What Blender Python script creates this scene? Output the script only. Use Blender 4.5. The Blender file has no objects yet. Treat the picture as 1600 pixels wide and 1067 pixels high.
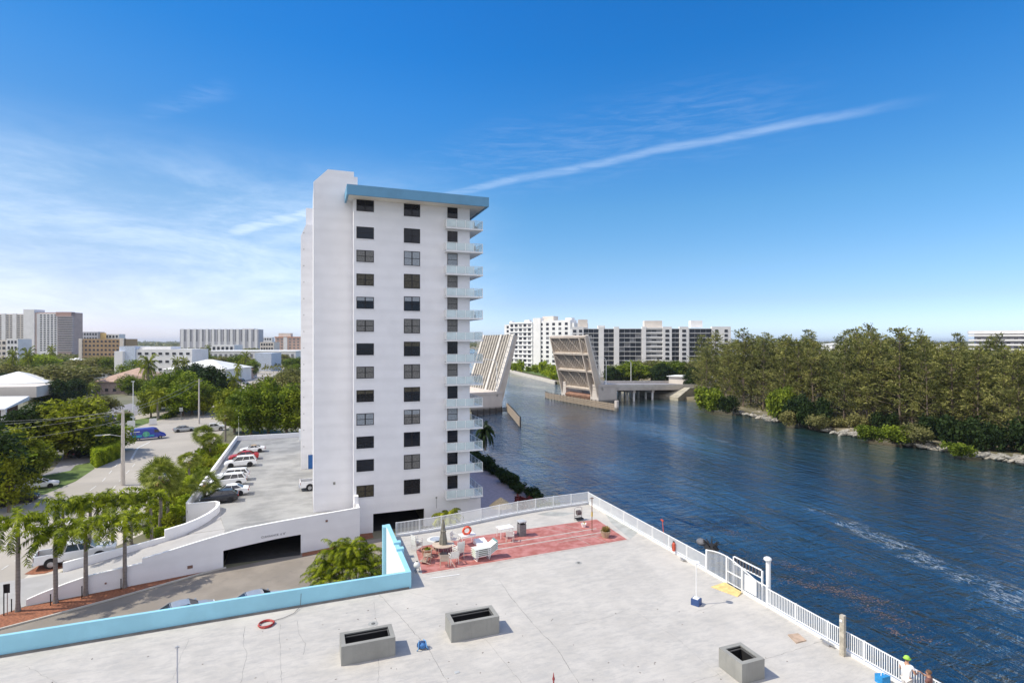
import bpy, math, random
from mathutils import Vector, Matrix
random.seed(7)
sc = bpy.context.scene
R = math.radians
# ------------------------------------------------------------------ camera
F_PX = 858.0; TH = R(20.45); CH = 22.7; CT, ST = math.cos(TH), math.sin(TH)
cam = bpy.data.cameras.new('camera'); camo = bpy.data.objects.new('camera', cam)
sc.collection.objects.link(camo); sc.camera = camo
cam.sensor_width = 36; cam.lens = 36 * F_PX / 1600; cam.clip_end = 30000; cam.clip_start = .3
camo.location = (0, 0, CH); camo.rotation_euler = (R(90), 0, -TH)
# ------------------------------------------------------------------ sun and sky
SUN_EL = R(50); SUNV = Vector((-.976 * math.cos(SUN_EL), .216 * math.cos(SUN_EL), math.sin(SUN_EL))).normalized()
sl = bpy.data.lights.new('sun', 'SUN'); sl.energy = 3.1; sl.angle = R(.5); sl.color = (1, .93, .80)
so = bpy.data.objects.new('sun', sl); sc.collection.objects.link(so)
so.rotation_euler = SUNV.to_track_quat('Z', 'Y').to_euler()
w = bpy.data.worlds.new('World'); sc.world = w; w.use_nodes = True
sc.view_settings.view_transform = 'Standard'; sc.view_settings.look = 'None'
sc.view_settings.exposure = .62; sc.view_settings.gamma = 1


class NT:
    """tiny node graph writer"""
    def __init__(s, tree): s.t = tree; s.n = tree.nodes; s.l = tree.links
    def node(s, typ, **kw):
        n = s.n.new(typ)
        for k, v in kw.items():
            if k == 'ins':
                for i, x in v.items():
                    if hasattr(x, 'is_linked'): s.l.new(x, n.inputs[i])
                    else: n.inputs[i].default_value = x
            else: setattr(n, k, v)
        return n
    def m(s, op, a, b=0, c=0, clamp=False):
        n = s.node('ShaderNodeMath', operation=op, ins={0: a, 1: b, 2: c}); n.use_clamp = clamp
        return n.outputs[0]
    def vm(s, op, a, b=(0, 0, 0)):
        n = s.node('ShaderNodeVectorMath', operation=op, ins={0: a, 1: b})
        return n.outputs['Value'] if op in ('DOT_PRODUCT', 'LENGTH') else n.outputs[0]
    def ss(s, x, lo, hi, a=0, b=1):
        n = s.node('ShaderNodeMapRange', interpolation_type='SMOOTHSTEP', ins={0: x, 1: lo, 2: hi, 3: a, 4: b})
        return n.outputs[0]
    def noise(s, v, scale, detail=3, rough=.5, dist=0):
        n = s.node('ShaderNodeTexNoise', ins={'Vector': v, 'Scale': scale, 'Detail': detail, 'Roughness': rough, 'Distortion': dist})
        return n.outputs[0]
    def mapv(s, v, scale=(1, 1, 1), rot=(0, 0, 0), loc=(0, 0, 0)):
        n = s.node('ShaderNodeMapping', ins={0: v, 1: loc, 2: rot, 3: scale}); return n.outputs[0]
    def mix(s, f, a, b, blend='MIX'):
        n = s.node('ShaderNodeMix', data_type='RGBA', blend_type=blend, ins={0: f, 6: a, 7: b}); return n.outputs[2]


def cdir(px, py):      # world direction seen at a photo pixel
    r = Vector((CT, -ST, 0)) * ((px - 800) / F_PX); f = Vector((ST, CT, 0)); u = Vector((0, 0, (533.5 - py) / F_PX))
    return (r + f + u).normalized()


g = NT(w.node_tree); g.n.clear()
sky = g.node('ShaderNodeTexSky', sky_type='NISHITA', sun_disc=False, sun_elevation=SUN_EL, sun_rotation=math.atan2(SUNV.x, SUNV.y),
             altitude=0, air_density=1.0, dust_density=.3, ozone_density=1.6)
hs = g.node('ShaderNodeHueSaturation', ins={'Hue': .493, 'Saturation': 1.28, 'Value': 1.0, 'Color': sky.outputs[0]})
tc = g.node('ShaderNodeTexCoord').outputs['Generated']
vdir = g.vm('NORMALIZE', tc)
def streak(p0, p1, wid, soft, curve=.0, sc_=6.):
    a, b = cdir(*p0), cdir(*p1); n = a.cross(b).normalized(); mid = (a + b).normalized()
    t = (b - a).normalized(); L = (b - a).length / 2
    wob = g.m('MULTIPLY', g.m('SUBTRACT', g.noise(vdir, sc_, 3), .5), soft)
    al = g.m('DIVIDE', g.vm('DOT_PRODUCT', vdir, tuple(t)), L)
    wob = g.m('ADD', wob, g.m('MULTIPLY', g.m('MULTIPLY', al, al), curve))
    d = g.m('ABSOLUTE', g.m('ADD', g.vm('DOT_PRODUCT', vdir, tuple(n)), wob))
    al2 = g.m('SUBTRACT', g.vm('DOT_PRODUCT', vdir, tuple(t)), float(mid.dot(t)))
    end = g.ss(g.m('ABSOLUTE', al2), L * .55, L, 1, 0)
    front = g.ss(g.vm('DOT_PRODUCT', vdir, tuple(mid)), .3, .6)
    return g.m('MULTIPLY', g.m('MULTIPLY', g.ss(d, wid * .1, wid, 1, 0), end), front)
fine = g.noise(g.mapv(vdir, (5, 5, 40), (0, 0, .3)), 3.0, 6, .62, .6)
s1 = g.m('MULTIPLY', streak((520, 338), (1500, 141), .0105, .018, -.003), g.ss(fine, .2, .7, .06, .19))
s2 = g.m('MULTIPLY', streak((500, 318), (1350, 130), .09, .05, -.03), g.ss(fine, .35, .8, 0, .07))
s3 = g.m('MULTIPLY', streak((330, 372), (540, 318), .018, .02, 0), g.ss(fine, .2, .7, .2, .5))
s4 = g.m('MULTIPLY', streak((200, 190), (380, 140), .02, .03, 0), g.ss(fine, .3, .7, .0, .05))
sep = g.node('ShaderNodeSeparateXYZ', ins={0: vdir}).outputs
wis = g.noise(g.mapv(vdir, (2.6, 2.6, 11), (.25, .35, .4)), 1.5, 12, .70, .35)
left = g.ss(g.vm('DOT_PRODUCT', vdir, tuple(cdir(230, 440))), .80, .975)
lowm = g.m('MULTIPLY', g.ss(sep[2], .34, .16), g.ss(sep[2], -.02, .05))
s5 = g.m('MULTIPLY', g.m('MULTIPLY', g.ss(wis, .30, .80, .10, .50), left), lowm)
cl = g.m('MAXIMUM', g.m('MAXIMUM', g.m('MAXIMUM', s1, s2), g.m('MAXIMUM', s3, s4)), s5)
ramp = g.node('ShaderNodeValToRGB', ins={0: g.m('ABSOLUTE', sep[2])})
cr = ramp.color_ramp; cr.elements[0].position = 0; cr.elements[0].color = (.36, .50, .92, 1); cr.elements[1].position = .62; cr.elements[1].color = (.10, .40, .64, 1)
for p_, c_ in ((.03, (.37, .46, .78)), (.07, (.335, .385, .56)), (.134, (.36, .415, .51)), (.229, (.34, .45, .53)), (.385, (.20, .44, .61)), (.46, (.125, .415, .62))):
    e_ = cr.elements.new(p_); e_.color = c_ + (1,)
tint = g.vm('SCALE', ramp.outputs[0]); tint.node.inputs['Scale'].default_value = 2.0
base = g.mix(1, hs.outputs[0], tint, 'MULTIPLY')
base = g.mix(g.ss(g.vm('DOT_PRODUCT', vdir, (-CT, ST, 0)), .1, .75), base, g.mix(1, base, (1.12, .86, .80, 1), 'MULTIPLY'))
col = g.mix(g.m('MINIMUM', cl, .9), base, (8.2, 8.9, 9.6, 1))
# added, unseen: bright broken cloud behind the camera to fill the shaded walls
bk = g.m('MULTIPLY', g.ss(g.vm('DOT_PRODUCT', vdir, (-ST, -CT, 0)), -.05, .45), g.ss(sep[2], .0, .25))
bk = g.m('MULTIPLY', bk, g.ss(g.noise(g.mapv(vdir, (1, 1, 2)), 2.2, 6, .6, .4), .25, .6, .25, .95))
col = g.mix(bk, col, (8.2, 7.9, 8.1, 1))
bg = g.node('ShaderNodeBackground', ins={0: col, 1: .10}); out = g.node('ShaderNodeOutputWorld', ins={0: bg.outputs[0]})

# ------------------------------------------------------------------ helpers
def P(x, y, z=0.0):    # the point at height z that the photo shows at pixel (x, y)
    d = F_PX * (CH - z) / (y - 533.5); l = (x - 800) / F_PX * d
    return Vector((l * CT + d * ST, -l * ST + d * CT, z))
def D(x, d):           # the point at camera depth d along pixel column x
    l = (x - 800) / F_PX * d
    return Vector((l * CT + d * ST, -l * ST + d * CT, 0))
def depth(v): return v[0] * ST + v[1] * CT
def ztop(v, y): return CH - (y - 533.5) * depth(v) / F_PX   # height seen at photo row y above point v

MATS = {}
def mat(name, c, rough=.7, var=.12, scale=1.5, bump=0., bscale=20., metal=0., spec=.5, alpha=1., c2=None, detail=4, lo=.35, hi=.65, trans=0., extra=None, stretch=(1, 1, 1), perobj=0.):
    if name in MATS: return MATS[name]
    m = bpy.data.materials.new(name); m.use_nodes = True; t = NT(m.node_tree); b = m.node_tree.nodes['Principled BSDF']
    v = t.node('ShaderNodeNewGeometry').outputs['Position']
    nz = t.noise(t.mapv(v, stretch), scale, detail, .6)
    f = t.ss(nz, lo, hi)
    a = tuple(min(1, x * (1 - var)) for x in c) + (1,)
    bb = (tuple(c2) if c2 else tuple(min(1, x * (1 + var)) for x in c)) + (1,)
    col = t.mix(f, a, bb)
    if perobj:
        oi = t.node('ShaderNodeObjectInfo').outputs['Random']
        col = t.mix(perobj, col, t.mix(oi, (.55, .62, .5, 1), (1.5, 1.35, 1.1, 1)), 'MULTIPLY')
    if extra: col = extra(t, v, col)
    t.l.new(col, b.inputs['Base Color'])
    b.inputs['Roughness'].default_value = rough; b.inputs['Metallic'].default_value = metal
    b.inputs['Specular IOR Level'].default_value = spec
    if trans: b.inputs['Transmission Weight'].default_value = trans
    b.inputs['Alpha'].default_value = alpha
    if bump:
        bn = t.node('ShaderNodeBump', ins={'Strength': bump, 'Distance': .02, 'Height': t.noise(v, bscale, 3)})
        t.l.new(bn.outputs[0], b.inputs['Normal'])
    MATS[name] = m; return m

class MB:
    def __init__(s): s.v = []; s.f = []; s.mi = []; s.cur = 0
    def add(s, vs, fs):
        o = len(s.v); s.v += [tuple(x) for x in vs]; s.f += [tuple(i + o for i in q) for q in fs]; s.mi += [s.cur] * len(fs); return s
    def box(s, x0, x1, y0, y1, z0, z1):
        return s.add([(x0, y0, z0), (x1, y0, z0), (x1, y1, z0), (x0, y1, z0), (x0, y0, z1), (x1, y0, z1), (x1, y1, z1), (x0, y1, z1)],
                     [(0, 3, 2, 1), (4, 5, 6, 7), (0, 1, 5, 4), (1, 2, 6, 5), (2, 3, 7, 6), (3, 0, 4, 7)])
    def obox(s, c, sz, rz=0, M=None):
        hx, hy, hz = sz[0] / 2, sz[1] / 2, sz[2] / 2
        M = M or Matrix.Rotation(rz, 3, 'Z'); c = Vector(c)
        vs = [c + M @ Vector((x, y, z)) for z in (-hz, hz) for x, y in ((-hx, -hy), (hx, -hy), (hx, hy), (-hx, hy))]
        return s.add(vs, [(0, 3, 2, 1), (4, 5, 6, 7), (0, 1, 5, 4), (1, 2, 6, 5), (2, 3, 7, 6), (3, 0, 4, 7)])
    def beam(s, a, b, w_, h_):      # a bar from a to b
        a, b = Vector(a), Vector(b); d = b - a
        q = d.to_track_quat('X', 'Z').to_matrix()
        return s.obox((a + b) / 2, (d.length, w_, h_), M=q)
    def prism(s, poly, z0, z1, cap=True):
        n = len(poly); zz = lambda z, i: z[i] if isinstance(z, (list, tuple)) else z
        vs = [(p[0], p[1], zz(z0, i)) for i, p in enumerate(poly)] + [(p[0], p[1], zz(z1, i)) for i, p in enumerate(poly)]
        fs = [(i, (i + 1) % n, n + (i + 1) % n, n + i) for i in range(n)]
        if cap: fs += [tuple(range(n, 2 * n)), tuple(range(n - 1, -1, -1))]
        return s.add(vs, fs)
    def sheet(s, poly, z):
        n = len(poly); a = sum(poly[i][0] * poly[(i + 1) % n][1] - poly[(i + 1) % n][0] * poly[i][1] for i in range(n))
        vs = [(p[0], p[1], z) for p in poly]
        return s.add(vs, [tuple(range(n)) if a > 0 else tuple(range(n - 1, -1, -1))])
    def wall(s, pts, t, z0, z1):    # a wall of thickness t along a polyline (to its left); z1 per point allowed
        n = len(pts); off = []
        for i in range(n):
            a = Vector(pts[max(0, i - 1)][:2]); b = Vector(pts[min(n - 1, i + 1)][:2]); d = (b - a).normalized()
            off.append((pts[i][0] - d.y * t, pts[i][1] + d.x * t))
        zz = lambda z, i: z[i] if isinstance(z, (list, tuple)) else z
        for i in range(n - 1):
            a, b, c, d = pts[i], pts[i + 1], off[i + 1], off[i]
            s.prism([a[:2], b[:2], c, d], [zz(z0, i), zz(z0, i + 1), zz(z0, i + 1), zz(z0, i)], [zz(z1, i), zz(z1, i + 1), zz(z1, i + 1), zz(z1, i)])
        return s
    def tube(s, pts, r, n=8, cap=True):
        pts = [Vector(p) for p in pts]; rr = r if isinstance(r, (list, tuple)) else [r] * len(pts); vs = []
        for i, p in enumerate(pts):
            d = (pts[min(i + 1, len(pts) - 1)] - pts[max(i - 1, 0)]).normalized()
            u = d.cross(Vector((.13, .97, .2)) if abs(d.y) < .9 else Vector((1, 0, 0))).normalized(); v = d.cross(u)
            vs += [p + (u * math.cos(2 * math.pi * k / n) + v * math.sin(2 * math.pi * k / n)) * rr[i] for k in range(n)]
        fs = [(i * n + k, i * n + (k + 1) % n, (i + 1) * n + (k + 1) % n, (i + 1) * n + k) for i in range(len(pts) - 1) for k in range(n)]
        if cap: fs += [tuple(range(n - 1, -1, -1)), tuple((len(pts) - 1) * n + k for k in range(n))]
        return s.add(vs, fs)
    def lathe(s, prof, n=16, c=(0, 0, 0)):
        vs = [(c[0] + r * math.cos(2 * math.pi * k / n), c[1] + r * math.sin(2 * math.pi * k / n), c[2] + z) for r, z in prof for k in range(n)]
        fs = [(i * n + k, i * n + (k + 1) % n, (i + 1) * n + (k + 1) % n, (i + 1) * n + k) for i in range(len(prof) - 1) for k in range(n)]
        return s.add(vs, fs)
    def ball(s, c, r, n=10, sq=(1, 1, 1)):
        m = n // 2; vs = []
        for i in range(m + 1):
            a = math.pi * i / m
            vs += [(c[0] + sq[0] * r * math.sin(a) * math.cos(2 * math.pi * k / n), c[1] + sq[1] * r * math.sin(a) * math.sin(2 * math.pi * k / n), c[2] - sq[2] * r * math.cos(a)) for k in range(n)]
        fs = [(i * n + k, i * n + (k + 1) % n, (i + 1) * n + (k + 1) % n, (i + 1) * n + k) for i in range(m) for k in range(n)]
        return s.add(vs, fs)
    def mesh(s, name, m, off=(0, 0, 0), smooth=False):
        me = bpy.data.meshes.new(name); o = Vector(off)
        me.from_pydata([tuple(Vector(v) - o) for v in s.v], [], s.f); me.update()
        for q in (m if isinstance(m, (list, tuple)) else [m]): me.materials.append(q)
        if any(s.mi): me.polygons.foreach_set('material_index', s.mi)
        if smooth: me.shade_smooth()
        return me
    def build(s, name, m, parent=None, loc=None, smooth=False):
        off = parent['_o'] if parent is not None else (loc or (0, 0, 0))
        o = bpy.data.objects.new(name, s.mesh(name, m, off, smooth)); sc.collection.objects.link(o)
        if parent is not None: o.parent = parent
        else: o.location = off
        OFF.append(o); o['_o'] = tuple(off)
        return o
OFF = []
def part_copy(src, name, parent, loc, rz=0, scale=None):
    o = src if src.parent is None and not src.users_collection else src.copy()
    o.name = name
    sc.collection.objects.link(o); o.parent = parent; o.location = Vector(loc) - Vector(parent['_o']); o.rotation_euler = (0, 0, rz)
    if scale: o.scale = scale
    return o
def proto(name, mb, m, smooth=False):   # unlinked object whose mesh is shared by its copies
    return bpy.data.objects.new(name, mb.mesh(name, m, (0, 0, 0), smooth))
def use(p, name, parent, loc, rz=0, scale=None):
    o = p.copy(); o.name = name; sc.collection.objects.link(o); o.parent = parent
    o.location = Vector(loc) - Vector(parent['_o']); o.rotation_euler = (0, 0, rz)
    if scale: o.scale = scale
    o['_o'] = tuple(loc); OFF.append(o); return o
def thing(name, label, cat, loc=(0, 0, 0), group=None, rz=0):
    o = bpy.data.objects.new(name, None); o.empty_display_size = .5; sc.collection.objects.link(o)
    o.location = loc; o.rotation_euler = (0, 0, rz); o['_o'] = tuple(loc); OFF.append(o)
    o['label'] = label; o['category'] = cat
    if group: o['group'] = group
    return o
def tag(o, label, cat, group=None, kind=None):
    if label: o['label'] = label; o['category'] = cat
    if group: o['group'] = group
    if kind: o['kind'] = kind
    return o
def struct(o): o['kind'] = 'structure'; return o
KIDS = {}
def kids(o):
    return [c for c in OFF if c.parent is o]
def copy_tree(root, loc, rz=0, scale=1, label=None, group=None, _cache={}):
    key = root.name
    if key not in _cache: _cache[key] = [(c, kids(c)) for c in kids(root)]
    r = root.copy(); sc.collection.objects.link(r); r.location = loc; r.rotation_euler = (0, 0, rz)
    r.scale = scale if isinstance(scale, (tuple, list)) else (scale,) * 3
    if label: r['label'] = label
    if group: r['group'] = group
    for c, gs in _cache[key]:
        d = c.copy(); sc.collection.objects.link(d); d.parent = r
        for q in gs: e = q.copy(); sc.collection.objects.link(e); e.parent = d
    return r
class Kind:      # a prototype tree: the first placement uses the prototype itself
    def __init__(s, root): s.r = root; s.first = True
    def put(s, loc, rz=0, scale=1, label=None, group=None, cat=None):
        if s.first:
            s.first = False; r = s.r; s.kept = [(c, kids(c)) for c in kids(r)]
            r.location = loc; r.rotation_euler = (0, 0, rz); r.scale = scale if isinstance(scale, (tuple, list)) else (scale,) * 3
        else: r = copy_tree(s.r, loc, rz, scale)
        if label: r['label'] = label
        if group: r['group'] = group
        if cat: r['category'] = cat
        return r

# ------------------------------------------------------------------ materials
def grime(t, v, col):
    n = t.noise(t.mapv(v, (1, 1, .25)), .35, 5, .65)
    return t.mix(t.ss(n, .5, .8, 0, .22), col, (.42, .41, .40, 1))
def bands(t, v, col):   # faint horizontal rain marks on the rendered wall
    z = t.node('ShaderNodeSeparateXYZ', ins={0: v}).outputs[2]
    wv = t.m('SINE', t.m('MULTIPLY', z, 4.6)); n = t.noise(t.mapv(v, (.12, .12, 1.3)), 1., 4)
    f = t.m('MULTIPLY', t.ss(wv, -.6, 1, 0, .16), t.ss(n, .3, .7, .3, 1))
    return t.mix(f, col, (.58, .57, .58, 1))
M_tower = mat('white_stucco', (.84, .83, .84), .85, .03, .4, .25, 30, extra=bands)
M_white = mat('white_paint', (.84, .83, .84), .6, .03, 1.2, .1, 30, extra=grime)
M_whitec = mat('white_clean', (.84, .84, .83), .45, .03, 2)
M_cap = mat('white_coping_and_sunlit_edge', (.9, .9, .89), .6, .03, 2)
M_blue = mat('aqua_wall_paint', (.30, .60, .72), .6, .05, .6, .1, 30)
M_fasc = mat('dull_blue_fascia', (.12, .30, .46), .6, .06, .5)
def roofx(t, v, col):
    n1 = t.noise(t.mapv(v, (1, 2.6, 1), (0, 0, -.15)), 1.1, 10, .74, .3)
    col = t.mix(t.ss(n1, .44, .62, 0, .5), col, (.36, .35, .335, 1))
    n2 = t.noise(t.mapv(v, (.6, 3.0, 1)), 3.2, 6, .75, .8)
    col = t.mix(t.ss(n2, .5, .7, 0, .42), col, (.30, .295, .28, 1))
    n3 = t.noise(v, 9, 3, .7); col = t.mix(t.ss(n3, .68, .74, 0, .5), col, (.3, .29, .28, 1))
    n4 = t.noise(v, .22, 3); return t.mix(t.ss(n4, .5, .68, 0, .35), col, (.62, .58, .52, 1))
M_roof = mat('roof_concrete', (.485, .458, .415), .88, .06, .8, .3, 12, extra=roofx)
M_deck = mat('deck_concrete', (.25, .25, .243), .85, .12, .25, .3, 12, c2=(.33, .327, .315), extra=lambda t, v, c: t.mix(t.ss(t.noise(t.mapv(v, (.15, 1.1, 1)), 1.1, 7, .7, .5), .48, .68, 0, .4), c, (.44, .43, .40, 1)))
M_ramp = mat('ramp_concrete', (.38, .37, .36), .85, .06, .5, .2, 12)
M_red = mat('red_court_paint', (.40, .125, .10), .8, .15, 1.6, .2, 14, c2=(.47, .20, .18), extra=lambda t, v, c: t.mix(t.ss(t.noise(v, 2.4, 8, .75, 1.), .56, .74, 0, .5), c, (.52, .36, .33, 1)))
M_line = mat('worn_court_line', (.44, .38, .34), .85, .15, 4)
M_grey = mat('vent_concrete', (.28, .275, .25), .9, .08, .8, .3, 18, extra=lambda t, v, c: t.mix(t.ss(t.noise(t.mapv(v, (3, 3, .4)), 1.5, 4), .5, .8, 0, .3), c, (.18, .175, .165, 1)))
M_black = mat('shaft_black', (.012, .012, .014), .8, .1)
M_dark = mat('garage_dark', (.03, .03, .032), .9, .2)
M_drive = mat('driveway_asphalt', (.25, .22, .185), .9, .1, .3, .3, 20, extra=lambda t, v, c: t.mix(t.ss(t.noise(v, .9, 7, .7, .5), .5, .75, 0, .35), c, (.14, .13, .125, 1)))
M_road = mat('road_asphalt', (.40, .365, .315), .9, .08, .08, .2, 20, extra=lambda t, v, c: t.mix(t.ss(t.noise(v, .35, 7, .7, .4), .5, .75, 0, .4), c, (.34, .315, .28, 1)))
M_side = mat('pavement_concrete', (.55, .51, .45), .9, .07, .5, .2, 12)
M_lot = mat('lot_asphalt', (.25, .24, .25), .9, .1, .2)
M_mulch = mat('red_mulch', (.27, .105, .055), .95, .3, 6, .8, 25)
M_grass = mat('grass', (.10, .15, .03), .95, .35, .6, .6, 20)
M_ground = mat('dry_ground', (.16, .17, .09), .95, .3, .02, c2=(.22, .2, .14), detail=8)
M_park = mat('park_ground', (.16, .15, .08), .95, .3, .05, c2=(.30, .25, .17), detail=8)
M_pink = mat('pink_paving', (.46, .36, .36), .85, .1, 2)
M_glass = mat('window_glass', (.008, .010, .016), .05, .3, .4, spec=.35)
M_blind = mat('window_blind', (.17, .165, .155), .25, .25, 6, spec=.3)
M_blind2 = mat('window_blind_pale', (.30, .33, .36), .25, .15, 6, spec=.3)
M_blind3 = mat('window_brown', (.07, .06, .04), .2, .35, 5, spec=.3)
M_frame = mat('window_frame_bronze', (.014, .012, .014), .6, .1, spec=.3)
def glassmat(name, c, a):
    m = mat(name, c, .08, .05, 1, alpha=a, spec=.8); return m
M_frost = glassmat('frosted_balcony_glass', (.74, .86, .86), .6)
M_clear = glassmat('clear_balcony_glass', (.55, .68, .68), .25)
M_rail = mat('white_rail', (.82, .82, .80), .4, .03)
M_steel = mat('steel', (.45, .45, .46), .35, .1, 4, metal=.8)
M_bronze = mat('rust_metal', (.20, .09, .05), .8, .3, 4)
M_bark = mat('bark', (.17, .13, .10), .95, .25, 6, .6, 20)
M_palmbark = mat('palm_bark', (.24, .21, .19), .95, .12, 3, .5, 20, extra=lambda t, v, c: t.mix(t.ss(t.m('SINE', t.m('MULTIPLY', t.node('ShaderNodeSeparateXYZ', ins={0: v}).outputs[2], 22)), .5, 1, 0, .4), c, (.12, .10, .09, 1)))
def leafmat(name, c, c2, sc_=.5, perobj=.5):
    k = 1.45; c = tuple(x * k for x in c); c2 = tuple(x * k for x in c2)
    m = mat(name, c, .65, .25, sc_, c2=c2, detail=6, lo=.38, hi=.62, perobj=perobj, spec=.12)
    if 'leafed' not in m:
        m['leafed'] = 1; t = NT(m.node_tree); b = m.node_tree.nodes['Principled BSDF']; o = m.node_tree.nodes['Material Output']
        tr = t.node('ShaderNodeBsdfTranslucent', ins={0: t.mix(1, b.inputs['Base Color'].links[0].from_socket, (1.35, 1.5, .7, 1), 'MULTIPLY')})
        mx = t.node('ShaderNodeMixShader', ins={0: .24, 1: b.outputs[0], 2: tr.outputs[0]}); t.l.new(mx.outputs[0], o.inputs[0])
    return m
M_leaf = leafmat('broadleaf_green', (.045, .08, .010), (.15, .19, .02))
M_leafo = leafmat('olive_leaf', (.085, .105, .012), (.20, .22, .018))
M_leafd = leafmat('dark_leaf', (.012, .025, .008), (.03, .05, .014), perobj=.3)
M_leafg = leafmat('greygreen_leaf', (.085, .09, .035), (.17, .165, .07))
M_leafb = leafmat('bright_leaf', (.10, .15, .010), (.25, .30, .02))
M_pine = leafmat('pine_needles', (.070, .082, .028), (.185, .185, .066), .35, .6)
M_mang = leafmat('mangrove_leaf', (.055, .085, .010), (.15, .19, .02))
M_palm = leafmat('palm_frond', (.035, .060, .004), (.20, .235, .010), 1.6, .3)
M_fan = leafmat('fan_palm_leaf', (.085, .115, .02), (.19, .21, .045), 2., .4)
M_dry = leafmat('dry_frond', (.20, .14, .05), (.28, .21, .09), 2., .2)
M_purple = leafmat('croton_leaf', (.08, .015, .02), (.18, .04, .04), 3., .2)
M_rock = mat('shore_rock', (.30, .28, .25), .9, .3, 1.5, .6, 8, perobj=.25)
M_tan = mat('bridge_paint', (.60, .52, .44), .8, .08, .3, extra=lambda t, v, c: t.mix(t.ss(t.noise(t.mapv(v, (1, 1, .3)), .8, 6), .5, .8, 0, .4), c, (.30, .21, .15, 1)))
M_bconc = mat('bridge_concrete', (.60, .54, .49), .85, .06, .3, .2, 8, extra=lambda t, v, c: t.mix(t.ss(t.node('ShaderNodeSeparateXYZ', ins={0: v}).outputs[2], .3, -.8, 0, .85), c, (.08, .08, .07, 1)))
M_bdeck = mat('bridge_grating', (.12, .11, .10), .8, .2, .8, c2=(.19, .17, .15))
M_bcurb = mat('bridge_curb', (.62, .58, .53), .8, .08, .5)
M_wood = mat('weathered_timber', (.30, .24, .18), .9, .25, 2.5, .4, 12)
M_dwood = mat('wet_timber', (.05, .045, .04), .8, .3, 2)
M_cream = mat('cream_wall', (.66, .60, .53), .85, .05, .2)
M_pinkw = mat('pink_wall', (.50, .38, .34), .85, .05, .2)
M_tanw = mat('tan_wall', (.40, .27, .15), .85, .06, .2)
M_farw = mat('far_white_wall', (.76, .75, .74), .85, .04, .2)
M_fargrey = mat('far_grey_wall', (.46, .45, .48), .85, .06, .05)
M_shut = mat('far_window', (.028, .03, .04), .3, .3, .8)
M_shade = mat('far_window_pale', (.20, .20, .21), .4, .3, .8)
M_roofw = mat('white_roof', (.74, .74, .72), .8, .05, .3)
M_roofb = mat('brown_tile_roof', (.42, .29, .22), .9, .12, .6)
M_tyre = mat('tyre', (.02, .02, .02), .8, .1)
M_rim = mat('wheel_rim', (.45, .45, .47), .3, .1, metal=.7)
M_cglass = mat('car_glass', (.02, .022, .028), .05, .2, spec=1.)
M_lampr = mat('tail_lamp', (.35, .02, .02), .3, .1)
M_lampw = mat('head_lamp', (.7, .72, .75), .2, .1)
def paint(name, c, metal=0.): return mat('paint_' + name, c, .25, .02, 1, spec=.7, metal=metal)

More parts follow.
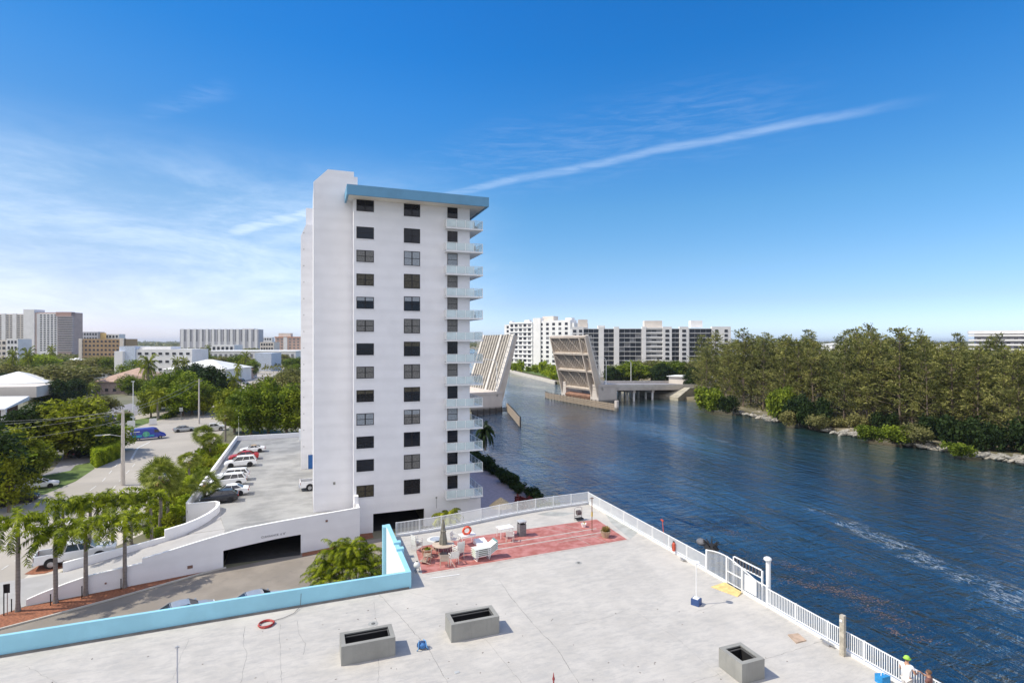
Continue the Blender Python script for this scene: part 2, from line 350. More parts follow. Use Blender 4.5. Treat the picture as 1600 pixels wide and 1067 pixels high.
# ------------------------------------------------------------------ water
def water_mat():
    m = bpy.data.materials.new('river_water'); m.use_nodes = True; t = NT(m.node_tree); b = m.node_tree.nodes['Principled BSDF']
    v = t.node('ShaderNodeNewGeometry').outputs['Position']
    deep = (.006, .026, .055, 1); teal = (.012, .044, .040, 1)
    x = t.node('ShaderNodeSeparateXYZ', ins={0: v}).outputs
    n0 = t.noise(v, .018, 4, .6)
    col = t.mix(t.ss(t.m('ADD', x[0], t.m('MULTIPLY', n0, 60)), 95, 165), deep, teal)
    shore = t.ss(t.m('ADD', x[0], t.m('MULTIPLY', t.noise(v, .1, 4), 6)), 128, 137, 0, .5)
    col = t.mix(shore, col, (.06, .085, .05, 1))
    def band(a, b_, w0, w1, thr, amt):
        a = Vector(a); b_ = Vector(b_); d = b_ - a; L = d.length; d.normalize(); n = Vector((-d.y, d.x, 0))
        rel = t.vm('SUBTRACT', v, (a.x, a.y, 0)); al = t.m('DIVIDE', t.vm('DOT_PRODUCT', rel, (d.x, d.y, 0)), L)
        wob = t.m('MULTIPLY', t.m('SUBTRACT', t.noise(v, .07, 3), .5), 5.)
        pr = t.m('ABSOLUTE', t.m('ADD', t.vm('DOT_PRODUCT', rel, (n.x, n.y, 0)), wob))
        wd = t.m('ADD', w0, t.m('MULTIPLY', al, w1 - w0))
        mk = t.m('MULTIPLY', t.ss(t.m('DIVIDE', pr, wd), .15, 1, 1, 0), t.m('MULTIPLY', t.ss(al, 0, .3), t.ss(al, .9, 1.1, 1, 0)))
        lace = t.m('ABSOLUTE', t.m('SUBTRACT', t.noise(t.mapv(v, (1.0, .38, 1)), .9, 8, .66, 1.8), .5))
        big = t.noise(v, .28, 3)
        return t.m('MULTIPLY', t.ss(t.m('ADD', lace, t.m('MULTIPLY', t.m('SUBTRACT', 1., mk), .12)), thr, .0, 0, amt), t.m('MULTIPLY', t.ss(mk, 0, .5), t.ss(big, .42, .58, .12, 1)))
    f = t.m('MAXIMUM', band((74, 78, 0), (56, 6, 0), 2.5, 13, .026, .95), band((99, 128, 0), (90, 88, 0), 1.8, 5, .026, .7))
    f = t.m('MAXIMUM', f, band((80, 190, 0), (95, 150, 0), 6, 3, .05, .35))
    col = t.mix(f, col, (.72, .78, .80, 1))
    t.l.new(col, b.inputs['Base Color']); t.l.new(t.m('ADD', .06, t.m('MULTIPLY', f, .6)), b.inputs['Roughness'])
    b.inputs['IOR'].default_value = 1.33; b.inputs['Specular IOR Level'].default_value = 1.0
    long_ = t.noise(t.mapv(v, (1, .22, 1), (0, 0, R(-6))), .42, 4, .55, .6)
    mid = t.noise(t.mapv(v, (.34, 1, 1)), 1.05, 4, .6, .5)
    sm = t.noise(t.mapv(v, (.6, 1, 1), (0, 0, R(20))), 3.4, 3, .6)
    calm = t.ss(t.noise(t.mapv(v, (1, .35, 1)), .035, 5, .6, .8), .36, .60, .30, 1.)
    cur = t.ss(t.noise(t.mapv(v, (1, .28, 1), (0, 0, R(-8))), .09, 6, .65, .8), .42, .66, 0, .5)
    col = t.mix(cur, col, (.013, .040, .070, 1)); t.l.new(col, b.inputs['Base Color'])
    h = t.m('ADD', t.m('ADD', t.m('MULTIPLY', long_, 1.3), t.m('MULTIPLY', mid, .75)), t.m('MULTIPLY', sm, .07))
    bn = t.node('ShaderNodeBump', ins={'Strength': calm, 'Distance': .82, 'Height': h})
    t.l.new(bn.outputs[0], b.inputs['Normal']); t.l.new(bn.outputs[0], b.inputs['Coat Normal']); b.inputs['Coat Weight'].default_value = 1.; b.inputs['Coat IOR'].default_value = 1.45; b.inputs['Coat Roughness'].default_value = .1; return m
WZ = -1.5
wmb = MB().sheet([(-400, -300), (9000, -300), (9000, 14000), (-400, 14000)], WZ)
struct(wmb.build('water', water_mat()))

# ------------------------------------------------------------------ ground
WEST = [(-14000, -300), (31.6, -300), (31.6, 104), (34, 125), (44, 150), (50, 172), (58, 205), (75, 320), (100, 520), (150, 800), (200, 14000), (-14000, 14000)]
EAST = [(150, -300), (137, 20), (134.7, 67), (133.5, 80), (133, 92), (131, 104), (133, 119), (137, 142), (141, 160), (146, 176), (149, 200), (138, 240), (133, 284), (139, 330), (148, 390), (161, 449), (170, 500), (200, 560), (330, 640), (500, 700), (14000, 14000), (14000, -300)]
EAST = EAST[:-2] + [(500, 14000), (14000, 14000), (14000, -300)]
mb = MB(); mb.prism(WEST, -4, 0); struct(mb.build('ground', M_ground))
mb = MB(); mb.prism(EAST, -4, -.35); struct(mb.build('terrain', M_park))
def px(poly, z=0): return [P(x, y, z) for x, y in poly]
def patch(name, poly, z, m): return struct(MB().sheet(poly, z).build(name, m))
# driveway between the garage and the near building, and the streets to the left
patch('road', px([(-60, 975), (30, 912), (95, 868), (150, 838), (225, 805), (262, 790), (300, 735), (352, 670), (380, 662), (480, 650), (480, 632), (352, 640), (356, 625), (425, 588), (475, 560), (475, 552), (452, 552), (398, 573), (362, 596), (335, 618), (322, 636), (215, 648), (195, 655), (170, 690), (140, 728), (60, 775), (-40, 805), (-260, 870)]), .004, M_road)
patch('driveway', [(-60, 34), (31, 34), (31, 66.9), (5.6, 64.5), (-8.1, 61.4), (-9.5, 60.8), (-12.5, 59.2), (-16, 57.4), (-20.5, 55.4), (-24.3, 53.8), (-34, 50.6), (-60, 44)], .008, M_drive)
patch('pavement', px([(-60, 990), (-10, 945), (50, 893), (95, 870), (150, 842), (228, 810), (262, 796), (262, 815), (235, 828), (150, 868), (95, 893), (52, 912), (4, 950), (-40, 1010)]), .012, M_side)
patch('side_road', px([(-60, 790), (40, 752), (82, 735), (98, 715), (112, 704), (142, 700), (150, 712), (146, 728), (112, 752), (60, 772), (-40, 800)]), .014, M_lot)
patch('lawn', px([(20, 768), (60, 745), (110, 735), (118, 727), (142, 722), (148, 732), (118, 752), (70, 772), (28, 784)]), .018, M_grass)
patch('parking_lot', px([(-80, 690), (60, 660), (140, 645), (205, 630), (230, 640), (200, 655), (170, 690), (110, 700), (-40, 740)]), .016, M_lot)
patch('lawn', px([(190, 667), (205, 657), (262, 647), (280, 650), (240, 658), (200, 672)]), .02, M_grass)
patch('mulch_bed', [(-7.6, 61.7), (-9.5, 61.0), (-12.5, 59.5), (-16, 57.7), (-20.5, 55.7), (-24.3, 54.1), (-34, 51.6), (-34, 53.4), (-24.5, 57.2), (-22.6, 58.6), (-8.2, 61.6)], .03, M_mulch)
struct(MB().wall([(-34, 51.4), (-24.3, 53.9), (-20.5, 55.5), (-16, 57.5), (-12.5, 59.3), (-9.5, 60.85), (-7.6, 61.55)], .16, 0, .13).build('kerb', M_side))
patch('mulch_bed', px([(38, 897), (60, 884), (80, 879), (98, 880), (98, 887), (70, 896), (50, 898)]), .034, M_mulch)
patch('mulch_bed', [(5.7, 64.7), (7.2, 65.1), (7.2, 66.9), (5.7, 66.9)], .03, M_mulch)
patch('mulch_bed', [(-.5, 62.0), (5.6, 63.4), (5.6, 64.5), (-.5, 63.0)], .03, M_mulch)
patch('terrace', [(20.95, 62), (31.2, 62), (31.2, 104), (20.95, 104)], .02, M_pink)
M_mark = mat('road_marking', (.62, .61, .58), .8, .15, 2)
mk = MB()
def dash(mb_, pts, w_, n, z=.03, fill=.5):
    for i in range(len(pts) - 1):
        a, b = pts[i], pts[i + 1]
        for k in range(n):
            p, q = a.lerp(b, k / n), a.lerp(b, (k + fill) / n); d = (q - p).normalized() * (w_ / 2); nn = Vector((-d.y, d.x, 0))
            mb_.sheet([p + nn, q + nn, q - nn, p - nn], z)
dash(mk, [P(-20, 905), P(60, 852), P(175, 765), P(215, 720)], .14, 4, .03)
dash(mk, [P(-20, 868), P(60, 825), P(160, 752), P(195, 712)], .14, 4, .03)
dash(mk, [P(205, 718), P(215, 700), P(235, 690)], .4, 1, .03, 1.)
dash(mk, [P(340, 663), P(348, 646)], .5, 1, .03, 1.)
dash(mk, [P(205, 672), P(330, 655)], .14, 8)
dash(mk, [P(215, 664), P(330, 648)], .14, 8)
dash(mk, [P(355, 628), P(400, 596), P(462, 557)], .2, 12)
struct(mk.build('road_markings', M_mark))
patch('far_road', [P(480, 640), P(480, 652), Vector((50, 176, 0)), Vector((52, 204, 0))], .02, M_road)
# seawall along the near bank
swall = MB(); swall.box(31.6, 32.1, -60, 104, -3, .35); tag(swall.build('seawall', M_side), 'pale concrete seawall cap along the near river bank', 'seawall')
swf = MB(); swf.wall([(133, 284), (139, 330), (148, 390), (161, 449), (170, 500)], 1.2, -3, .3)
swt = thing('seawall', 'timber-fendered seawall below the white condo across the river', 'seawall', (133, 284, 0))
swf.build('cap', M_side, swt)
mb = MB()
for i in range(46):
    a = Vector((132.9, 284, 0)).lerp(Vector((161, 449, 0)), i / 45); 
    fx = 132.7 + (a.y - 284) * .13 + (a.y - 284) ** 2 * .00024
    MB().box(fx - .5, fx + .1, a.y - .5, a.y + .5, -3, -.2).build('pile', M_dwood, swt)
# ================================================================== NEAR BUILDING
RZ = 8.2
nb = thing('parking_building', 'low flat-roofed building in the foreground with a pale concrete roof deck and aqua parapet', 'building', (5, 20, 0))
FRONT = [(6.2, 41.3), (8.2, 41.45), (10.5, 41.75), (12.7, 42.25), (14.85, 42.8), (17, 43.2), (19.2, 43.45), (23.6, 43.7)]
roofpoly = [(-40, -12), (23.6, -12)] + FRONT[::-1] + [(5.75, 41.3), (5.75, 32.4), (-40, 31.6)]
mb = MB(); mb.prism(roofpoly, RZ - .4, RZ); mb.build('roof_deck', M_roof, nb)
inset = [(-39.9, -11.9), (23.5, -11.9), (23.5, 43.5), (5.85, 41.1), (5.85, 32.3), (-39.9, 31.5)]
MB().prism(inset, 0, RZ - .4, cap=False).build('wall', M_white, nb)
# aqua parapet: long run, then the leg towards the tower
pz = RZ + .93
MB().wall([(-40, 31.55), (-13.24, 31.95), (5.42, 32.42), (5.75, 32.42)], .2, RZ, pz).build('parapet', M_blue, nb)
MB().wall([(-40, 31.42), (-13.24, 31.82), (5.42, 32.29), (5.6, 32.29)], .125, RZ, RZ + .07).build('parapet_shade_strip', mat('parapet_shade_strip', (.20, .18, .16), .9, .15, 2), nb)  # dark strip laid on the roof to widen the parapet's shadow line
pb = MB(); pb.wall([(5.75, 32.62), (5.75, 41.5)], .3, RZ - .9, pz)
pb.box(5.43, 5.90, 37.1, 37.5, RZ + .3, pz + .14); pb.box(5.43, 5.90, 35.9, 36.3, RZ + .3, pz + .14)
pb.build('parapet', M_blue, nb)
MB().wall([(5.452, 32.72), (5.452, 41.4)], .03, RZ - 3.2, pz - .03).build('wall_face', M_whitec, nb)
MB().box(5.2, 5.44, 40.9, 41.5, 0, pz - .02).build('pilaster', M_blue, nb); MB().box(4.9, 5.42, 33.2, 33.5, 0, RZ - .5).build('pilaster', M_whitec, nb)
# red shuffleboard court
cb = RZ + .004
court = [P(660, 896, RZ), P(980, 842.5, RZ), P(932, 811, RZ), P(744, 837.5, RZ), P(660, 853, RZ), P(650, 860, RZ)]
MB().sheet(court, cb).build('red_court', M_red, nb)
lm = MB()
def strip(mb_, a, b, w_, z):
    a, b = Vector(a), Vector(b); d = (b - a).normalized() * (w_ / 2); n = Vector((-d.y, d.x, 0)); mb_.sheet([a + n, b + n, b - n, a - n], z)
strip(lm, P(770, 851.5, RZ), P(932, 825.5, RZ), .16, cb + .004); strip(lm, P(772, 859, RZ), P(940, 831.5, RZ), .16, cb + .004)
strip(lm, P(666, 897, RZ), P(982, 843.5, RZ), .12, cb + .003)
for x0, y0, x1, y1 in ((868, 822, 905, 832), (884, 820, 917, 829), (850, 825, 893, 835), (880, 845, 935, 836), (893, 837, 925, 852), (917, 833, 950, 848), (870, 848, 955, 834), (700, 868, 712, 888), (676, 868, 720, 862)):
    strip(lm, P(x0, y0, RZ), P(x1, y1, RZ), .045, cb + .005)
lm.build('court_lines', M_line, nb)
st_ = MB()
for q, z in (([(944, 800), (960, 797), (1003, 826), (985, 842), (956, 818)], .002), ([(838, 803), (858, 799), (900, 801), (880, 806), (858, 806)], .002)):
    st_.sheet([P(x, y, RZ) for x, y in q], RZ + z)
st_.build('patched_screed', mat('screed_patch', (.36, .365, .345), .9, .15, 1.2), nb)
ck = MB()
random.seed(3)
def crack(pts, w_=.02):
    ck = MB()
    for i in range(len(pts) - 1):
        a, b = P(*pts[i], RZ), P(*pts[i + 1], RZ); n = max(2, int((b - a).length / .25)); q = a.copy()
        for k in range(1, n + 1):
            r_ = a.lerp(b, k / n) + Vector((random.uniform(-.03, .03), random.uniform(-.05, .05), 0)) * (k < n)
            strip(ck, q, r_, w_ * random.uniform(.3, .85), RZ + .003); q = r_
    ck.build('hairline_crack', mat('crack', (.20, .195, .18), .95, .3, 9), nb)
crack([(780, 905), (800, 935), (834, 976), (868, 1010), (905, 1067)], .032); crack([(590, 925), (637, 975), (675, 1022), (700, 1067)], .03)
crack([(383, 978), (380, 1006), (386, 1020), (376, 1067)], .022); crack([(438, 975), (437, 1003), (440, 1067)], .018); crack([(465, 970), (467, 990), (477, 1004), (474, 1022)], .02)
crack([(640, 925), (700, 940)], .018); crack([(855, 976), (900, 975), (945, 965), (985, 950)], .018); crack([(1194, 1030), (1290, 1000)], .025); crack([(1080, 1067), (1130, 1050)], .02)
crack([(985, 950), (1062, 1000), (1130, 1060)], .015); crack([(584, 940), (592, 1000), (591, 1067)], .018); crack([(716, 975), (760, 1000), (815, 1067)], .016)
crack([(295, 998), (285, 1020), (270, 1060)], .014); crack([(1085, 957), (1155, 930)], .014); crack([(40, 1040), (90, 1067)], .014)
struct_names = None
# three concrete air shafts
def shaft(name, label, x0, x1, y0, y1, h, rim):
    t = thing(name, label, 'air shaft', ((x0 + x1) / 2, (y0 + y1) / 2, RZ), 'open concrete air shafts on the roof')
    m_ = MB(); z1 = RZ + h
    m_.box(x0, x1, y0, y0 + rim, RZ, z1); m_.box(x0, x1, y1 - rim, y1, RZ, z1); m_.box(x0, x0 + rim, y0 + rim, y1 - rim, RZ, z1); m_.box(x1 - rim, x1, y0 + rim, y1 - rim, RZ, z1)
    m_.build('kerb_wall', M_grey, t)
    b_ = MB(); b_.sheet([(x0 + rim, y0 + rim), (x1 - rim, y0 + rim), (x1 - rim, y1 - rim), (x0 + rim, y1 - rim)], RZ + .02)
    e = .012; zt = z1 - .05
    b_.box(x0 + rim, x0 + rim + e, y0 + rim, y1 - rim, RZ + .02, zt); b_.box(x1 - rim - e, x1 - rim, y0 + rim, y1 - rim, RZ + .02, zt)
    b_.box(x0 + rim + e, x1 - rim - e, y1 - rim - e, y1 - rim, RZ + .02, zt); b_.box(x0 + rim + e, x1 - rim - e, y0 + rim, y0 + rim + e, RZ + .02, zt)
    b_.build('shaft_opening', M_black, t)
    l_ = MB(); l_.box(x0 + rim, x1 - rim, y1 - rim - .06, y1 - rim - .02, z1 - .16, z1 - .12); l_.box(x1 - rim - .05, x1 - rim - .02, y0 + rim, y1 - rim - .07, z1 - .12, z1 - .06); l_.build('flashing', mat('flashing', (.12, .12, .12), .5), t)
shaft('air_shaft', 'rectangular concrete air shaft nearest the aqua parapet, left of the blue backpack', 1.42, 3.82, 25.66, 26.95, .86, .2)
shaft('air_shaft', 'rectangular concrete air shaft between the blue backpack and the red court', 6.5, 8.95, 25.8, 27.05, .86, .2)
shaft('air_shaft', 'squarer concrete air shaft near the riverside railing, with black opening', 17.22, 18.45, 18.35, 19.75, .86, .2)
# railings
PK = .1
def railing(name, label, pts, bays, h=1.02, z0=RZ, curb=True, group=None):
    t = thing(name, label, 'railing', (pts[0][0], pts[0][1], z0), group)
    L = [0]
    for i in range(len(pts) - 1): L.append(L[-1] + (Vector(pts[i + 1]) - Vector(pts[i])).length)
    def at(s):
        for i in range(len(pts) - 1):
            if s <= L[i + 1] + 1e-6: return Vector(pts[i]).lerp(Vector(pts[i + 1]), (s - L[i]) / (L[i + 1] - L[i]))
        return Vector(pts[-1])
    N = bays; tot = L[-1]; zb = z0 + (.16 if curb else 0)
    for b in range(N):
        a, c = tot * b / N, tot * (b + 1) / N; pa, pc = at(a), at(c); pn = MB(); n = int((c - a) / PK)
        d = (pc - pa).normalized(); ang = math.atan2(d.y, d.x)
        for k in range(1, n):
            p = pa.lerp(pc, k / n); pn.obox((p.x, p.y, (zb + z0 + h) / 2 + .02), (.034, .034, h - (zb - z0) - .1), ang)
        for z in (zb + .08, z0 + h): pn.beam((pa.x, pa.y, z), (pc.x, pc.y, z), .045, .04)
        pn.build('picket_panel', M_rail, t)
    for b in range(N + 1):
        p = at(tot * b / N); MB().obox((p.x, p.y, z0 + h / 2 + .02), (.065, .065, h + .04)).build('post', M_rail, t)
    if curb:
        cbm = MB(); cbm.wall([tuple(p) for p in pts], .13, z0, z0 + .14); cbm.build('kerb', M_whitec, t)
    return t
railing('roof_railing', 'white picket railing curving along the far edge of the roof behind the red court', FRONT, 10)
railing('roof_railing', 'white picket railing on the river side of the roof between far corner and gate', [(23.55, 43.5), (23.55, 28.1)], 8)
railing('roof_railing', 'white picket railing on the river side of the roof, nearest the camera past the gate', [(23.55, 23.2), (23.4, 12.)], 6)
# arched gate
gt = thing('gate', 'tall arch-topped white picket gate in the riverside railing with a notice', 'gate', (23.55, 25.6, RZ))
def arch(y): u = (28.0 - y) / 4.7; return 1.12 + .52 * math.sin(math.pi * min(1, max(0, u * .92 + .22))) ** 1.2
for (ya, yb, nm) in ((28.05, 26.35, 'side_panel'), (26.27, 25.1, 'gate_leaf'), (25.02, 23.25, 'side_panel')):
    p_ = MB(); n = int((ya - yb) / PK)
    for k in range(n + 1):
        y = ya + (yb - ya) * k / n; p_.box(23.54, 23.56, y - .01, y + .01, RZ + .14, RZ + arch(y))
    for k in range(8):
        a, b = ya + (yb - ya) * k / 8, ya + (yb - ya) * (k + 1) / 8; p_.beam((23.55, a, RZ + arch(a)), (23.55, b, RZ + arch(b)), .05, .05)
    p_.beam((23.55, ya, RZ + .16), (23.55, yb, RZ + .16), .05, .04)
    if nm == 'gate_leaf': p_.beam((23.55, ya, RZ + .8), (23.55, yb, RZ + .8), .05, .05)
    p_.build(nm, M_rail, gt)
for y in (28.1, 26.31, 25.06, 23.22): MB().box(23.5, 23.6, y - .045, y + .045, RZ, RZ + arch(y) + .03).build('post', M_rail, gt)
MB().wall([(23.55, 28.1), (23.55, 26.3)], .13, RZ, RZ + .12).build('kerb', M_whitec, gt); MB().wall([(23.55, 25.0), (23.55, 23.2)], .13, RZ, RZ + .12).build('kerb', M_whitec, gt)
sg = MB().box(23.47, 23.5, 23.95, 24.8, RZ + .3, RZ + 1.2).build('notice_board', M_whitec, gt)
nt_ = MB()
for k in range(6): nt_.box(23.462, 23.467, 24.05 + .05 * (k % 3), 24.7 - .07 * (k % 2), RZ + 1.05 - k * .12, RZ + 1.08 - k * .12)
nt_.build('printed_lines', mat('notice_ink', (.45, .47, .6), .7), sg)
tag(MB().prism([(22.35, 26.3), (22.9, 24.75), (23.42, 25.0), (23.42, 26.35)], RZ + .004, [RZ + .03, RZ + .03, RZ + .12, RZ + .12]).build('ramp_plate', mat('yellow_plate', (.66, .49, .20), .8, .15, 3), loc=(23, 25.5, RZ)), 'worn yellow ramp plate on the roof in front of the arched gate', 'ramp')
tag(MB().prism([P(1231, 992, RZ), P(1244, 1005, RZ), P(1260, 1001, RZ), P(1247, 990, RZ)], RZ, RZ + .05).build('hatch_cover', mat('hatch_tan', (.45, .33, .24), .8, .15, 3), loc=P(1245, 997, RZ)), 'tan square hatch cover on the roof near the riverside railing', 'hatch')
# riverside posts beyond the railing
lp = thing('light_post', 'white pole with a small round lamp head just outside the arched gate', 'light post', (24.3, 23.9, RZ - .4))
MB().tube([(24.3, 23.9, -2), (24.3, 23.9, RZ + 2.2)], .13, 12).build('pole', M_rail, lp); MB().ball((24.25, 23.9, RZ + 2.28), .2, 12, (1.1, 1.1, .7)).build('lamp_head', M_rail, lp)
ld = thing('boarding_ladder', 'white slatted ladder frame behind the top of the arched gate', 'ladder', (24.0, 24.6, RZ))
m_ = MB(); m_.beam((24, 26.2, RZ + 1.62), (24, 24.1, RZ + 1.62), .06, .06); m_.beam((24, 26.2, RZ + 1.2), (24, 24.1, RZ + 1.2), .06, .06); m_.build('side_rail', M_rail, ld)
m_ = MB()
for k in range(9): m_.box(23.97, 24.05, 24.2 + k * .24, 24.3 + k * .24, RZ + 1.23, RZ + 1.59)
m_.build('slats', mat('dark_slat', (.08, .08, .09), .6), ld)
MB().box(23.96, 24.04, 24.0, 24.08, RZ - .4, RZ + 1.6).build('leg', M_rail, ld); MB().box(23.96, 24.04, 26.2, 26.28, RZ - .4, RZ + 1.6).build('leg', M_rail, ld)
pst = thing('timber_post', 'weathered square timber post standing at the riverside railing', 'post', (23.2, 18.45, RZ))
MB().obox((23.2, 18.45, RZ + .93), (.2, .2, 1.86), .2).build('post', mat('weathered_grey_timber', (.42, .38, .31), .9, .2, 5, .4), pst)
m_ = MB(); m_.obox((23.1, 18.45, RZ + 1.62), (.08, .1, .1)); m_.build('bracket', M_whitec, pst)
ex = thing('fire_extinguisher', 'red fire extinguisher hung on the riverside railing', 'fire extinguisher', P(1051, 858, RZ + .2))
e0 = Vector((23.4, 31.2, RZ + .25))
MB().tube([e0, e0 + Vector((0, 0, .5)), e0 + Vector((0, 0, .58))], [.11, .11, .04], 12).build('cylinder', paint('ext_red', (.5, .07, .03)), ex)
m_ = MB(); m_.obox(e0 + Vector((0, 0, .63)), (.05, .18, .05)); m_.tube([e0 + Vector((0, .05, .6)), e0 + Vector((-.12, .08, .4)), e0 + Vector((-.1, .05, .15))], .015, 5); m_.build('valve', M_black, ex)
for (x, y, L_) in ((1079, 874, .5), (1305, 1004, .7)):
    q = P(x, y, RZ); q.x = 23.3
    tt = thing('cleat', 'small grey metal cleat fixed to the roof kerb ' + ('near the arched gate' if x < 1200 else 'beside the timber post'), 'cleat', q)
    m_ = MB(); m_.obox(q + Vector((0, 0, .13)), (.1, L_, .06)); m_.obox(q + Vector((0, 0, .07)), (.2, L_ * .5, .12)); m_.build('horn', M_steel, tt)
for x0, z0, g_ in ((13.9, 0, 0),):
    pass
hv0 = Vector((24.9, 29.6, 9.0)); hvt = thing('boat_hoist', 'dark tarp-covered boat hoist just outside the riverside railing', 'boat hoist', tuple(hv0))
MB().tube([(24.9, 29.6, -2), (24.9, 29.6, 9.1)], .1, 8).build('post', M_steel, hvt); MB().ball(hv0 + Vector((-.1, .5, .25)), .32, 12, (1, 1.2, .7)).build('grey_cover', mat('cover_grey', (.16, .16, .17), .8, .2, 3), hvt, smooth=True)
m_ = MB(); m_.ball(hv0 + Vector((0, -.35, .1)), .42, 9, (1, 1.3, .8))
for k in range(14): a = k * .7; m_.tube([hv0 + Vector((0, -.35, .15)), hv0 + Vector((.5 * math.cos(a), -.35 + .6 * math.sin(a), .55 + .15 * math.sin(k * 2)))], [.09, .02], 5)
m_.build('black_tarp', M_black, hvt)
rdp = thing('boat_hook', 'thin red pole leaning outside the riverside railing', 'pole', (24.3, 33.6, 8)); MB().tube([(24.2, 33.3, 7.9), (24.4, 33.9, 9.65)], .03, 6).build('pole', paint('ext_red', (.5, .07, .03)), rdp); MB().obox((24.4, 33.9, 9.6), (.05, .3, .12)).build('hook', paint('ext_red', (.5, .07, .03)), rdp)
# pole in a blue block
lb = P(1088, 944, RZ); lt = thing('pole_stand', 'thin white pole with small round head standing in a blue block', 'pole stand', lb)
m_ = MB(); m_.obox(lb + Vector((0, 0, .17)), (.44, .44, .34), .5); m_.build('block', mat('blue_block', (.03, .07, .20), .6, .1, 5), lt)
MB().obox(lb + Vector((0, 0, .36)), (.3, .3, .05), .5).build('collar', M_whitec, lt)
MB().tube([lb + Vector((0, 0, .36)), lb + Vector((0, 0, 2.3))], .028, 8).build('pole', M_rail, lt)
MB().ball(lb + Vector((0, 0, 2.34)), .16, 12, (1.25, 1.25, .35)).build('head', M_rail, lt)
fp = P(277, 1090, RZ); ft = thing('pole', 'slender grey pole with cross tip standing alone at the left of the roof', 'pole', fp)
MB().tube([fp, fp + Vector((0, 0, ztop(fp, 1012) - RZ))], .03, 8).build('shaft', mat('grey_pole', (.42, .42, .44), .5), ft)
zt = ztop(fp, 1011); m_ = MB(); m_.obox((fp.x, fp.y, zt), (.16, .03, .03)); m_.ball((fp.x, fp.y, zt + .03), .04, 8); m_.build('tip', M_steel, ft)
rp = P(865, 1085, RZ); rt = thing('marker_stake', 'thin red stake with pointed tip at the bottom edge of the view', 'stake', rp)
zt = ztop(rp, 1050)
MB().tube([rp, (rp.x, rp.y, zt - .15), (rp.x, rp.y, zt)], [.035, .03, .008], 8).build('stake', mat('dark_red', (.30, .05, .05), .6), rt)
m_ = MB(); m_.tube([(rp.x, rp.y, zt - .3), (rp.x, rp.y, zt - .22)], .055, 8); m_.build('collar', mat('dark_red', (.3, .05, .05)), rt)
# red hose coil
hc = P(416, 976, RZ); ht = thing('hose_coil', 'coiled red hose lying on the roof by the aqua parapet', 'hose', hc)
m_ = MB()
pts = [hc + Vector(((.36 + .022 * math.sin(k * 1.7)) * math.cos(k * .35), (.36 + .02 * math.cos(k)) * math.sin(k * .35), .03 + .012 * (k / 18))) for k in range(110)]
m_.tube(pts, .032, 6); m_.build('coil', mat('red_hose', (.38, .035, .03), .5, .2, 9), ht)
m_ = MB(); a = hc + Vector((.3, .25, .05))
m_.tube([a, a + Vector((.5, .12, 0)), a + Vector((1.0, .45, 0)), a + Vector((1.25, .95, .02)), (hc.x + 1.62, 32.12, RZ + .15), (hc.x + 1.66, 32.13, RZ + .75)], .014, 5); m_.build('lead', mat('dark_hose', (.10, .09, .09), .6), ht)
# blue backpack
bp = P(659, 1012, RZ); bt = thing('backpack', 'blue backpack lying on the roof between two concrete shafts', 'backpack', bp)
m_ = MB(); m_.ball(bp + Vector((0, 0, .16)), .24, 14, (1.0, .85, .72)); m_.build('bag', mat('blue_cloth', (.02, .06, .16), .8, .3, 12), bt, smooth=True)
m_ = MB(); m_.ball(bp + Vector((.02, -.12, .17)), .17, 12, (1, .8, .8)); m_.build('pocket', mat('blue_cloth_light', (.05, .16, .38), .8, .3, 12), bt, smooth=True)
m_ = MB()
for s in (-1, 1): m_.tube([bp + Vector((s * .1, .12, .32)), bp + Vector((s * .16, -.1, .37)), bp + Vector((s * .2, -.25, .12)), bp + Vector((s * .27, -.2, .02))], .025, 6)
m_.build('strap', mat('blue_strap', (.12, .3, .55), .8), bt)
# ---- patio furniture
M_chair = mat('plastic_chair', (.72, .70, .64), .5, .05, 3); M_beige = mat('beige_chair', (.52, .42, .33), .7, .1, 3)
def make_chair(label, m, slats=True, h=.9):
    t = thing('patio_chair', label, 'chair', (0, 0, 0)); w_ = .27
    for sx in (-1, 1):
        for sy, zz in ((-.25, .62), (.25, h)):
            MB().tube([(sx * w_, sy, 0), (sx * w_ * .96, sy * .95, .4), (sx * w_, sy + (.08 if sy > 0 else 0), zz)], .02, 6).build('leg', m, t)
        MB().beam((sx * w_, -.27, .63), (sx * w_, .3, .66), .05, .03).build('armrest', m, t)
    q = MB()
    for k in range(6): q.box(-w_, w_, -.25 + k * .085, -.19 + k * .085, .4, .425)
    q.build('seat', m, t)
    q = MB()
    for k in range(6): q.box(-w_ + .02, w_ - .02, .25 + k * .012, .275 + k * .012, .45 + k * .075, .505 + k * .075)
    q.build('backrest', m, t); return t
CH1 = Kind(make_chair('white slatted patio chair', M_chair)); CH2 = Kind(make_chair('beige patio chair', M_beige))
gch = 'white slatted patio chairs'
def pp(x, y, dz=0): v = P(x, y, RZ); v.z += dz; return v
lv = ('bottom', 'middle', 'top')
for k in range(3): CH1.put(pp(651.5, 860, k * .13), R(115), 1, 'white slatted chair, %s of the stack of three beside the aqua parapet' % lv[k], gch)
for k in range(3): CH1.put(pp(716, 872, k * .13), R(200), 1.05, 'white slatted chair, %s of the stack right of the closed umbrella' % lv[k], gch)
CH1.put(pp(712, 852), R(60), 1.1, 'white high-backed chair left of the orange lifebuoy table', gch)
CH1.put(pp(797, 845), R(150), .95, 'white slatted chair standing in front of the white table near the bin', gch)
CH1.put(pp(709, 880), R(180), 1, 'white slatted chair at the right side of the umbrella table', gch)
CH2.put(pp(694, 884), R(170), .95, 'beige chair seen from behind at the near side of the umbrella table', 'beige patio chairs')
c = CH2.put(pp(676, 880, .22), R(40), .9, 'beige chair tipped over beside the terracotta pot', 'beige patio chairs'); c.rotation_euler = (R(-75), R(10), R(60))
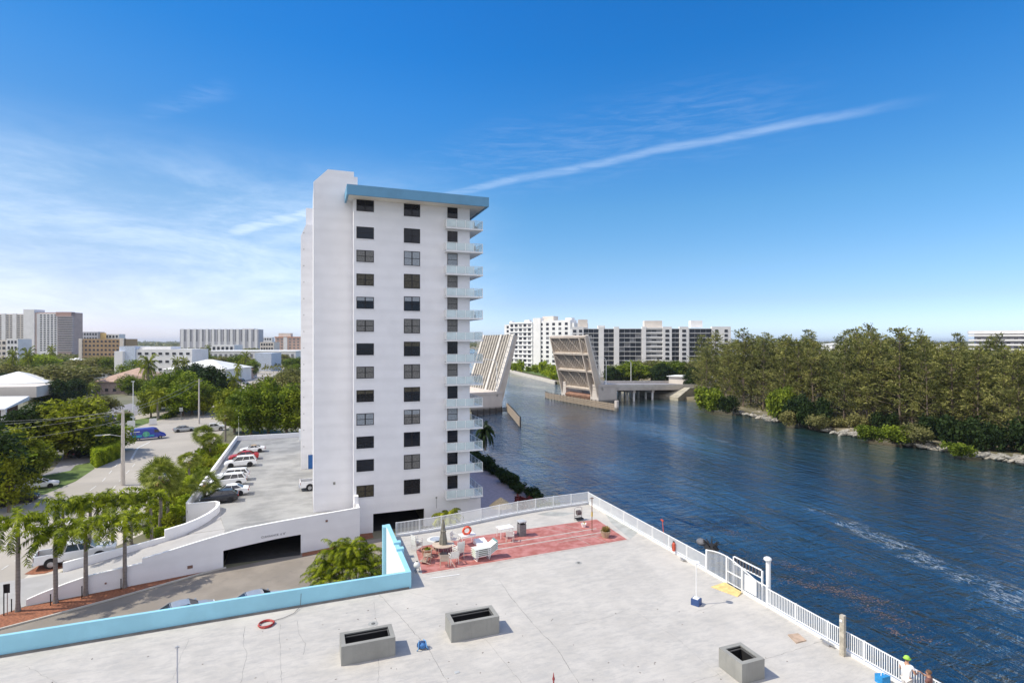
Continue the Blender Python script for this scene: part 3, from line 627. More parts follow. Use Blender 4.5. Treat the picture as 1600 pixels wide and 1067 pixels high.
CH2.put(pp(668, 876), R(250), .9, 'beige chair left of the umbrella table', 'beige patio chairs')
# closed umbrella and its table
ub = pp(692.5, 866); ut = thing('patio_umbrella', 'closed grey-green umbrella standing upright through a round table', 'umbrella', ub)
MB().tube([ub, ub + Vector((0, 0, 2.35))], .025, 8).build('pole', M_steel, ut)
um = MB(); prof = [(.20, .55), (.24, .75), (.22, 1.0), (.15, 1.5), (.17, 1.62), (.12, 1.7), (.10, 2.1), (.04, 2.38), (.01, 2.44)]; n = 16
for r_, z in prof: um.v += [(ub.x + r_ * (1 + .22 * (k % 2)) * math.cos(2 * math.pi * k / n), ub.y + r_ * (1 + .22 * (k % 2)) * math.sin(2 * math.pi * k / n), ub.z + z) for k in range(n)]
um.f += [(i * n + k, i * n + (k + 1) % n, (i + 1) * n + (k + 1) % n, (i + 1) * n + k) for i in range(len(prof) - 1) for k in range(n)]; um.mi += [0] * (len(um.f))
um.build('canopy', mat('umbrella_cloth', (.20, .185, .15), .9, .12, 5), ut)
MB().lathe([(0, 0), (.28, 0), (.28, .08), (.05, .12), (0, .12)], 14, ub).build('base', M_grey, ut)
def round_table(name, label, c_, r_, m, top, legs=4, h=.72, group=None):
    t = thing(name, label, 'table', c_, group)
    MB().lathe([(.04, h - .04), (r_, h - .04), (r_, h), (.04, h), (.04, h - .04)], 24, c_).build('tabletop', top, t)
    if legs == 1: MB().lathe([(0, 0), (.22, 0), (.2, .05), (.1, .2), (.13, h - .2), (.16, h - .05), (0, h - .05)], 14, c_).build('pedestal', m, t)
    else:
        for k in range(legs):
            a = 2 * math.pi * (k + .5) / legs; MB().tube([c_ + Vector((r_ * .8 * math.cos(a), r_ * .8 * math.sin(a), h - .04)), c_ + Vector((r_ * .75 * math.cos(a), r_ * .75 * math.sin(a), 0))], .022, 6).build('leg', m, t)
    return t
round_table('patio_table', 'round beige table around the closed umbrella', ub, .75, M_beige, M_beige)
rt2 = pp(681, 858); tt = round_table('patio_table', 'round white table with grey glass centre and one brown pedestal', rt2, .62, mat('pedestal_brown', (.33, .22, .16), .8), M_chair, 1)
MB().lathe([(0, .735), (.42, .735), (.42, .73), (0, .73)], 20, rt2).build('glass_centre', mat('table_glass', (.38, .42, .48), .15), tt)
def rect_table(label, c_, L_, W_, rz, name='patio_table'):
    t = thing(name, label, 'table', c_); M = Matrix.Rotation(rz, 3, 'Z')
    MB().obox(c_ + Vector((0, 0, .7)), (L_, W_, .05), rz).build('tabletop', M_whitec, t)
    for sx in (-1, 1):
        for sy in (-1, 1):
            p = c_ + M @ Vector((sx * (L_ / 2 - .07), sy * (W_ / 2 - .07), 0)); MB().tube([p, p + Vector((0, 0, .68))], .025, 6).build('leg', M_rail, t)
    return t
t1 = pp(730, 850); rect_table('white rectangular table carrying the orange lifebuoy', t1, 1.1, .7, .15)
t2 = pp(789, 838); rect_table('white rectangular table left of the grey bin', t2, 1.15, .75, .15)
lf = thing('lifebuoy', 'orange lifebuoy ring leaning upright on the white table', 'lifebuoy', t1 + Vector((-.05, -.1, 1.02)))
m_ = MB(); c0 = t1 + Vector((-.05, -.1, 1.02)); pts = [c0 + Vector((.27 * math.cos(a * .3927), -.12 * math.sin(a * .3927) * .5, .27 * math.sin(a * .3927))) for a in range(17)]
m_.tube(pts, .085, 8); m_.build('ring', mat('orange_red', (.75, .10, .04), .6, .1, 4), lf, smooth=True)
mm = MB()
for k in range(4):
    a = k * math.pi / 2 + .4; mm.ball(c0 + Vector((.27 * math.cos(a), -.06 * math.sin(a), .27 * math.sin(a))), .095, 8, (.7, 1, .7))
mm.build('band', M_whitec, lf)
bx = pp(752, 850); tag(MB().prism([bx + Vector((-.35, -.4, 0)), bx + Vector((.5, -.35, 0)), bx + Vector((.35, .5, 0)), bx + Vector((-.5, .4, 0))], RZ, [RZ + .05, RZ + .05, RZ + .3, RZ + .3]).build('board', M_whitec, loc=bx), 'white sloping board on the roof right of the lifebuoy table', 'board')
# stacked chaise longues
M_sling = mat('sling_fabric', (.62, .66, .58), .8, .06, 4); M_teal = mat('teal_edge', (.15, .30, .30), .8)
def make_lounger():
    t = thing('sun_lounger', 'pale sling lounger', 'sun lounger', (0, 0, 0)); fr = MB()
    for s in (-1, 1): fr.tube([(-.95, s * .32, .3), (.35, s * .32, .3), (1.0, s * .32, .62)], .022, 6)
    fr.build('frame', M_rail, t)
    m_ = MB(); m_.prism([(-.93, -.3), (.35, -.3), (.35, .3), (-.93, .3)], .29, .315); m_.prism([(.35, -.3), (.98, -.3), (.98, .3), (.35, .3)], [.29, .6, .6, .29], [.315, .625, .625, .315]); m_.build('sling', M_sling, t)
    for x in (-.75, .3):
        q = MB()
        for s in (-1, 1): q.tube([(x - .12, s * .3, .3), (x, s * .3, 0), (x + .12, s * .3, .3)], .02, 6)
        q.tube([(x, -.3, .01), (x, .3, .01)], .02, 6); q.build('leg', M_rail, t)
    MB().box(.9, 1.02, -.32, .32, .57, .66).build('headband', M_teal, t); return t
LG = Kind(make_lounger()); lc = pp(757, 873)
for k in range(5): LG.put(lc + Vector((0, .1, k * .12)), R(8), (.86, 1, 1), 'pale sling lounger, %s in the stack of five right of the umbrella' % ('bottom one', 'second from bottom', 'middle one', 'second from top', 'top one')[k], 'stacked sun loungers')
# bin
bn = pp(815, 836); bnt = thing('litter_bin', 'grey square litter bin with a canopy lid beside the court', 'litter bin', bn)
MB().obox(bn + Vector((0, 0, .42)), (.52, .52, .84), .1).build('body', mat('bin_grey', (.17, .165, .17), .8, .15, 9), bnt)
m_ = MB()
for sx in (-1, 1):
    for sy in (-1, 1): m_.obox(bn + Vector((sx * .22, sy * .22, .92)), (.06, .06, .2), .1)
m_.build('lid_posts', mat('bin_grey', (.17, .165, .17)), bnt); MB().obox(bn + Vector((0, 0, 1.05)), (.58, .58, .07), .1).build('lid', mat('bin_lid', (.42, .43, .44), .6), bnt); MB().obox(bn + Vector((0, 0, .88)), (.38, .38, .07), .1).build('liner', M_black, bnt)
def pot(name, label, c_, s, m, leafm, n=60, pl=.35):
    t = thing(name, label, 'plant pot', c_)
    MB().lathe([(0, 0), (.22 * s, 0), (.36 * s, .42 * s), (.38 * s, .46 * s), (.33 * s, .46 * s), (.3 * s, .38 * s), (0, .38 * s)], 16, c_).build('pot', m, t)
    q = MB(); rr = random.Random(4)
    for k in range(n):
        a = rr.uniform(0, 6.3); e = rr.uniform(.4, 1.4); L_ = rr.uniform(.4, 1) * pl; b = c_ + Vector((rr.uniform(-.15, .15), rr.uniform(-.15, .15), .4 * s))
        t_ = b + Vector((math.cos(a) * math.cos(e), math.sin(a) * math.cos(e), math.sin(e))) * L_; n_ = Vector((-math.sin(a), math.cos(a), 0)) * .03
        q.add([b - n_, b + n_, t_ + n_, t_ - n_], [(0, 1, 2, 3)])
    q.build('plant', leafm, t); return t
M_terra = mat('terracotta', (.45, .24, .15), .85, .12, 4)
pot('plant_pot', 'wide terracotta pot left of the umbrella table', pp(667, 869), 1.1, M_terra, M_leafo, 40, .2)
pot('plant_pot', 'tan pot with a sparse plant at the right end of the red court', pp(946, 839), 1.05, mat('tan_pot', (.42, .32, .22), .85, .1, 4), M_dry, 110, .42)
pot('plant_pot', 'small white pot at the far end of the court by the steel chair', pp(912, 823), .6, M_whitec, M_dry, 8, .2)
# white round grill and floor lamp style things
gr = pp(651.5, 893); grt = thing('kettle_grill', 'small round white kettle grill in the corner of the aqua parapet', 'grill', gr)
MB().ball(gr + Vector((0, 0, .42)), .22, 14).build('bowl', M_chair, grt, smooth=True)
for k in range(3):
    a = k * 2.09; MB().tube([gr + Vector((.12 * math.cos(a), .12 * math.sin(a), .3)), gr + Vector((.2 * math.cos(a), .2 * math.sin(a), 0))], .015, 5).build('leg', M_black, grt)
MB().obox(gr + Vector((0, 0, .66)), (.12, .05, .04)).build('handle', M_black, grt)
hcb = pp(904, 812); hct = thing('hose_cart', 'steel-framed hose reel cart at the far end of the red court', 'hose cart', hcb)
m_ = MB()
for s in (-1, 1): m_.tube([hcb + Vector((s * .33, .1, 0)), hcb + Vector((s * .33, .05, .95)), hcb + Vector((s * .15, .05, 1.05))], .025, 6)
m_.tube([hcb + Vector((-.15, .05, 1.05)), hcb + Vector((.15, .05, 1.05))], .025, 6); m_.tube([hcb + Vector((-.33, .08, .3)), hcb + Vector((.33, .08, .3))], .025, 6); m_.build('frame', M_steel, hct)
MB().tube([hcb + Vector((-.16, 0, .6)), hcb + Vector((.16, 0, .6))], .2, 14).build('reel', mat('dark_reel', (.10, .08, .08), .6), hct)
MB().obox(hcb + Vector((0, -.12, .16)), (.62, .4, .08)).build('tray', M_black, hct)
shw = pp(925, 829.5); sht = thing('shower_pole', 'thin rust-brown pole with a small arm at the end of the red court', 'pole', shw)
zt = ztop(shw, 776.5); MB().tube([shw, (shw.x, shw.y, zt)], .035, 8).build('pole', M_bronze, sht)
m_ = MB(); m_.obox((shw.x, shw.y, zt - .08), (.34, .04, .04)); m_.build('arm', M_bronze, sht); MB().obox((shw.x, shw.y, RZ + 1.3), (.1, .08, .35)).build('yellow_sleeve', mat('yellow_paint', (.6, .42, .08), .7), sht)
for x, y, r_, nm in ((583, 974, .26, 'between the parapet and the nearest shaft'), (904, 879, .22, 'in the middle of the roof')):
    c_ = P(x, y, RZ); t = thing('roof_drain', 'small stained round roof drain ' + nm, 'drain', c_, 'roof drains')
    MB().lathe([(0, .006), (r_, .006), (r_, .002)], 18, c_).build('stained_ring', mat('drain_stain', (.34, .34, .32), .9), t); MB().lathe([(0, .03), (r_ * .35, .03), (r_ * .4, .006)], 12, c_).build('grate', mat('drain_grate', (.12, .12, .11), .7), t)
gd = P(714, 1050, RZ); tag(MB().obox(gd + Vector((0, 0, .01)), (.22, .16, .02), .1).build('roof_plate', mat('plate_grey', (.42, .43, .42), .6), loc=gd), 'small grey metal plate set in the roof below the middle shaft', 'plate')
db = MB(); random.seed(21)
for k in range(60):
    q = P(random.uniform(30, 1250), random.uniform(935, 1066), RZ)
    if q.x < 22 and q.y < 31: db.obox(q + Vector((0, 0, .006)), (random.uniform(.03, .09), random.uniform(.02, .05), .012), random.uniform(0, 3))
tag(db.build('roof_debris', mat('debris', (.16, .14, .12), .9)), 'dark scattered scraps and leaves on the pale roof', 'debris', kind='stuff')
rod = pp(668, 903); tag(MB().tube([P(673, 903, RZ + .02), P(718, 897, RZ + .02)], .03, 6).build('pipe', M_rail, loc=P(673, 903, RZ)), 'white pipe lying on the roof along the near edge of the red court', 'pipe')
bg_ = P(1379, 1066, RZ); bgt = thing('beach_bag', 'bright blue bag on the roof by the riverside railing', 'bag', bg_)
MB().prism([bg_ + Vector((-.22, -.15, 0)), bg_ + Vector((.2, -.2, 0)), bg_ + Vector((.22, .15, 0)), bg_ + Vector((-.2, .2, 0))], RZ, [RZ + .32, RZ + .36, RZ + .3, RZ + .34]).build('bag', mat('bag_blue', (.02, .25, .55), .7, .15, 5), bgt)
m_ = MB(); m_.tube([bg_ + Vector((-.1, 0, .32)), bg_ + Vector((-.06, 0, .5)), bg_ + Vector((.08, 0, .5)), bg_ + Vector((.1, 0, .32))], .015, 5); m_.build('handle', M_whitec, bgt)

# ---- people by the railing
def skinned(name, joints, bones, m, parent, sub=1):
    me = bpy.data.meshes.new(name); me.from_pydata([j[0] for j in joints], bones, [])
    o = bpy.data.objects.new(name, me); sc.collection.objects.link(o)
    o.modifiers.new('s', 'SKIN'); sd = o.modifiers.new('u', 'SUBSURF'); sd.levels = sub; sd.render_levels = sub
    if not me.skin_vertices: bpy.context.view_layer.objects.active = o
    for i, j in enumerate(joints):
        r_ = j[1]; r_ = r_ if isinstance(r_, tuple) else (r_, r_)
        me.skin_vertices[0].data[i].radius = r_
    me.skin_vertices[0].data[0].use_root = True
    dg = bpy.context.evaluated_depsgraph_get(); dg.update(); m2 = bpy.data.meshes.new_from_object(o.evaluated_get(dg))
    sc.collection.objects.unlink(o); bpy.data.objects.remove(o)
    m2.materials.clear(); m2.materials.append(m); m2.shade_smooth(); m2.name = name
    q = bpy.data.objects.new(name, m2); sc.collection.objects.link(q); q.parent = parent; q['_o'] = parent['_o']; OFF.append(q); return q
M_skin = mat('skin', (.50, .28, .19), .6, .06, 8); M_skin2 = mat('tanned_skin', (.36, .19, .12), .6, .06, 8)
def person(label, loc, rz, skin, shirt, shorts, hair, cap=None, arm_up=False, h=1.74):
    t = thing('person', label, 'person', (0, 0, 0)); s = h / 1.74
    V = lambda x, y, z: (x * s, y * s, z * s)
    J = [(V(0, 0, .95), (.15, .11)), (V(0, -.01, 1.12), (.13, .10)), (V(0, -.01, 1.32), (.16, .11)), (V(0, 0, 1.45), (.09, .08)), (V(0, .0, 1.53), (.055, .055)), (V(0, .02, 1.60), (.07, .085)), (V(0, .02, 1.69), (.075, .09)), (V(0, .01, 1.74), (.04, .05))]
    B = [(0, 1), (1, 2), (2, 3), (3, 4), (4, 5), (5, 6), (6, 7)]
    def chain(pts, start):
        prev = start
        for p, r_ in pts: J.append((V(*p), r_)); B.append((prev, len(J) - 1)); prev = len(J) - 1
        return prev
    for sx in (-1, 1):
        chain([((sx * .1, 0, .86), .09), ((sx * .11, .03, .5), .062), ((sx * .11, .0, .28), .052), ((sx * .11, -.02, .08), .036), ((sx * .12, .1, .035), (.04, .03)), ((sx * .12, .18, .025), (.035, .02))], 0)
        up = arm_up and sx > 0
        el = (sx * .30, .22, 1.30) if up else (sx * .27, .05, 1.14); wr = (sx * .16, .34, 1.45) if up else (sx * .22, .30, 1.08)
        wi = chain([((sx * .19, 0, 1.41), .055), (el, .04), (wr, .026), ((wr[0], wr[1] + .07, wr[2] + .0), (.036, .016))], 2)
        b = Vector((wr[0], wr[1] + .07, wr[2]))
        for k in range(4):
            o_ = (k - 1.5) * .019; L_ = (.065, .078, .072, .055)[k]
            chain([((b.x + o_, b.y + L_ * .5, b.z - .005), .0085), ((b.x + o_, b.y + L_, b.z - .03), .007)], wi)
        chain([((b.x - sx * .04, b.y - .02, b.z - .01), .010), ((b.x - sx * .055, b.y + .02, b.z - .025), .008)], wi)
    J.append((V(0, .115, 1.625), .012)); B.append((5, len(J) - 1))
    skinned('body', J, B, skin, t)
    e = .018
    Js = [(V(0, 0, .84), (.15, .12)), (V(0, 0, .95), (.165 + e, .125 + e)), (V(0, -.01, 1.12), (.14 + e, .11 + e)), (V(0, -.01, 1.32), (.165 + e, .115 + e)), (V(0, 0, 1.44), (.08 + e, .08))]; Bs = [(0, 1), (1, 2), (2, 3), (3, 4)]
    for sx in (-1, 1): Js += [(V(sx * .19, 0, 1.41), .07), (V(sx * .25, .06, 1.27), .062)]; Bs += [(3, len(Js) - 2), (len(Js) - 2, len(Js) - 1)]
    skinned('shirt', Js, Bs, shirt, t)
    Jp = [(V(0, 0, .93), (.165, .125))]; Bp = []
    for sx in (-1, 1): Jp += [(V(sx * .1, 0, .84), .105), (V(sx * .115, .02, .56), .088)]; Bp += [(0, len(Jp) - 2), (len(Jp) - 2, len(Jp) - 1)]
    skinned('shorts', Jp, Bp, shorts, t)
    hb = MB(); hb.ball(V(0, -.005, 1.665), .100 * s, 14, (.93, 1.1, .95)); hb.build('hair', hair, t, smooth=True)
    for sx in (-1, 1):
        q = MB(); q.ball(V(sx * .034, .112, 1.645), .012, 8); q.build('eye', M_black, t); q = MB(); q.ball(V(sx * .098, .02, 1.63), .025, 8, (.4, .8, 1.2)); q.build('ear', skin, t)
    MB().obox(V(0, .108, 1.575), (.045, .012, .010)).build('mouth', mat('lips', (.35, .12, .10), .6), t)
    fm = MB(); fm.ball(V(0, .05, 1.62), .088 * s, 14, (.86, .75, 1.05)); fm.build('face', skin, t, smooth=True)
    if cap:
        q = MB(); q.ball(V(0, .0, 1.70), .108 * s, 16, (.95, 1.12, .75)); q.lathe([(.10 * s, 0), (.145 * s, -.02 * s), (.10 * s, -.012 * s)], 16, V(0, .02, 1.68)); q.build('cap', cap, t, smooth=True)
    t.location = loc; t.rotation_euler = (0, 0, rz); return t
person('standing person in a lime green cap and white shirt at the riverside railing', (22.75, 15.25, RZ), R(-80), M_skin, M_whitec, mat('pale_shorts', (.6, .58, .55), .8), mat('brown_hair', (.10, .06, .04), .8), mat('lime_cap', (.35, .65, .08), .7), h=1.76)
person('bare-armed person with brown hair and dark top, right of the lime-capped person', (22.9, 14.5, RZ), R(20), M_skin2, mat('dark_top', (.16, .07, .06), .8), mat('pink_shorts', (.62, .42, .40), .8), mat('mid_brown_hair', (.12, .065, .035), .8), arm_up=True, h=1.6)

# ================================================================== TOWER
tw = thing('apartment_tower', 'tall white apartment tower with blue roof fascia, stacked balconies and bronze windows', 'building', (12, 80, 0))
FY = 67.0; ROWS = [38.77, 35.54, 32.78, 30.0, 27.27, 24.55, 21.78, 19.03, 16.25, 13.5, 10.77, 8.04, 5.0]
# main body walls (front wall carries openings for the garage door, so it is pieced)
b = MB(); b.box(5.14, 19.28, FY, FY + .4, 2.2, 39.6); b.box(5.14, 7.35, FY, FY + .4, 0, 2.2); b.box(13.48, 19.28, FY, FY + .4, 0, 2.2)
b.box(5.14, 5.54, FY + .4, 112, 0, 39.6); b.box(18.88, 19.28, FY + .4, 112, 0, 39.6); b.box(5.54, 18.88, 111.6, 112, 0, 39.6); b.build('wall', M_tower, tw)
b = MB(); b.box(19.28, 20.8, FY + .25, 104, 0, 2.75); b.build('podium', M_tower, tw)
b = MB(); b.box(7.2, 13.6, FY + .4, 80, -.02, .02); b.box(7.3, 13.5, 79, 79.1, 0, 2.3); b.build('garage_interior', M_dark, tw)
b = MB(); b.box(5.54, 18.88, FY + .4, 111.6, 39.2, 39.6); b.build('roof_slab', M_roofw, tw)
fz0, fz1 = 39.3, 40.45
b = MB(); b.box(4.19, 21.02, 64.5, 64.72, fz0, fz1); b.box(20.8, 21.02, 64.72, 90, fz0, fz1); b.box(4.19, 4.41, 64.72, 68.8, fz0, fz1); b.build('roof_fascia', M_fasc, tw)
b = MB(); b.box(4.41, 20.8, 64.72, 66.98, fz0 + .12, fz0 + .3); b.box(19.3, 20.8, 66.98, 90, fz0 + .12, fz0 + .3); b.build('soffit', mat('soffit_cream', (.74, .70, .62), .85, .05, .3), tw)
b = MB(); b.box(4.45, 20.78, 64.74, 90, 39.62, 39.75); b.build('roof_membrane', M_roofw, tw)
def chamfer(x0, xc, x1, y0, y1, z0, zc, z1):   # block with its upper left corner cut off
    m_ = MB(); pr = [(x0, z0), (x1, z0), (x1, z1), (xc, z1), (x0, zc)]; n = len(pr)
    m_.add([(x, y0, z) for x, z in pr] + [(x, y1, z) for x, z in pr], [tuple(range(n)), tuple(range(2 * n - 1, n - 1, -1))] + [(i, i + n, (i + 1) % n + n, (i + 1) % n) for i in range(n)])
    return m_
chamfer(.7, 2.3, 5.3, 69, 78, 0, 41.55, 43.2).build('stair_core', M_tower, tw)
q = MB(); q.box(5.3, 5.75, 69.3, 77, 39.7, 42.7); q.box(3.6, 5.1, 70, 76, 43.2, 43.3); q.build('core_cap', M_tower, tw)
chamfer(-.95, -.2, 5.1, 93, 108, 0, 39.4, 41.2).build('rear_core', M_tower, tw)
MB().box(-.2, 5.0, 95, 106, 41.2, 44.3).build('lift_room', M_tower, tw)
q = MB(); q.box(5.10, 5.16, 66.985, 67.0, 4.1, 39.3); q.build('sunlit_edge', M_cap, tw)  # whiter strips colour in the sunlit edge lines of the left corners
q = MB(); q.box(.68, .74, 68.97, 69.0, 3, 41.5); q.box(-.96, -.9, 92.97, 93, 3, 39.4); q.build('sunlit_edge', M_cap, tw)
# doors at deck level, vents
db_ = MB().box(.15, .95, 92.93, 93.0, 2.5, 4.7).build('door', mat('door_blue', (.02, .12, .36), .5, .1, 2), tw)
MB().box(-.05, .13, 92.9, 93.02, 2.5, 4.85).build('door_frame', M_cap, tw)
for (x, y, z) in ((2.9, 68.97, 5.6),): MB().box(x, x + .25, y - .05, y + .02, z, z + .3).build('vent', M_grey, tw)
for k in range(14): MB().box(-.55, -.45, 92.95, 93, 6 + k * 2.6, 6.15 + k * 2.6).build('wall_vent', M_grey, tw)
# windows
rr = random.Random(11)
def window(x0, x1, zc, h, kind, cross=True):
    fr = MB(); t = .07; y0, y1 = FY - .03, FY + .05; z0, z1 = zc - h / 2, zc + h / 2
    fr.box(x0, x1, y0, y1, z0, z0 + t); fr.box(x0, x1, y0, y1, z1 - t, z1); fr.box(x0, x0 + t, y0, y1, z0 + t, z1 - t); fr.box(x1 - t, x1, y0, y1, z0 + t, z1 - t)
    xm = (x0 + x1) / 2
    if cross: fr.box(xm - .06, xm + .06, y0 + .01, y1, z0 + t, z1 - t); fr.box(x0 + t, xm - .06, y0 + .015, y1, zc - .035, zc + .035); fr.box(xm + .06, x1 - t, y0 + .015, y1, zc - .035, zc + .035)
    else: fr.box(x0 + t, x1 - t, y0 + .015, y1, zc - .03, zc + .03)
    o = fr.build('window', M_frame, tw); MB().box(x0 - .06, x1 + .06, FY - .07, FY - .031, z0 - .09, z0 - .02).build('sill', M_tower, o)
    p = MB(); zs = zc + h * .18
    mlist = {'d': [M_glass, M_glass], 'b': [M_blind, M_blind], 'p': [M_blind2, M_blind2], 'w': [M_blind3, M_blind3], 'h': [M_blind2, M_glass], 'g': [M_blind3, M_glass], 'm': [M_blind2, M_blind]}[kind]
    p.box(x0 + t, x1 - t, FY - .012, FY + .001, zs, z1 - t); p.cur = 1; p.box(x0 + t, x1 - t, FY - .012, FY + .001, z0 + t, zs)
    p.build('pane', mlist, o)
K1 = 'ddbwhbdbgpddw'; K2 = 'ddpwhbgbgmdbd'; K3 = 'ddpbbbdbdpddd'
for i, z in enumerate(ROWS):
    window(5.43, 7.43, z, 1.40, K1[i], K1[i] != 'd' or i in (0,)); window(10.98, 12.95, z + .02, 1.76, K2[i], True); window(16.38, 17.68, z + .12, 1.62, K3[i], False)
# balconies
BALZ = [36.75, 33.9, 31.05, 28.3, 25.6, 22.85, 20.12, 17.37, 14.62, 11.9, 9.18, 6.5, 3.35]
for i, z in enumerate(BALZ):
    s = MB(); s.box(16.0, 20.72, 65.95, 66.97, z - .14, z); s.box(19.3, 20.72, 66.97, 74.6, z - .14, z); o = s.build('balcony', M_whitec, tw)
    if i >= 5 or i == 0 or i == 2 or i == 3:
        pass
    for x0, x1 in ((16.06, 17.25), (17.31, 18.4), (18.46, 19.5)): MB().box(x0, x1, 66.0, 66.015, z + .1, z + .98).build('glass_panel', M_frost, o)
    MB().box(19.56, 20.62, 66.0, 66.015, z + .1, z + .98).build('glass_panel', M_clear, o)
    y = 66.06
    while y < 74.2: MB().box(20.64, 20.655, y, y + 1.5, z + .1, z + .98).build('glass_panel', M_clear, o); y += 1.6
    r_ = MB(); r_.box(16.02, 20.68, 65.98, 66.04, z + 1.01, z + 1.045); r_.box(20.63, 20.67, 66.04, 74.5, z + 1.01, z + 1.045); r_.box(16.02, 20.68, 65.99, 66.03, z + .04, z + .08)
    for x in (16.0, 17.25, 18.4, 19.5, 20.62): r_.box(x, x + .06, 65.985, 66.035, z, z + 1.0)
    y = 67.6
    while y < 74.4: r_.box(20.63, 20.675, y, y + .05, z, z + 1.0); y += 1.6
    r_.box(15.98, 16.03, 66.04, 66.97, z + .1, z + 1.05); r_.build('rail', M_rail, o)
q = MB()
for i, z in enumerate(BALZ):
    q.box(19.28, 19.3, 68.2, 71.6, z + .05, z + 2.1)
q.build('sliding_doors', M_glass, tw)
q = MB(); q.tube([(14.9, 66.6, 2.2), (14.9, 66.6, 3.4)], .03, 6); q.ball((14.9, 66.6, 3.5), .12, 8); q.build('antenna_mount', M_grey, tw)
for (bx_, by_, bz, lab, m) in ((20.0, 66.9, BALZ[0], 'dark armchair on the top balcony of the tower', M_frame), (20.25, 67.8, BALZ[0], 'dark chair behind the armchair on the top balcony', M_frame), (19.75, 67.0, BALZ[4], 'dark covered chair on the fifth balcony from the top', M_frame), (20.2, 67.1, BALZ[1], 'small pale chair on the second balcony from the top', M_steel)):
    t = thing('balcony_chair', lab, 'chair', (bx_, by_, bz), 'chairs on the tower balconies')
    MB().box(bx_ - .25, bx_ + .25, by_ - .25, by_ + .25, bz + .38, bz + .46).build('seat', m, t); MB().box(bx_ - .25, bx_ - .18, by_ - .25, by_ + .25, bz + .46, bz + .95).build('backrest', m, t)
    for sx in (-1, 1):
        for sy in (-1, 1): MB().box(bx_ + sx * .21 - .02, bx_ + sx * .21 + .02, by_ + sy * .21 - .02, by_ + sy * .21 + .02, bz, bz + .38).build('leg', m, t)

# ================================================================== GARAGE
DZ = 2.5
gg = thing('parking_garage', 'low white parking garage with roof deck, curved ramp and dark entrance', 'garage', (-5, 80, 0))
WL = lambda X: 61.66 + (X + 8.1) * .2035
# deck slab
b = MB(); b.prism([(-8.3, 66.2), (-8.1, 62.1), (5.1, 64.6), (5.1, 69.5), (5.1, 124.8), (-13.5, 124.8), (-13.5, 75.2), (-9.7, 75.2), (-9.35, 71.0)], DZ - .3, DZ); b.build('deck', M_deck, gg)
b = MB(); inner = lambda X: 68.6 + (X + 9.6) * .2035
XS = [-8.2, -10, -12, -14, -16, -18, -20, -22.6]
def rz_(X): return max(0.03, min(DZ, DZ - ((-8 - X) / 14.2) ** 1.0 * 2.47))
for i in range(len(XS) - 1):
    a, c = XS[i], XS[i + 1]; b.prism([(a, WL(a) + .1), (a, inner(a)), (c, inner(c)), (c, WL(c) + .1)], -.1, [rz_(a) - .008, rz_(a) - .008, rz_(c) - .008, rz_(c) - .008])
b.prism([(-8.2, 66.4), (-8.2, 71.5), (-9.36, 70.9), (-12.2, 68.2), (-11.5, 67.9)], -.1, [DZ - .012, DZ - .012, DZ - .02, 1.85, 1.93])
b.prism([(-9.36, 70.9), (-9.7, 75.2), (-10.0, 75.1), (-10.1, 71.6), (-12.2, 68.2)], -.1, [DZ - .024] * 4 + [1.84])
b.prism([(-8.0, 61.8), (-8.2, 61.7), (-8.2, 66.4), (-8.0, 66.4)], -.1, [DZ - .016] * 4)
b.build('ramp', M_ramp, gg)
b = MB(); b.sheet([(-22.6, WL(-22.6) + .1), (-22.6, 66.2), (-27.5, 65.2), (-30, 62), (-30, 55), (-24.6, 56.9)], .022); struct(b.build('pavement', M_ramp))
# front wall with sloping top and the dark entrance
b = MB(); T = .25
tops = [(5.59, 3.82), (.7, 3.76), (-3, 3.7), (-6.1, 3.6), (-8.1, 3.33), (-10.5, 2.95), (-13.1, 2.5), (-14.5, 2.3)]
def ztopw(X, tp=tops):
    for (xa, za), (xb, zb) in zip(tp, tp[1:]):
        if xa >= X >= xb: return za + (zb - za) * (X - xa) / (xb - xa)
    return tp[-1][1]
def wseg(m_, xa, xb, z0a, z0b, z1a, z1b, y=0, t=T): m_.prism([(xa, WL(xa) + y), (xa, WL(xa) + y + t), (xb, WL(xb) + y + t), (xb, WL(xb) + y)], [z0a, z0a, z0b, z0b], [z1a, z1a, z1b, z1b])
xs = [5.59, .7, -.65]
for a, c in zip(xs, xs[1:]): wseg(b, a, c, 0, 0, ztopw(a), ztopw(c))
xs = [-.65, -3, -6.1, -7.9]; ol = lambda X: 2.0 - max(0, (-3.5 - X)) * .06
for a, c in zip(xs, xs[1:]): wseg(b, a, c, ol(a), ol(c), ztopw(a), ztopw(c))
xs = [-7.9, -8.1, -10.5, -13.1, -14.5]
for a, c in zip(xs, xs[1:]): wseg(b, a, c, 0, 0, ztopw(a), ztopw(c))
tl = [(-14.5, 1.9), (-16.5, 1.75), (-18.5, 1.6), (-20.1, 1.25), (-21.8, .78), (-22.6, .5)]
for (a, za), (c, zc) in zip(tl, tl[1:]): wseg(b, a, c, 0, 0, za, zc)
b.box(5.35, 5.6, 64.7, 66.97, 0, 3.8); b.box(5.14, 5.59, 66.2, 66.96, 3.8, 4.7)
b.build('front_wall', M_tower, gg)
b = MB()
for seg in (tops, tl):
    for (a, za), (c, zc) in zip(seg, seg[1:]): wseg(b, a, c, za, zc, za + .05, zc + .05, -.03, T + .06)
b.build('coping', M_cap, gg)
b = MB(); b.box(-7.9, -.7, 62.6, 74, -.02, .03); b.box(-8.1, -.5, 73.9, 74, 0, 2.2); b.box(-8.1, -8.0, 62.2, 74, 0, 2.1); b.box(-.6, -.5, 63.6, 74, 0, 2.1); b.build('garage_interior', M_dark, gg)
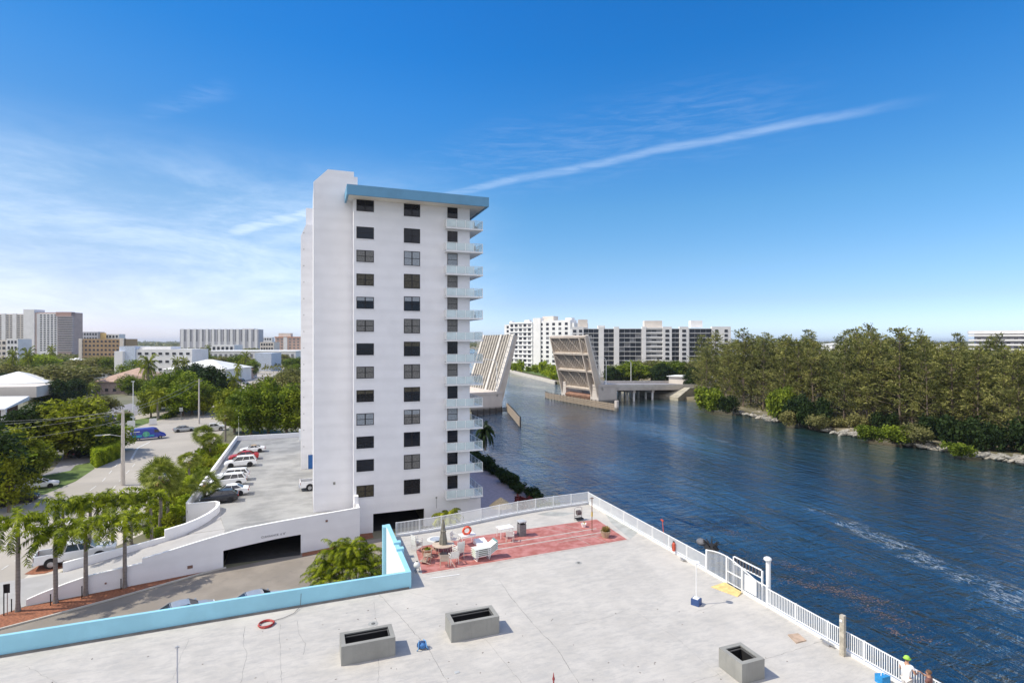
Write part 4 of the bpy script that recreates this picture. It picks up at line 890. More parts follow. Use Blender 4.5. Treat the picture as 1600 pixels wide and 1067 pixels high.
# inner ramp wall: corner curve then parallel to the front wall
path = [(-13.4, 75.2), (-11.6, 75.2), (-10.4, 75.15), (-9.9, 74.5), (-9.75, 73.4), (-9.9, 72.0), (-10.4, 70.6), (-11.3, 69.3), (-12.4, 68.3), (-14.2, inner(-14.2))]
zt_ = [3.3, 3.3, 3.3, 3.3, 3.3, 3.25, 3.15, 3.0, 2.85, 2.6]
MB().wall(path[::-1], .25, 0, zt_[::-1]).build('side_wall', M_tower, gg)
b = MB(); b.wall(path[::-1], .3, [z + .001 for z in zt_[::-1]], [z + .05 for z in zt_[::-1]]); b.build('coping', M_cap, gg)
b = MB(); p2 = [(-14.2, inner(-14.2)), (-15.5, inner(-15.5)), (-16.5, inner(-16.5)), (-19, inner(-19)), (-21, inner(-21)), (-22.5, inner(-22.5))]; z2 = [1.85, 1.7, 1.55, 1.3, 1.1, .9]
b.wall(p2[::-1], .25, 0, z2[::-1]); b.build('side_wall', M_tower, gg)
b = MB(); b.wall(p2[::-1], .3, [z + .001 for z in z2[::-1]], [z + .05 for z in z2[::-1]]); b.build('coping', M_cap, gg)
b = MB(); b.box(-13.6, -13.35, 75.2, 124.8, 0, 3.35); b.box(-13.35, 5.1, 124.5, 124.8, 0, 3.35); b.box(-13.5, -9.7, 75.3, 75.5, 0, 2.3); b.build('perimeter_wall', M_tower, gg)
b = MB(); b.box(-13.63, -13.32, 75.2, 124.85, 3.35, 3.4); b.box(-13.3, 5.1, 124.47, 124.85, 3.35, 3.4); b.build('coping', M_cap, gg)
b = MB(); b.box(-1.6, -.9, 120, 121, DZ, DZ + 2.2); b.build('wall_stub', M_cap, gg)
b = MB()
for y in (76.6 + 2.72 * k for k in range(14)): b.box(-13.2, -8.4, y - .05, y + .05, DZ + .004, DZ + .008)
b.build('bay_lines', mat('bay_line', (.62, .62, .60), .8, .1, 3), gg)
def text(s, size, m, parent, loc, rot, name='lettering', ext=.01):
    cu = bpy.data.curves.new(name, 'FONT'); cu.body = s; cu.size = size; cu.extrude = ext; cu.align_x = 'CENTER'
    o = bpy.data.objects.new(name, cu); sc.collection.objects.link(o); dg = bpy.context.evaluated_depsgraph_get(); dg.update()
    me = bpy.data.meshes.new_from_object(o.evaluated_get(dg)); bpy.data.objects.remove(o); me.materials.clear(); me.materials.append(m)
    q = bpy.data.objects.new(name, me); sc.collection.objects.link(q); q.parent = parent; q.location = Vector(loc) - Vector(parent['_o']); q.rotation_euler = rot; q['_o'] = tuple(loc); OFF.append(q); return q
text("CLEARANCE  6' 8\"", .3, mat('faded_lettering', (.20, .20, .23), .8), gg, (-3.3, WL(-3.3) - .02, 2.32), (R(90), 0, math.atan(.2035)), 'clearance_lettering')
b = MB(); b.obox((2.0, WL(2.0) - .04, 3.0), (.22, .08, .2), .2); b.obox((-10.7, WL(-10.7) - .02, .75), (.45, .05, .28), .2); b.obox((-17.2, WL(-17.2) - .03, .7), (.14, .06, .14), .2); b.build('wall_fixture', mat('fixture_brown', (.22, .12, .09), .8), gg)
# ================================================================== BRIDGE
BA = R(8); BU = Vector((math.cos(BA), math.sin(BA), 0)); BW = Vector((-math.sin(BA), math.cos(BA), 0)); BO = Vector((105.8, 187.8, 0))
def B(a, b, z): return BO + BU * a + BW * b + Vector((0, 0, z))
def bbox(m_, a0, a1, b0, b1, z0, z1):
    zz = z1 if isinstance(z1, (list, tuple)) else (z1, z1); yy = z0 if isinstance(z0, (list, tuple)) else (z0, z0)
    return m_.prism([B(a0, b0, 0), B(a1, b0, 0), B(a1, b1, 0), B(a0, b1, 0)], [yy[0], yy[1], yy[1], yy[0]], [zz[0], zz[1], zz[1], zz[0]])
br = thing('bascule_bridge', 'open double-leaf drawbridge with both tan leaves raised over the channel', 'bridge', tuple(BO))
m_ = MB(); bbox(m_, 0, 9, 0, 5.2, -4, 4.9); bbox(m_, 0, 9, 22.5, 26, -4, 4.9); bbox(m_, 0, 1.2, 5.2, 22.5, -4, .9); bbox(m_, 8.2, 9, 5.2, 22.5, -4, 4.5); m_.build('pier', M_bconc, br)
m_ = MB(); bbox(m_, -.15, 9.15, -.15, 5.3, 4.9, 5.9); m_.build('pier_parapet', M_bconc, br); m_ = MB(); bbox(m_, -.1, 1.5, 22.6, 26.1, 4.9, 5.7); m_.build('pier_parapet', M_bconc, br)
m_ = MB(); bbox(m_, -55, -42, 0, 26, -4, 4.3); m_.build('pier', M_bconc, br)
m_ = MB(); bbox(m_, -55.1, -41.9, -.15, .4, 4.3, 5.2); m_.build('pier_parapet', M_bconc, br); m_ = MB(); bbox(m_, -45.5, -41.9, 1, 25, 4.3, 5.2); m_.build('pier_parapet', M_bconc, br)
for (a, sgn) in ((2.2, -1), (-44.2, 1)):
    an = R(72); tv = (sgn * math.cos(an), math.sin(an)); nd = (-sgn * math.sin(an) * 1.0, math.cos(an))
    def lp_(L, h, b): return B(a + tv[0] * L + nd[0] * h, b, 3.3 + tv[1] * L + nd[1] * h)
    def lbox(m_, L0, L1, h0, h1, b0, b1, h0b=None):
        h0b = h0 if h0b is None else h0b
        vs = [lp_(L0, h0, b0), lp_(L1, h0b, b0), lp_(L1, h0b, b1), lp_(L0, h0, b1), lp_(L0, h1, b0), lp_(L1, h1, b0), lp_(L1, h1, b1), lp_(L0, h1, b1)]
        return m_.add(vs, [(0, 3, 2, 1), (4, 5, 6, 7), (0, 1, 5, 4), (1, 2, 6, 5), (2, 3, 7, 6), (3, 0, 4, 7)])
    LL = 23.0
    m_ = MB(); lbox(m_, .3, LL, -.3, -.05, .3, 25.7); lf_ = m_.build('leaf', M_bdeck, br)
    m_ = MB()
    for b0, b1 in ((0, 1.9), (24.3, 26), (9.2, 10.6)): m_ = MB(); lbox(m_, .2, LL, -.35 if b0 != 9.2 else -.04, .35, b0, b1); m_.build('kerb_strip', M_bcurb, lf_)
    m_ = MB()
    for b0 in (3.2, 5.2, 7.2, 12.4, 14.4, 16.4, 18.6, 20.6, 22.6): lbox(m_, .5, LL - .1, -.04, .12, b0, b0 + .75)
    m_.build('grating_rail', mat('grating_rail', (.46, .42, .36), .8, .12, .8), lf_)
    for b0 in (4.2, 25.0, .2): m_ = MB(); lbox(m_, -1.5, LL, -2.9, -.35, b0, b0 + .55, -1.5); m_.build('main_girder', M_tan, lf_)
    for L0 in (.5, 8.2, 15.3, 22.2): m_ = MB(); lbox(m_, L0, L0 + .75, -2.0 if L0 < 20 else -1.6, -.3, .75, 25.0); m_.build('floor_beam', M_tan, lf_)
    m_ = MB()
    for k in range(20): lbox(m_, .5, LL - .2, -1.15, -.3, 1.3 + k * 1.2, 1.5 + k * 1.2)
    m_.build('stringers', mat('stringer_tan', (.56, .49, .42), .85, .1, .4), lf_)
    m_ = MB()
    for L0, L1 in ((1, 8.2), (9, 15.3), (16, 22.2)):
        for b0, b1 in ((4.8, 11.5), (11.5, 18.2), (18.2, 25)):
            m_.beam(lp_(L0, -1.8, b0), lp_(L1, -1.8, b1), .1, .1)
        m_.beam(lp_(L0, -1.5, 4.2), lp_((L0 + L1) / 2, -1.5, .7), .1, .1); m_.beam(lp_((L0 + L1) / 2, -1.5, .7), lp_(L1, -1.5, 4.2), .1, .1)
    m_.build('bracing', M_tan, lf_)
    m_ = MB()
    for b0 in (0.1, 25.8):
        for k in range(12): lbox(m_, .6 + k * 1.95, .72 + k * 1.95, .35, 1.4, b0, b0 + .1)
        lbox(m_, .6, LL - .5, 1.3, 1.42, b0, b0 + .1); lbox(m_, .6, LL - .5, .8, .9, b0, b0 + .1)
    m_.build('parapet_rail', M_bcurb, lf_)
    m_ = MB(); lbox(m_, -5.5, -1.5, -3.4, -.5, 5.4, 22.3); m_.build('counterweight', mat('rusty_steel', (.26, .14, .09), .9, .25, .7), lf_)
ZA = lambda a: 4.6 - max(0, a - 9) * .035
m_ = MB(); bbox(m_, 9, 46, .5, 25.5, (ZA(9) - 1.3, ZA(46) - 1.3), (ZA(9), ZA(46))); bbox(m_, -85, -55, .5, 25.5, (0, 3.0), (1.2, 4.3)); m_.build('approach_span', M_bconc, br)
for b0 in (.5, 25.1): m_ = MB(); bbox(m_, 9, 75, b0, b0 + .4, (ZA(9), ZA(75)), (ZA(9) + 1.0, ZA(75) + 1.0)); m_.build('parapet', M_bcurb, br)
m_ = MB(); bbox(m_, 9.2, 46, .95, 25.0, (ZA(9), ZA(46)), (ZA(9) + .02, ZA(46) + .02)); m_.build('road_surface', M_lot, br)
for a0 in (19, 29):
    m_ = MB(); bbox(m_, a0 - .6, a0 + .6, 1, 25, ZA(a0) - 2.4, ZA(a0) - 1.35); m_.build('cap_beam', M_bconc, br)
    for b0 in (1.5, 5.5, 10, 14.5, 19, 23.5): m_ = MB(); p = B(a0, b0, -4); m_.tube([p, B(a0, b0, ZA(a0) - 2.35)], .45, 10); m_.build('column', M_farw, br)
m_ = MB(); m_.prism([B(36, -6, 0), B(46, -3, 0), B(130, -3, 0), B(130, 28, 0), B(46, 28, 0), B(36, 32, 0)], -2, [-.3, ZA(46) - .1, -.2, -.2, ZA(46) - .1, -.3]); struct(m_.build('embankment', mat('embankment', (.36, .33, .26), .95, .2, .3, .6, 4)))
m_ = MB(); m_.prism([B(46, .9, 0), B(130, .9, 0), B(130, 25, 0), B(46, 25, 0)], [ZA(46) - .3, -.3, -.3, ZA(46) - .3], [ZA(46) + .02, .1, .1, ZA(46) + .02]); struct(m_.build('far_road', M_lot))
# timber fenders
def fender(label, pts, z1, m, post=True):
    t = thing('timber_fender', label, 'fender', (pts[0][0], pts[0][1], WZ))
    for k in range(4):
        m_ = MB(); z0 = WZ + .15 + k * (z1 - WZ) / 4; m_.wall(pts, .25, z0, z0 + (z1 - WZ) / 4 - .14); m_.build('plank_row', m, t)
    L_ = 0; m_ = MB()
    for i in range(len(pts) - 1):
        a, b = Vector(pts[i] + (0,)), Vector(pts[i + 1] + (0,)); n = max(1, int((b - a).length / 2.4))
        for k in range(n): p = a.lerp(b, k / n); MB().tube([(p.x, p.y, -4), (p.x, p.y, z1 + .35)], .2, 7).build('pile', M_dwood, t)
    if post:
        p = pts[0]; MB().tube([(p[0], p[1], -4), (p[0], p[1], z1 + 1.2)], .75, 10).build('end_post', M_bconc, t)
fender('long curved timber fender in front of the right bridge pier', [(101, 166.5), (99.6, 176), (98.2, 188), (96.8, 200), (95.6, 212), (96.4, 217), (98.5, 220)], .9, M_wood)
fender('short pale timber fender projecting from the left bridge pier', [(56.4, 144.5), (58.0, 151), (60.3, 160), (63, 171), (65.3, 180)], 1.2, M_wood, False)
fender('dark low timber fender along the near side of the left bridge pier', [(40, 168), (52, 171.5), (64.5, 177.5)], .2, M_dwood, False)
def bridge_lamp(label, p, zt, dx):
    t = thing('street_lamp', label, 'street lamp', tuple(p), 'tall bent-arm lamps on the bridge piers')
    MB().tube([p, (p.x, p.y, zt - 1.2), (p.x + dx * .3, p.y, zt - .3), (p.x + dx, p.y - dx * .1, zt)], [.14, .12, .1, .07], 6).build('pole', M_rail, t)
    MB().obox((p.x + dx * 1.1, p.y - dx * .1, zt - .02), (1.2, .4, .2)).build('lamp_head', M_rail, t)
bridge_lamp('tall white lamp with bent arm on the left bridge pier', B(-44, .3, 4.3), 16.5, -3.6)
bridge_lamp('tall white lamp with bent arm on the right bridge pier', B(4, .3, 4.9), 16.5, -2.5)
for k, a in enumerate((20, 38)): bridge_lamp('tall white lamp on the bridge approach, ' + ('nearer to the raised leaf' if k == 0 else 'nearer to the trees'), B(a, 25.3, ZA(a)), 14, -2.4)
cbx = B(5, 2, 5.9); t = thing('signal_box', 'small white signal lamp on the right bridge pier', 'signal', tuple(cbx)); MB().obox(cbx + Vector((0, 0, .5)), (.8, .8, 1)).build('housing', M_whitec, t); MB().ball(cbx + Vector((0, 0, 1.2)), .35, 8).build('lamp', M_whitec, t)
mkr = P(760, 668, WZ); t = thing('channel_marker', 'small white float on the water near the left bridge pier', 'buoy', tuple(mkr)); MB().lathe([(0, -.3), (.5, -.2), (.5, .3), (.2, .8), (0, .9)], 10, mkr).build('float', M_whitec, t); MB().tube([mkr, mkr + Vector((0, 0, 1.3))], .06, 6).build('stem', M_whitec, t)

# ================================================================== FAR BUILDINGS
UNIT = {}
def winproto(w_, h_, m):
    k = (round(w_, 2), round(h_, 2), m.name)
    if k not in UNIT: q = MB(); q.box(-w_ / 2, w_ / 2, -.12, .1, -h_ / 2, h_ / 2); UNIT[k] = proto('window', q, m)
    return UNIT[k]
class Bld:
    def __init__(s, name, label, x0, x1, d0, d1=None, cat='building'):
        d1 = d1 or d0; s.A = D(x0, d0); s.Bv = D(x1, d1); s.t = thing(name, label, cat, tuple(s.A)); s.u = (s.Bv - s.A).normalized(); s.n = Vector((s.u.y, -s.u.x, 0)); s.x0, s.x1 = x0, x1; s.L = (s.Bv - s.A).length; s.nw = 0; s.over = MB(); s.om = None
        s.d0 = d0; s.d1 = d1
    def at(s, f): return s.A + s.u * (s.L * f)
    def fx(s, x): return (x - s.x0) / (s.x1 - s.x0)
    def z(s, y): return CH - (y - 533.5) * (s.d0 + s.d1) / 2 / F_PX
    def block(s, xa, xb, z0, z1, thick, m, out=0, name='wall', top=True):
        a, b = s.at(s.fx(xa)) + s.n * out, s.at(s.fx(xb)) + s.n * out; k = -s.n * thick
        MB().prism([a, b, b + k, a + k], z0, z1).build(name, m, s.t)
    def wins(s, xa, xb, z0, z1, nx, nz, ww, wh, m, out=0, m2=None, every=0):
        a, b = s.at(s.fx(xa)), s.at(s.fx(xb)); W = (b - a).length; ang = math.atan2(s.u.y, s.u.x)
        for j in range(nz):
            z = z0 + (z1 - z0) * (j + .55) / nz
            for i in range(nx):
                p = a + s.u * (W * (i + .5) / nx) + s.n * out; p.z = z; mm = m2 if (m2 and (i * 7 + j * 3) % 5 < every) else m
                if s.nw < 95: use(winproto(ww, wh, mm), 'window', s.t, p, ang)
                else: s.over.obox(p, (ww, .24, wh), ang); s.om = mm
                s.nw += 1
    def bands(s, xa, xb, z0, z1, nz, m, out=0, h=.35, proud=.6):
        for j in range(nz + 1): s.block(xa, xb, z0 + (z1 - z0) * j / nz, z0 + (z1 - z0) * j / nz + h, proud, m, out + proud, 'balcony_band')
    def done(s):
        if s.over.v: o = s.over.build('windows', s.om, s.t); o['kind'] = 'stuff'
# white condo behind the open bridge
c = Bld('apartment_building', 'white eight-storey apartment building seen between the two raised bridge leaves', 788, 897, 462, 412)
zt = c.z(504); zf = zt / 10.5
c.block(788, 897, 0, zt - 1, 18, M_farw, 0); c.block(800, 838, 0, zt + .5, 6, M_farw, 2.5); c.block(844, 893, 0, zt + 1.2, 8, M_farw, 1.2, 'wing'); c.block(838, 850, 0, zt + 3.5, 4, M_farw, 1.9, 'stair_tower')
c.block(843, 860, zt, zt + 5, 6, M_cream, -6, 'roof_room'); c.block(793, 797, zt - 1, zt + 2, 3, M_farw, -3, 'roof_room'); c.block(818, 826, zt, zt + 2.5, 3, M_farw, -3, 'roof_room'); c.block(881, 890, zt, zt + 3.0, 4, M_farw, -3, 'roof_room')
c.wins(801, 837, 2, zt - .5, 5, 10, 3.0, 2.0, M_shut, 2.52, M_shade, 2); c.wins(846, 892, 2, zt, 5, 10, 2.6, 2.0, M_shut, 1.22, M_shade, 1); c.wins(789, 799, 2, zt - 1.5, 1, 10, 2.4, 2.0, M_shut, .02, M_shade, 1)
c.bands(800, 838, 1.5, zt - .5, 10, M_whitec, 2.5, .3, .5); c.done()
c = Bld('apartment_building', 'long white apartment building with dark balconies right of the bridge', 893, 1141, 352, 345)
zt = c.z(511.5); z0 = 1.8; nf = 10
c.block(893, 1141, 0, zt - .8, 18, M_farw, 0)
for xa, xb, o in ((893, 912, 1.5), (936, 944, 1.6), (960, 968, 1.6), (1004, 1010, 1.6), (1036, 1050, 1.6), (1062, 1076, 1.6), (1112, 1141, 1.2)): c.block(xa, xb, 0, zt + .4, 2.5, M_farw, o, 'wall_bay')
c.block(935, 946, zt - .8, zt + 1.2, 5, M_farw, 1, 'roof_room')
for xa, xb in ((944, 960), (968, 1003), (1010, 1036), (1050, 1062), (1078, 1112), (912, 936)):
    c.wins(xa, xb, z0, zt - 1, max(2, int((xb - xa) / 8)), nf, (xb - xa) * .41 / max(2, int((xb - xa) / 8)) * .92, 2.35 if xa != 1010 else 1.2, M_shut, .02, M_shade, 1 if xa != 1010 else 2); c.bands(xa, xb, z0 + .2, zt - 1, nf, M_farw, 0, .9 if xa == 1010 else .22, 1.1)
for xa, xb, n in ((893, 912, 2), (1036, 1050, 1), (1062, 1076, 1), (1112, 1141, 2)): c.wins(xa, xb, z0, zt - 1, n, nf, 2.4 if n == 1 else 2.0, 1.7, M_shut, 1.62 if xa < 1100 and xa > 1000 else (1.52 if xa < 1000 else 1.22), M_shade, 1)
c.block(1010, 1038, zt, zt + 4.4, 7, M_cream, -4, 'roof_room'); c.block(1083, 1101, zt, zt + 4.4, 6, M_farw, -4, 'roof_room'); c.block(904, 919, zt, zt + 5.2, 6, M_cream, -3, 'roof_room'); c.done()
# big condo far left
c = Bld('apartment_building', 'very large pinkish apartment block at the far left of the skyline', -60, 118, 700)
zt = c.z(490.5); 
c.block(-60, 40, 0, zt, 18, M_cream, 0); c.block(38, 55, 0, c.z(483.5), 16, M_farw, 1.5, 'stair_tower'); c.block(55, 112, 0, c.z(488), 18, M_pinkw, 0, 'wing'); c.block(88, 112, c.z(494), c.z(487.5), 6, mat('rose_band', (.42, .27, .23), .85), .8, 'crown_band')
c.block(58, 90, 0, c.z(490), 2, M_farw, .6, 'facade'); c.wins(62, 90, 10, c.z(491), 5, 17, 2.6, 1.5, M_shut, .62); c.wins(90, 113, 10, c.z(495), 1, 15, 17.5, 1.3, M_shade, .02); c.bands(90, 116, 10, c.z(495), 15, M_fargrey, .0, .7, 1.5); c.block(-60, -30, 0, zt, 2, M_farw, .6, 'wall_bay')
for xa in (-8, 3, 20): c.block(xa, xa + 6, 0, zt + .4, 2, M_farw, .6, 'wall_bay')
c.wins(9, 20, 10, zt - 1, 2, 17, 3, 1.5, M_shut, .02, M_shade, 3); c.wins(26, 38, 10, zt - 1, 2, 17, 3.4, 1.4, M_shade, .02); c.wins(-2, 3, 10, zt - 1, 1, 17, 2.6, 1.5, M_shade, .02); c.done()
def simple(label, x0, x1, d, ytop, m, nx, nz, thick=15, wm=None, ww=.55, wh=.5, name='apartment_building', z0=3, roof=None, m2=None, d1=None):
    c = Bld(name, label, x0, x1, d, d1); zt = c.z(ytop); c.block(x0, x1, 0, zt, thick, m)
    if nx: c.wins(x0 + 1, x1 - 1, z0, zt - .6, nx, nz, c.L / nx * ww, (zt - z0) / nz * wh, wm or M_shut, .02, m2, 2)
    if roof: c.block(x0 - roof[1], x1 + roof[1], zt, zt + roof[0], thick + 2, roof[2], .8, 'roof')
    return c
simple('small white block with dark windows in front of the huge far-left condominium', 10, 28, 520, 529.5, M_farw, 3, 4).done()
simple('low beige block cut by the left edge of the view', -14, 11, 540, 531, M_cream, 3, 4).done()
c = simple('tan mid-rise with a yellow band left of the white office building', 124, 194, 560, 529.5, M_tanw, 11, 5, 20, M_shut, .5, .45); c.block(124, 129, 0, c.z(529), 4, M_cream, 1, 'end_wall'); c.block(188, 194, 0, c.z(528.5), 4, M_cream, 1, 'end_wall'); c.done()
simple('pale distant block behind the tan mid-rise, left part', 125, 153, 900, 518.5, M_fargrey, 6, 5).done()
simple('pale distant block behind the tan mid-rise, right part with yellow tower', 153, 186, 920, 522, M_farw, 6, 4).done()
tag(MB().prism([D(154, 905), D(166, 905), D(166, 915), D(154, 915)], 0, CH - (520 - 533.5) * 905 / F_PX).build('yellow_tower', mat('yellow_wall', (.62, .42, .14), .8), loc=D(154, 905)), 'yellow lift tower rising over the distant pale block', 'building')
c = simple('white three-storey office building with ribbon windows at the left', 212, 300, 335, 545.5, M_farw, 8, 3, 18, M_shut, .5, .3); c.block(188, 213, 0, c.z(541), 14, mat('pale_blue_wall', (.52, .58, .68), .8), 1, 'wing'); c.block(212, 262, c.z(546), c.z(541.5), 10, M_farw, -3, 'upper_storey'); c.block(184, 197, 0, c.z(548.5), 6, M_farw, 3, 'porch'); c.done()
c = simple('long grey ribbed apartment slab on the horizon left of the tower', 281, 404, 1300, 514.5, M_fargrey, 26, 1, 25, M_shade, .5, .9, z0=20)
for k in range(13): c.block(283 + k * 9.6, 287 + k * 9.6, 0, c.z(514), 3, M_farw, .6, 'wall_bay')
c.block(378, 396, 0, c.z(513), 8, M_farw, -3, 'roof_room'); c.done()
simple('faint pale block on the horizon between grey slab and orange-roofed block', 404, 425, 1500, 527, M_farw, 5, 3).done()
c = simple('salmon apartment block with orange roof just left of the tower', 430, 470, 1000, 527.5, mat('salmon_wall', (.56, .38, .30), .85, .04), 6, 5, 20, M_shade, .45, .5, roof=(1.6, 1, mat('orange_roof', (.55, .25, .13), .8))); c.block(443, 449, 0, c.z(526), 4, M_farw, .8, 'stair_tower'); c.block(433, 452, c.z(527), c.z(520.5), 10, M_cream, -6, 'roof_room'); c.done()
simple('very long low white-roofed building behind the palm on the left', 300, 462, 560, 549, M_farw, 20, 1, 60, M_shade, .5, .4, roof=(.5, 1, M_roofw)).done()
simple('pale blue-white box building beside the distant road', 398, 424, 420, 551.5, mat('pale_blue_wall', (.52, .58, .68), .8), 0, 0, 18).done()
simple('white two-storey shop building behind the long low roof', 330, 366, 640, 539, M_farw, 5, 2, 20).done()
simple('low tan building on the horizon left of the orange-roofed block', 406, 428, 800, 534.5, M_cream, 5, 3, 20).done()
c = simple('wide white hotel with long balconies at the right edge of the skyline', 1524, 1660, 430, 521, M_fargrey, 0, 0, 22, d1=400)
zt = c.z(520); c.bands(1512, 1665, 2, zt - 2.6, 7, M_farw, 1.5, 1.25, 3.0); c.wins(1524, 1620, 3, zt - 3, 8, 7, 2.2, 1.2, M_shut, .05, M_shade, 2); c.block(1512, 1665, zt - .6, zt + 1.8, 26, M_farw, 3.2, 'roof'); c.done()
# houses
def hip(m_, p0, p1, w_, ze, zr, ov=.8):   # hip roof over a rectangle whose front runs p0->p1
    p0, p1 = Vector(p0), Vector(p1); u = (p1 - p0).normalized(); n = Vector((-u.y, u.x, 0)); a, b = p0 - u * ov - n * ov, p1 + u * ov - n * ov; c_, d_ = p1 + u * ov + n * (w_ + ov), p0 - u * ov + n * (w_ + ov)
    h = w_ / 2; r0, r1 = p0 + u * min(h, (p1 - p0).length * .48) + n * h, p1 - u * min(h, (p1 - p0).length * .48) + n * h
    v = [(q.x, q.y, ze) for q in (a, b, c_, d_)] + [(r0.x, r0.y, zr), (r1.x, r1.y, zr)] + [(q.x, q.y, ze - .25) for q in (a, b, c_, d_)]
    m_.add(v, [(0, 1, 5, 4), (1, 2, 5), (2, 3, 4, 5), (3, 0, 4), (6, 9, 8, 7), (0, 6, 7, 1), (1, 7, 8, 2), (2, 8, 9, 3), (3, 9, 6, 0)])
def house(label, x0, x1, d0, w_, ze, zr, wallm, roofm, nx=4, d1=None, name='house', nz=1):
    A, Bq = D(x0, d0), D(x1, d1 or d0); t = thing(name, label, 'house', tuple(A)); u = (Bq - A).normalized(); n = Vector((-u.y, u.x, 0))
    MB().prism([A, Bq, Bq + n * w_, A + n * w_], 0, ze - .02).build('wall', wallm, t); m_ = MB(); hip(m_, A, Bq, w_, ze + .1, zr); m_.build('roof', roofm, t)
    ang = math.atan2(u.y, u.x); L_ = (Bq - A).length
    for j in range(nz):
        for i in range(nx): p = A + u * (L_ * (i + .5) / nx) - n * .03; p.z = 1.7 + j * 2.9; use(winproto(1.4, 1.2, M_shut), 'window', t, p, ang)
    return t
house('two-storey white house with white hip roof at the left edge', -45, 68, 205, 24, 6.5, 10.6, M_farw, M_roofw, 8, 215, nz=2)
t = thing('house', 'white flat-fronted annexe with dark carport below the white hip roof', 'house', tuple(D(-40, 165)))
a, b = D(-60, 168), D(57, 172); k = Vector((0, 14, 0)); m_ = MB(); m_.prism([a, b, b + k, a + k], 5.2, 8.6); m_.build('upper_wall', M_cream, t)
a2, b2 = D(-60, 150), D(10, 155); m_ = MB(); m_.prism([D(-60, 140), D(8, 143), D(46, 166), D(-60, 164)], [4.9, 4.9, 5.0, 5.0], [5.2, 5.2, 6.2, 6.2]); m_.build('carport_roof', M_whitec, t)
m_ = MB(); m_.prism([D(-60, 160), D(28, 161), D(28, 163), D(-60, 163)], 0, 4.9); m_.build('carport_back', mat('brown_screen', (.12, .08, .07), .8), t)
for x, d in ((4, 144), (8, 144)): m_ = MB(); p = D(x, d); m_.obox((p.x, p.y, 2.45), (.5, .5, 4.9)); m_.build('column', M_farw, t)
house('tan two-storey house with brown tiled hip roof', 148, 198, 238, 16, 5.2, 8.6, mat('mauve_wall', (.36, .28, .26), .85), M_roofb, 4, nz=1)
house('long house with brown tiled roof behind the two-storey tan house', 172, 222, 262, 18, 5.8, 9.8, M_pinkw, M_roofb, 4)
house('bright white low-roofed house left of the tan house', 134, 168, 340, 14, 5.0, 7.6, M_farw, M_roofw, 3)
house('low white-roofed bungalow behind the dark trees at the left', 20, 58, 330, 16, 4.2, 6.6, M_farw, M_roofw, 3)
house('white-roofed bungalow further back among the trees', 88, 126, 480, 18, 5.0, 8.0, M_farw, M_roofw, 3)
house('wide hall with big white hip roof in front of the office building', 256, 352, 300, 30, 7.4, 12.4, M_farw, M_roofw, 8)
house('tan-roofed shop behind the large white hip roof', 345, 380, 330, 18, 5.2, 8.4, M_pinkw, mat('salmon_roof', (.50, .32, .22), .9, .1, .6), 3)
house('bungalow with pale roof right of the distant road', 452, 478, 330, 12, 5, 8, M_farw, M_roofw, 2)
# park building across the bridge, little roofs beyond the pines
t = house('low park building with long flat white roof right of the bridge approach', 1045, 1108, 262, 10, 6.2, 6.7, M_cream, M_roofw, 3, 250)
for i, (x0, x1, d, y) in enumerate(((1268, 1292, 420, 548), (1458, 1502, 330, 552), (1120, 1150, 560, 540), (1172, 1186, 480, 546), (1330, 1345, 620, 540), (1240, 1262, 700, 538), (1300, 1322, 900, 536), (1395, 1420, 760, 539), (1570, 1600, 600, 549), (1180, 1215, 900, 536.5), (1410, 1440, 1000, 537), (1480, 1505, 880, 537.5))):
    z = CH - (y - 533.5) * d / F_PX
    tt = house('pale roof glimpsed over the park trees, %s' % ('dome-like bright one left of centre', 'long bright one near the hotel', 'behind the left pines', 'small one behind the left pines', 'small one behind the tallest pine', 'far one on the horizon left', 'farthest one on the horizon centre', 'far one right of the tallest pine', 'one under the hotel', 'far strip on the left horizon', 'far strip on the centre horizon', 'far strip left of the hotel')[i], x0, x1, d, 14 + d * .02, z - 2.5, z, M_farw, M_roofw, 2)
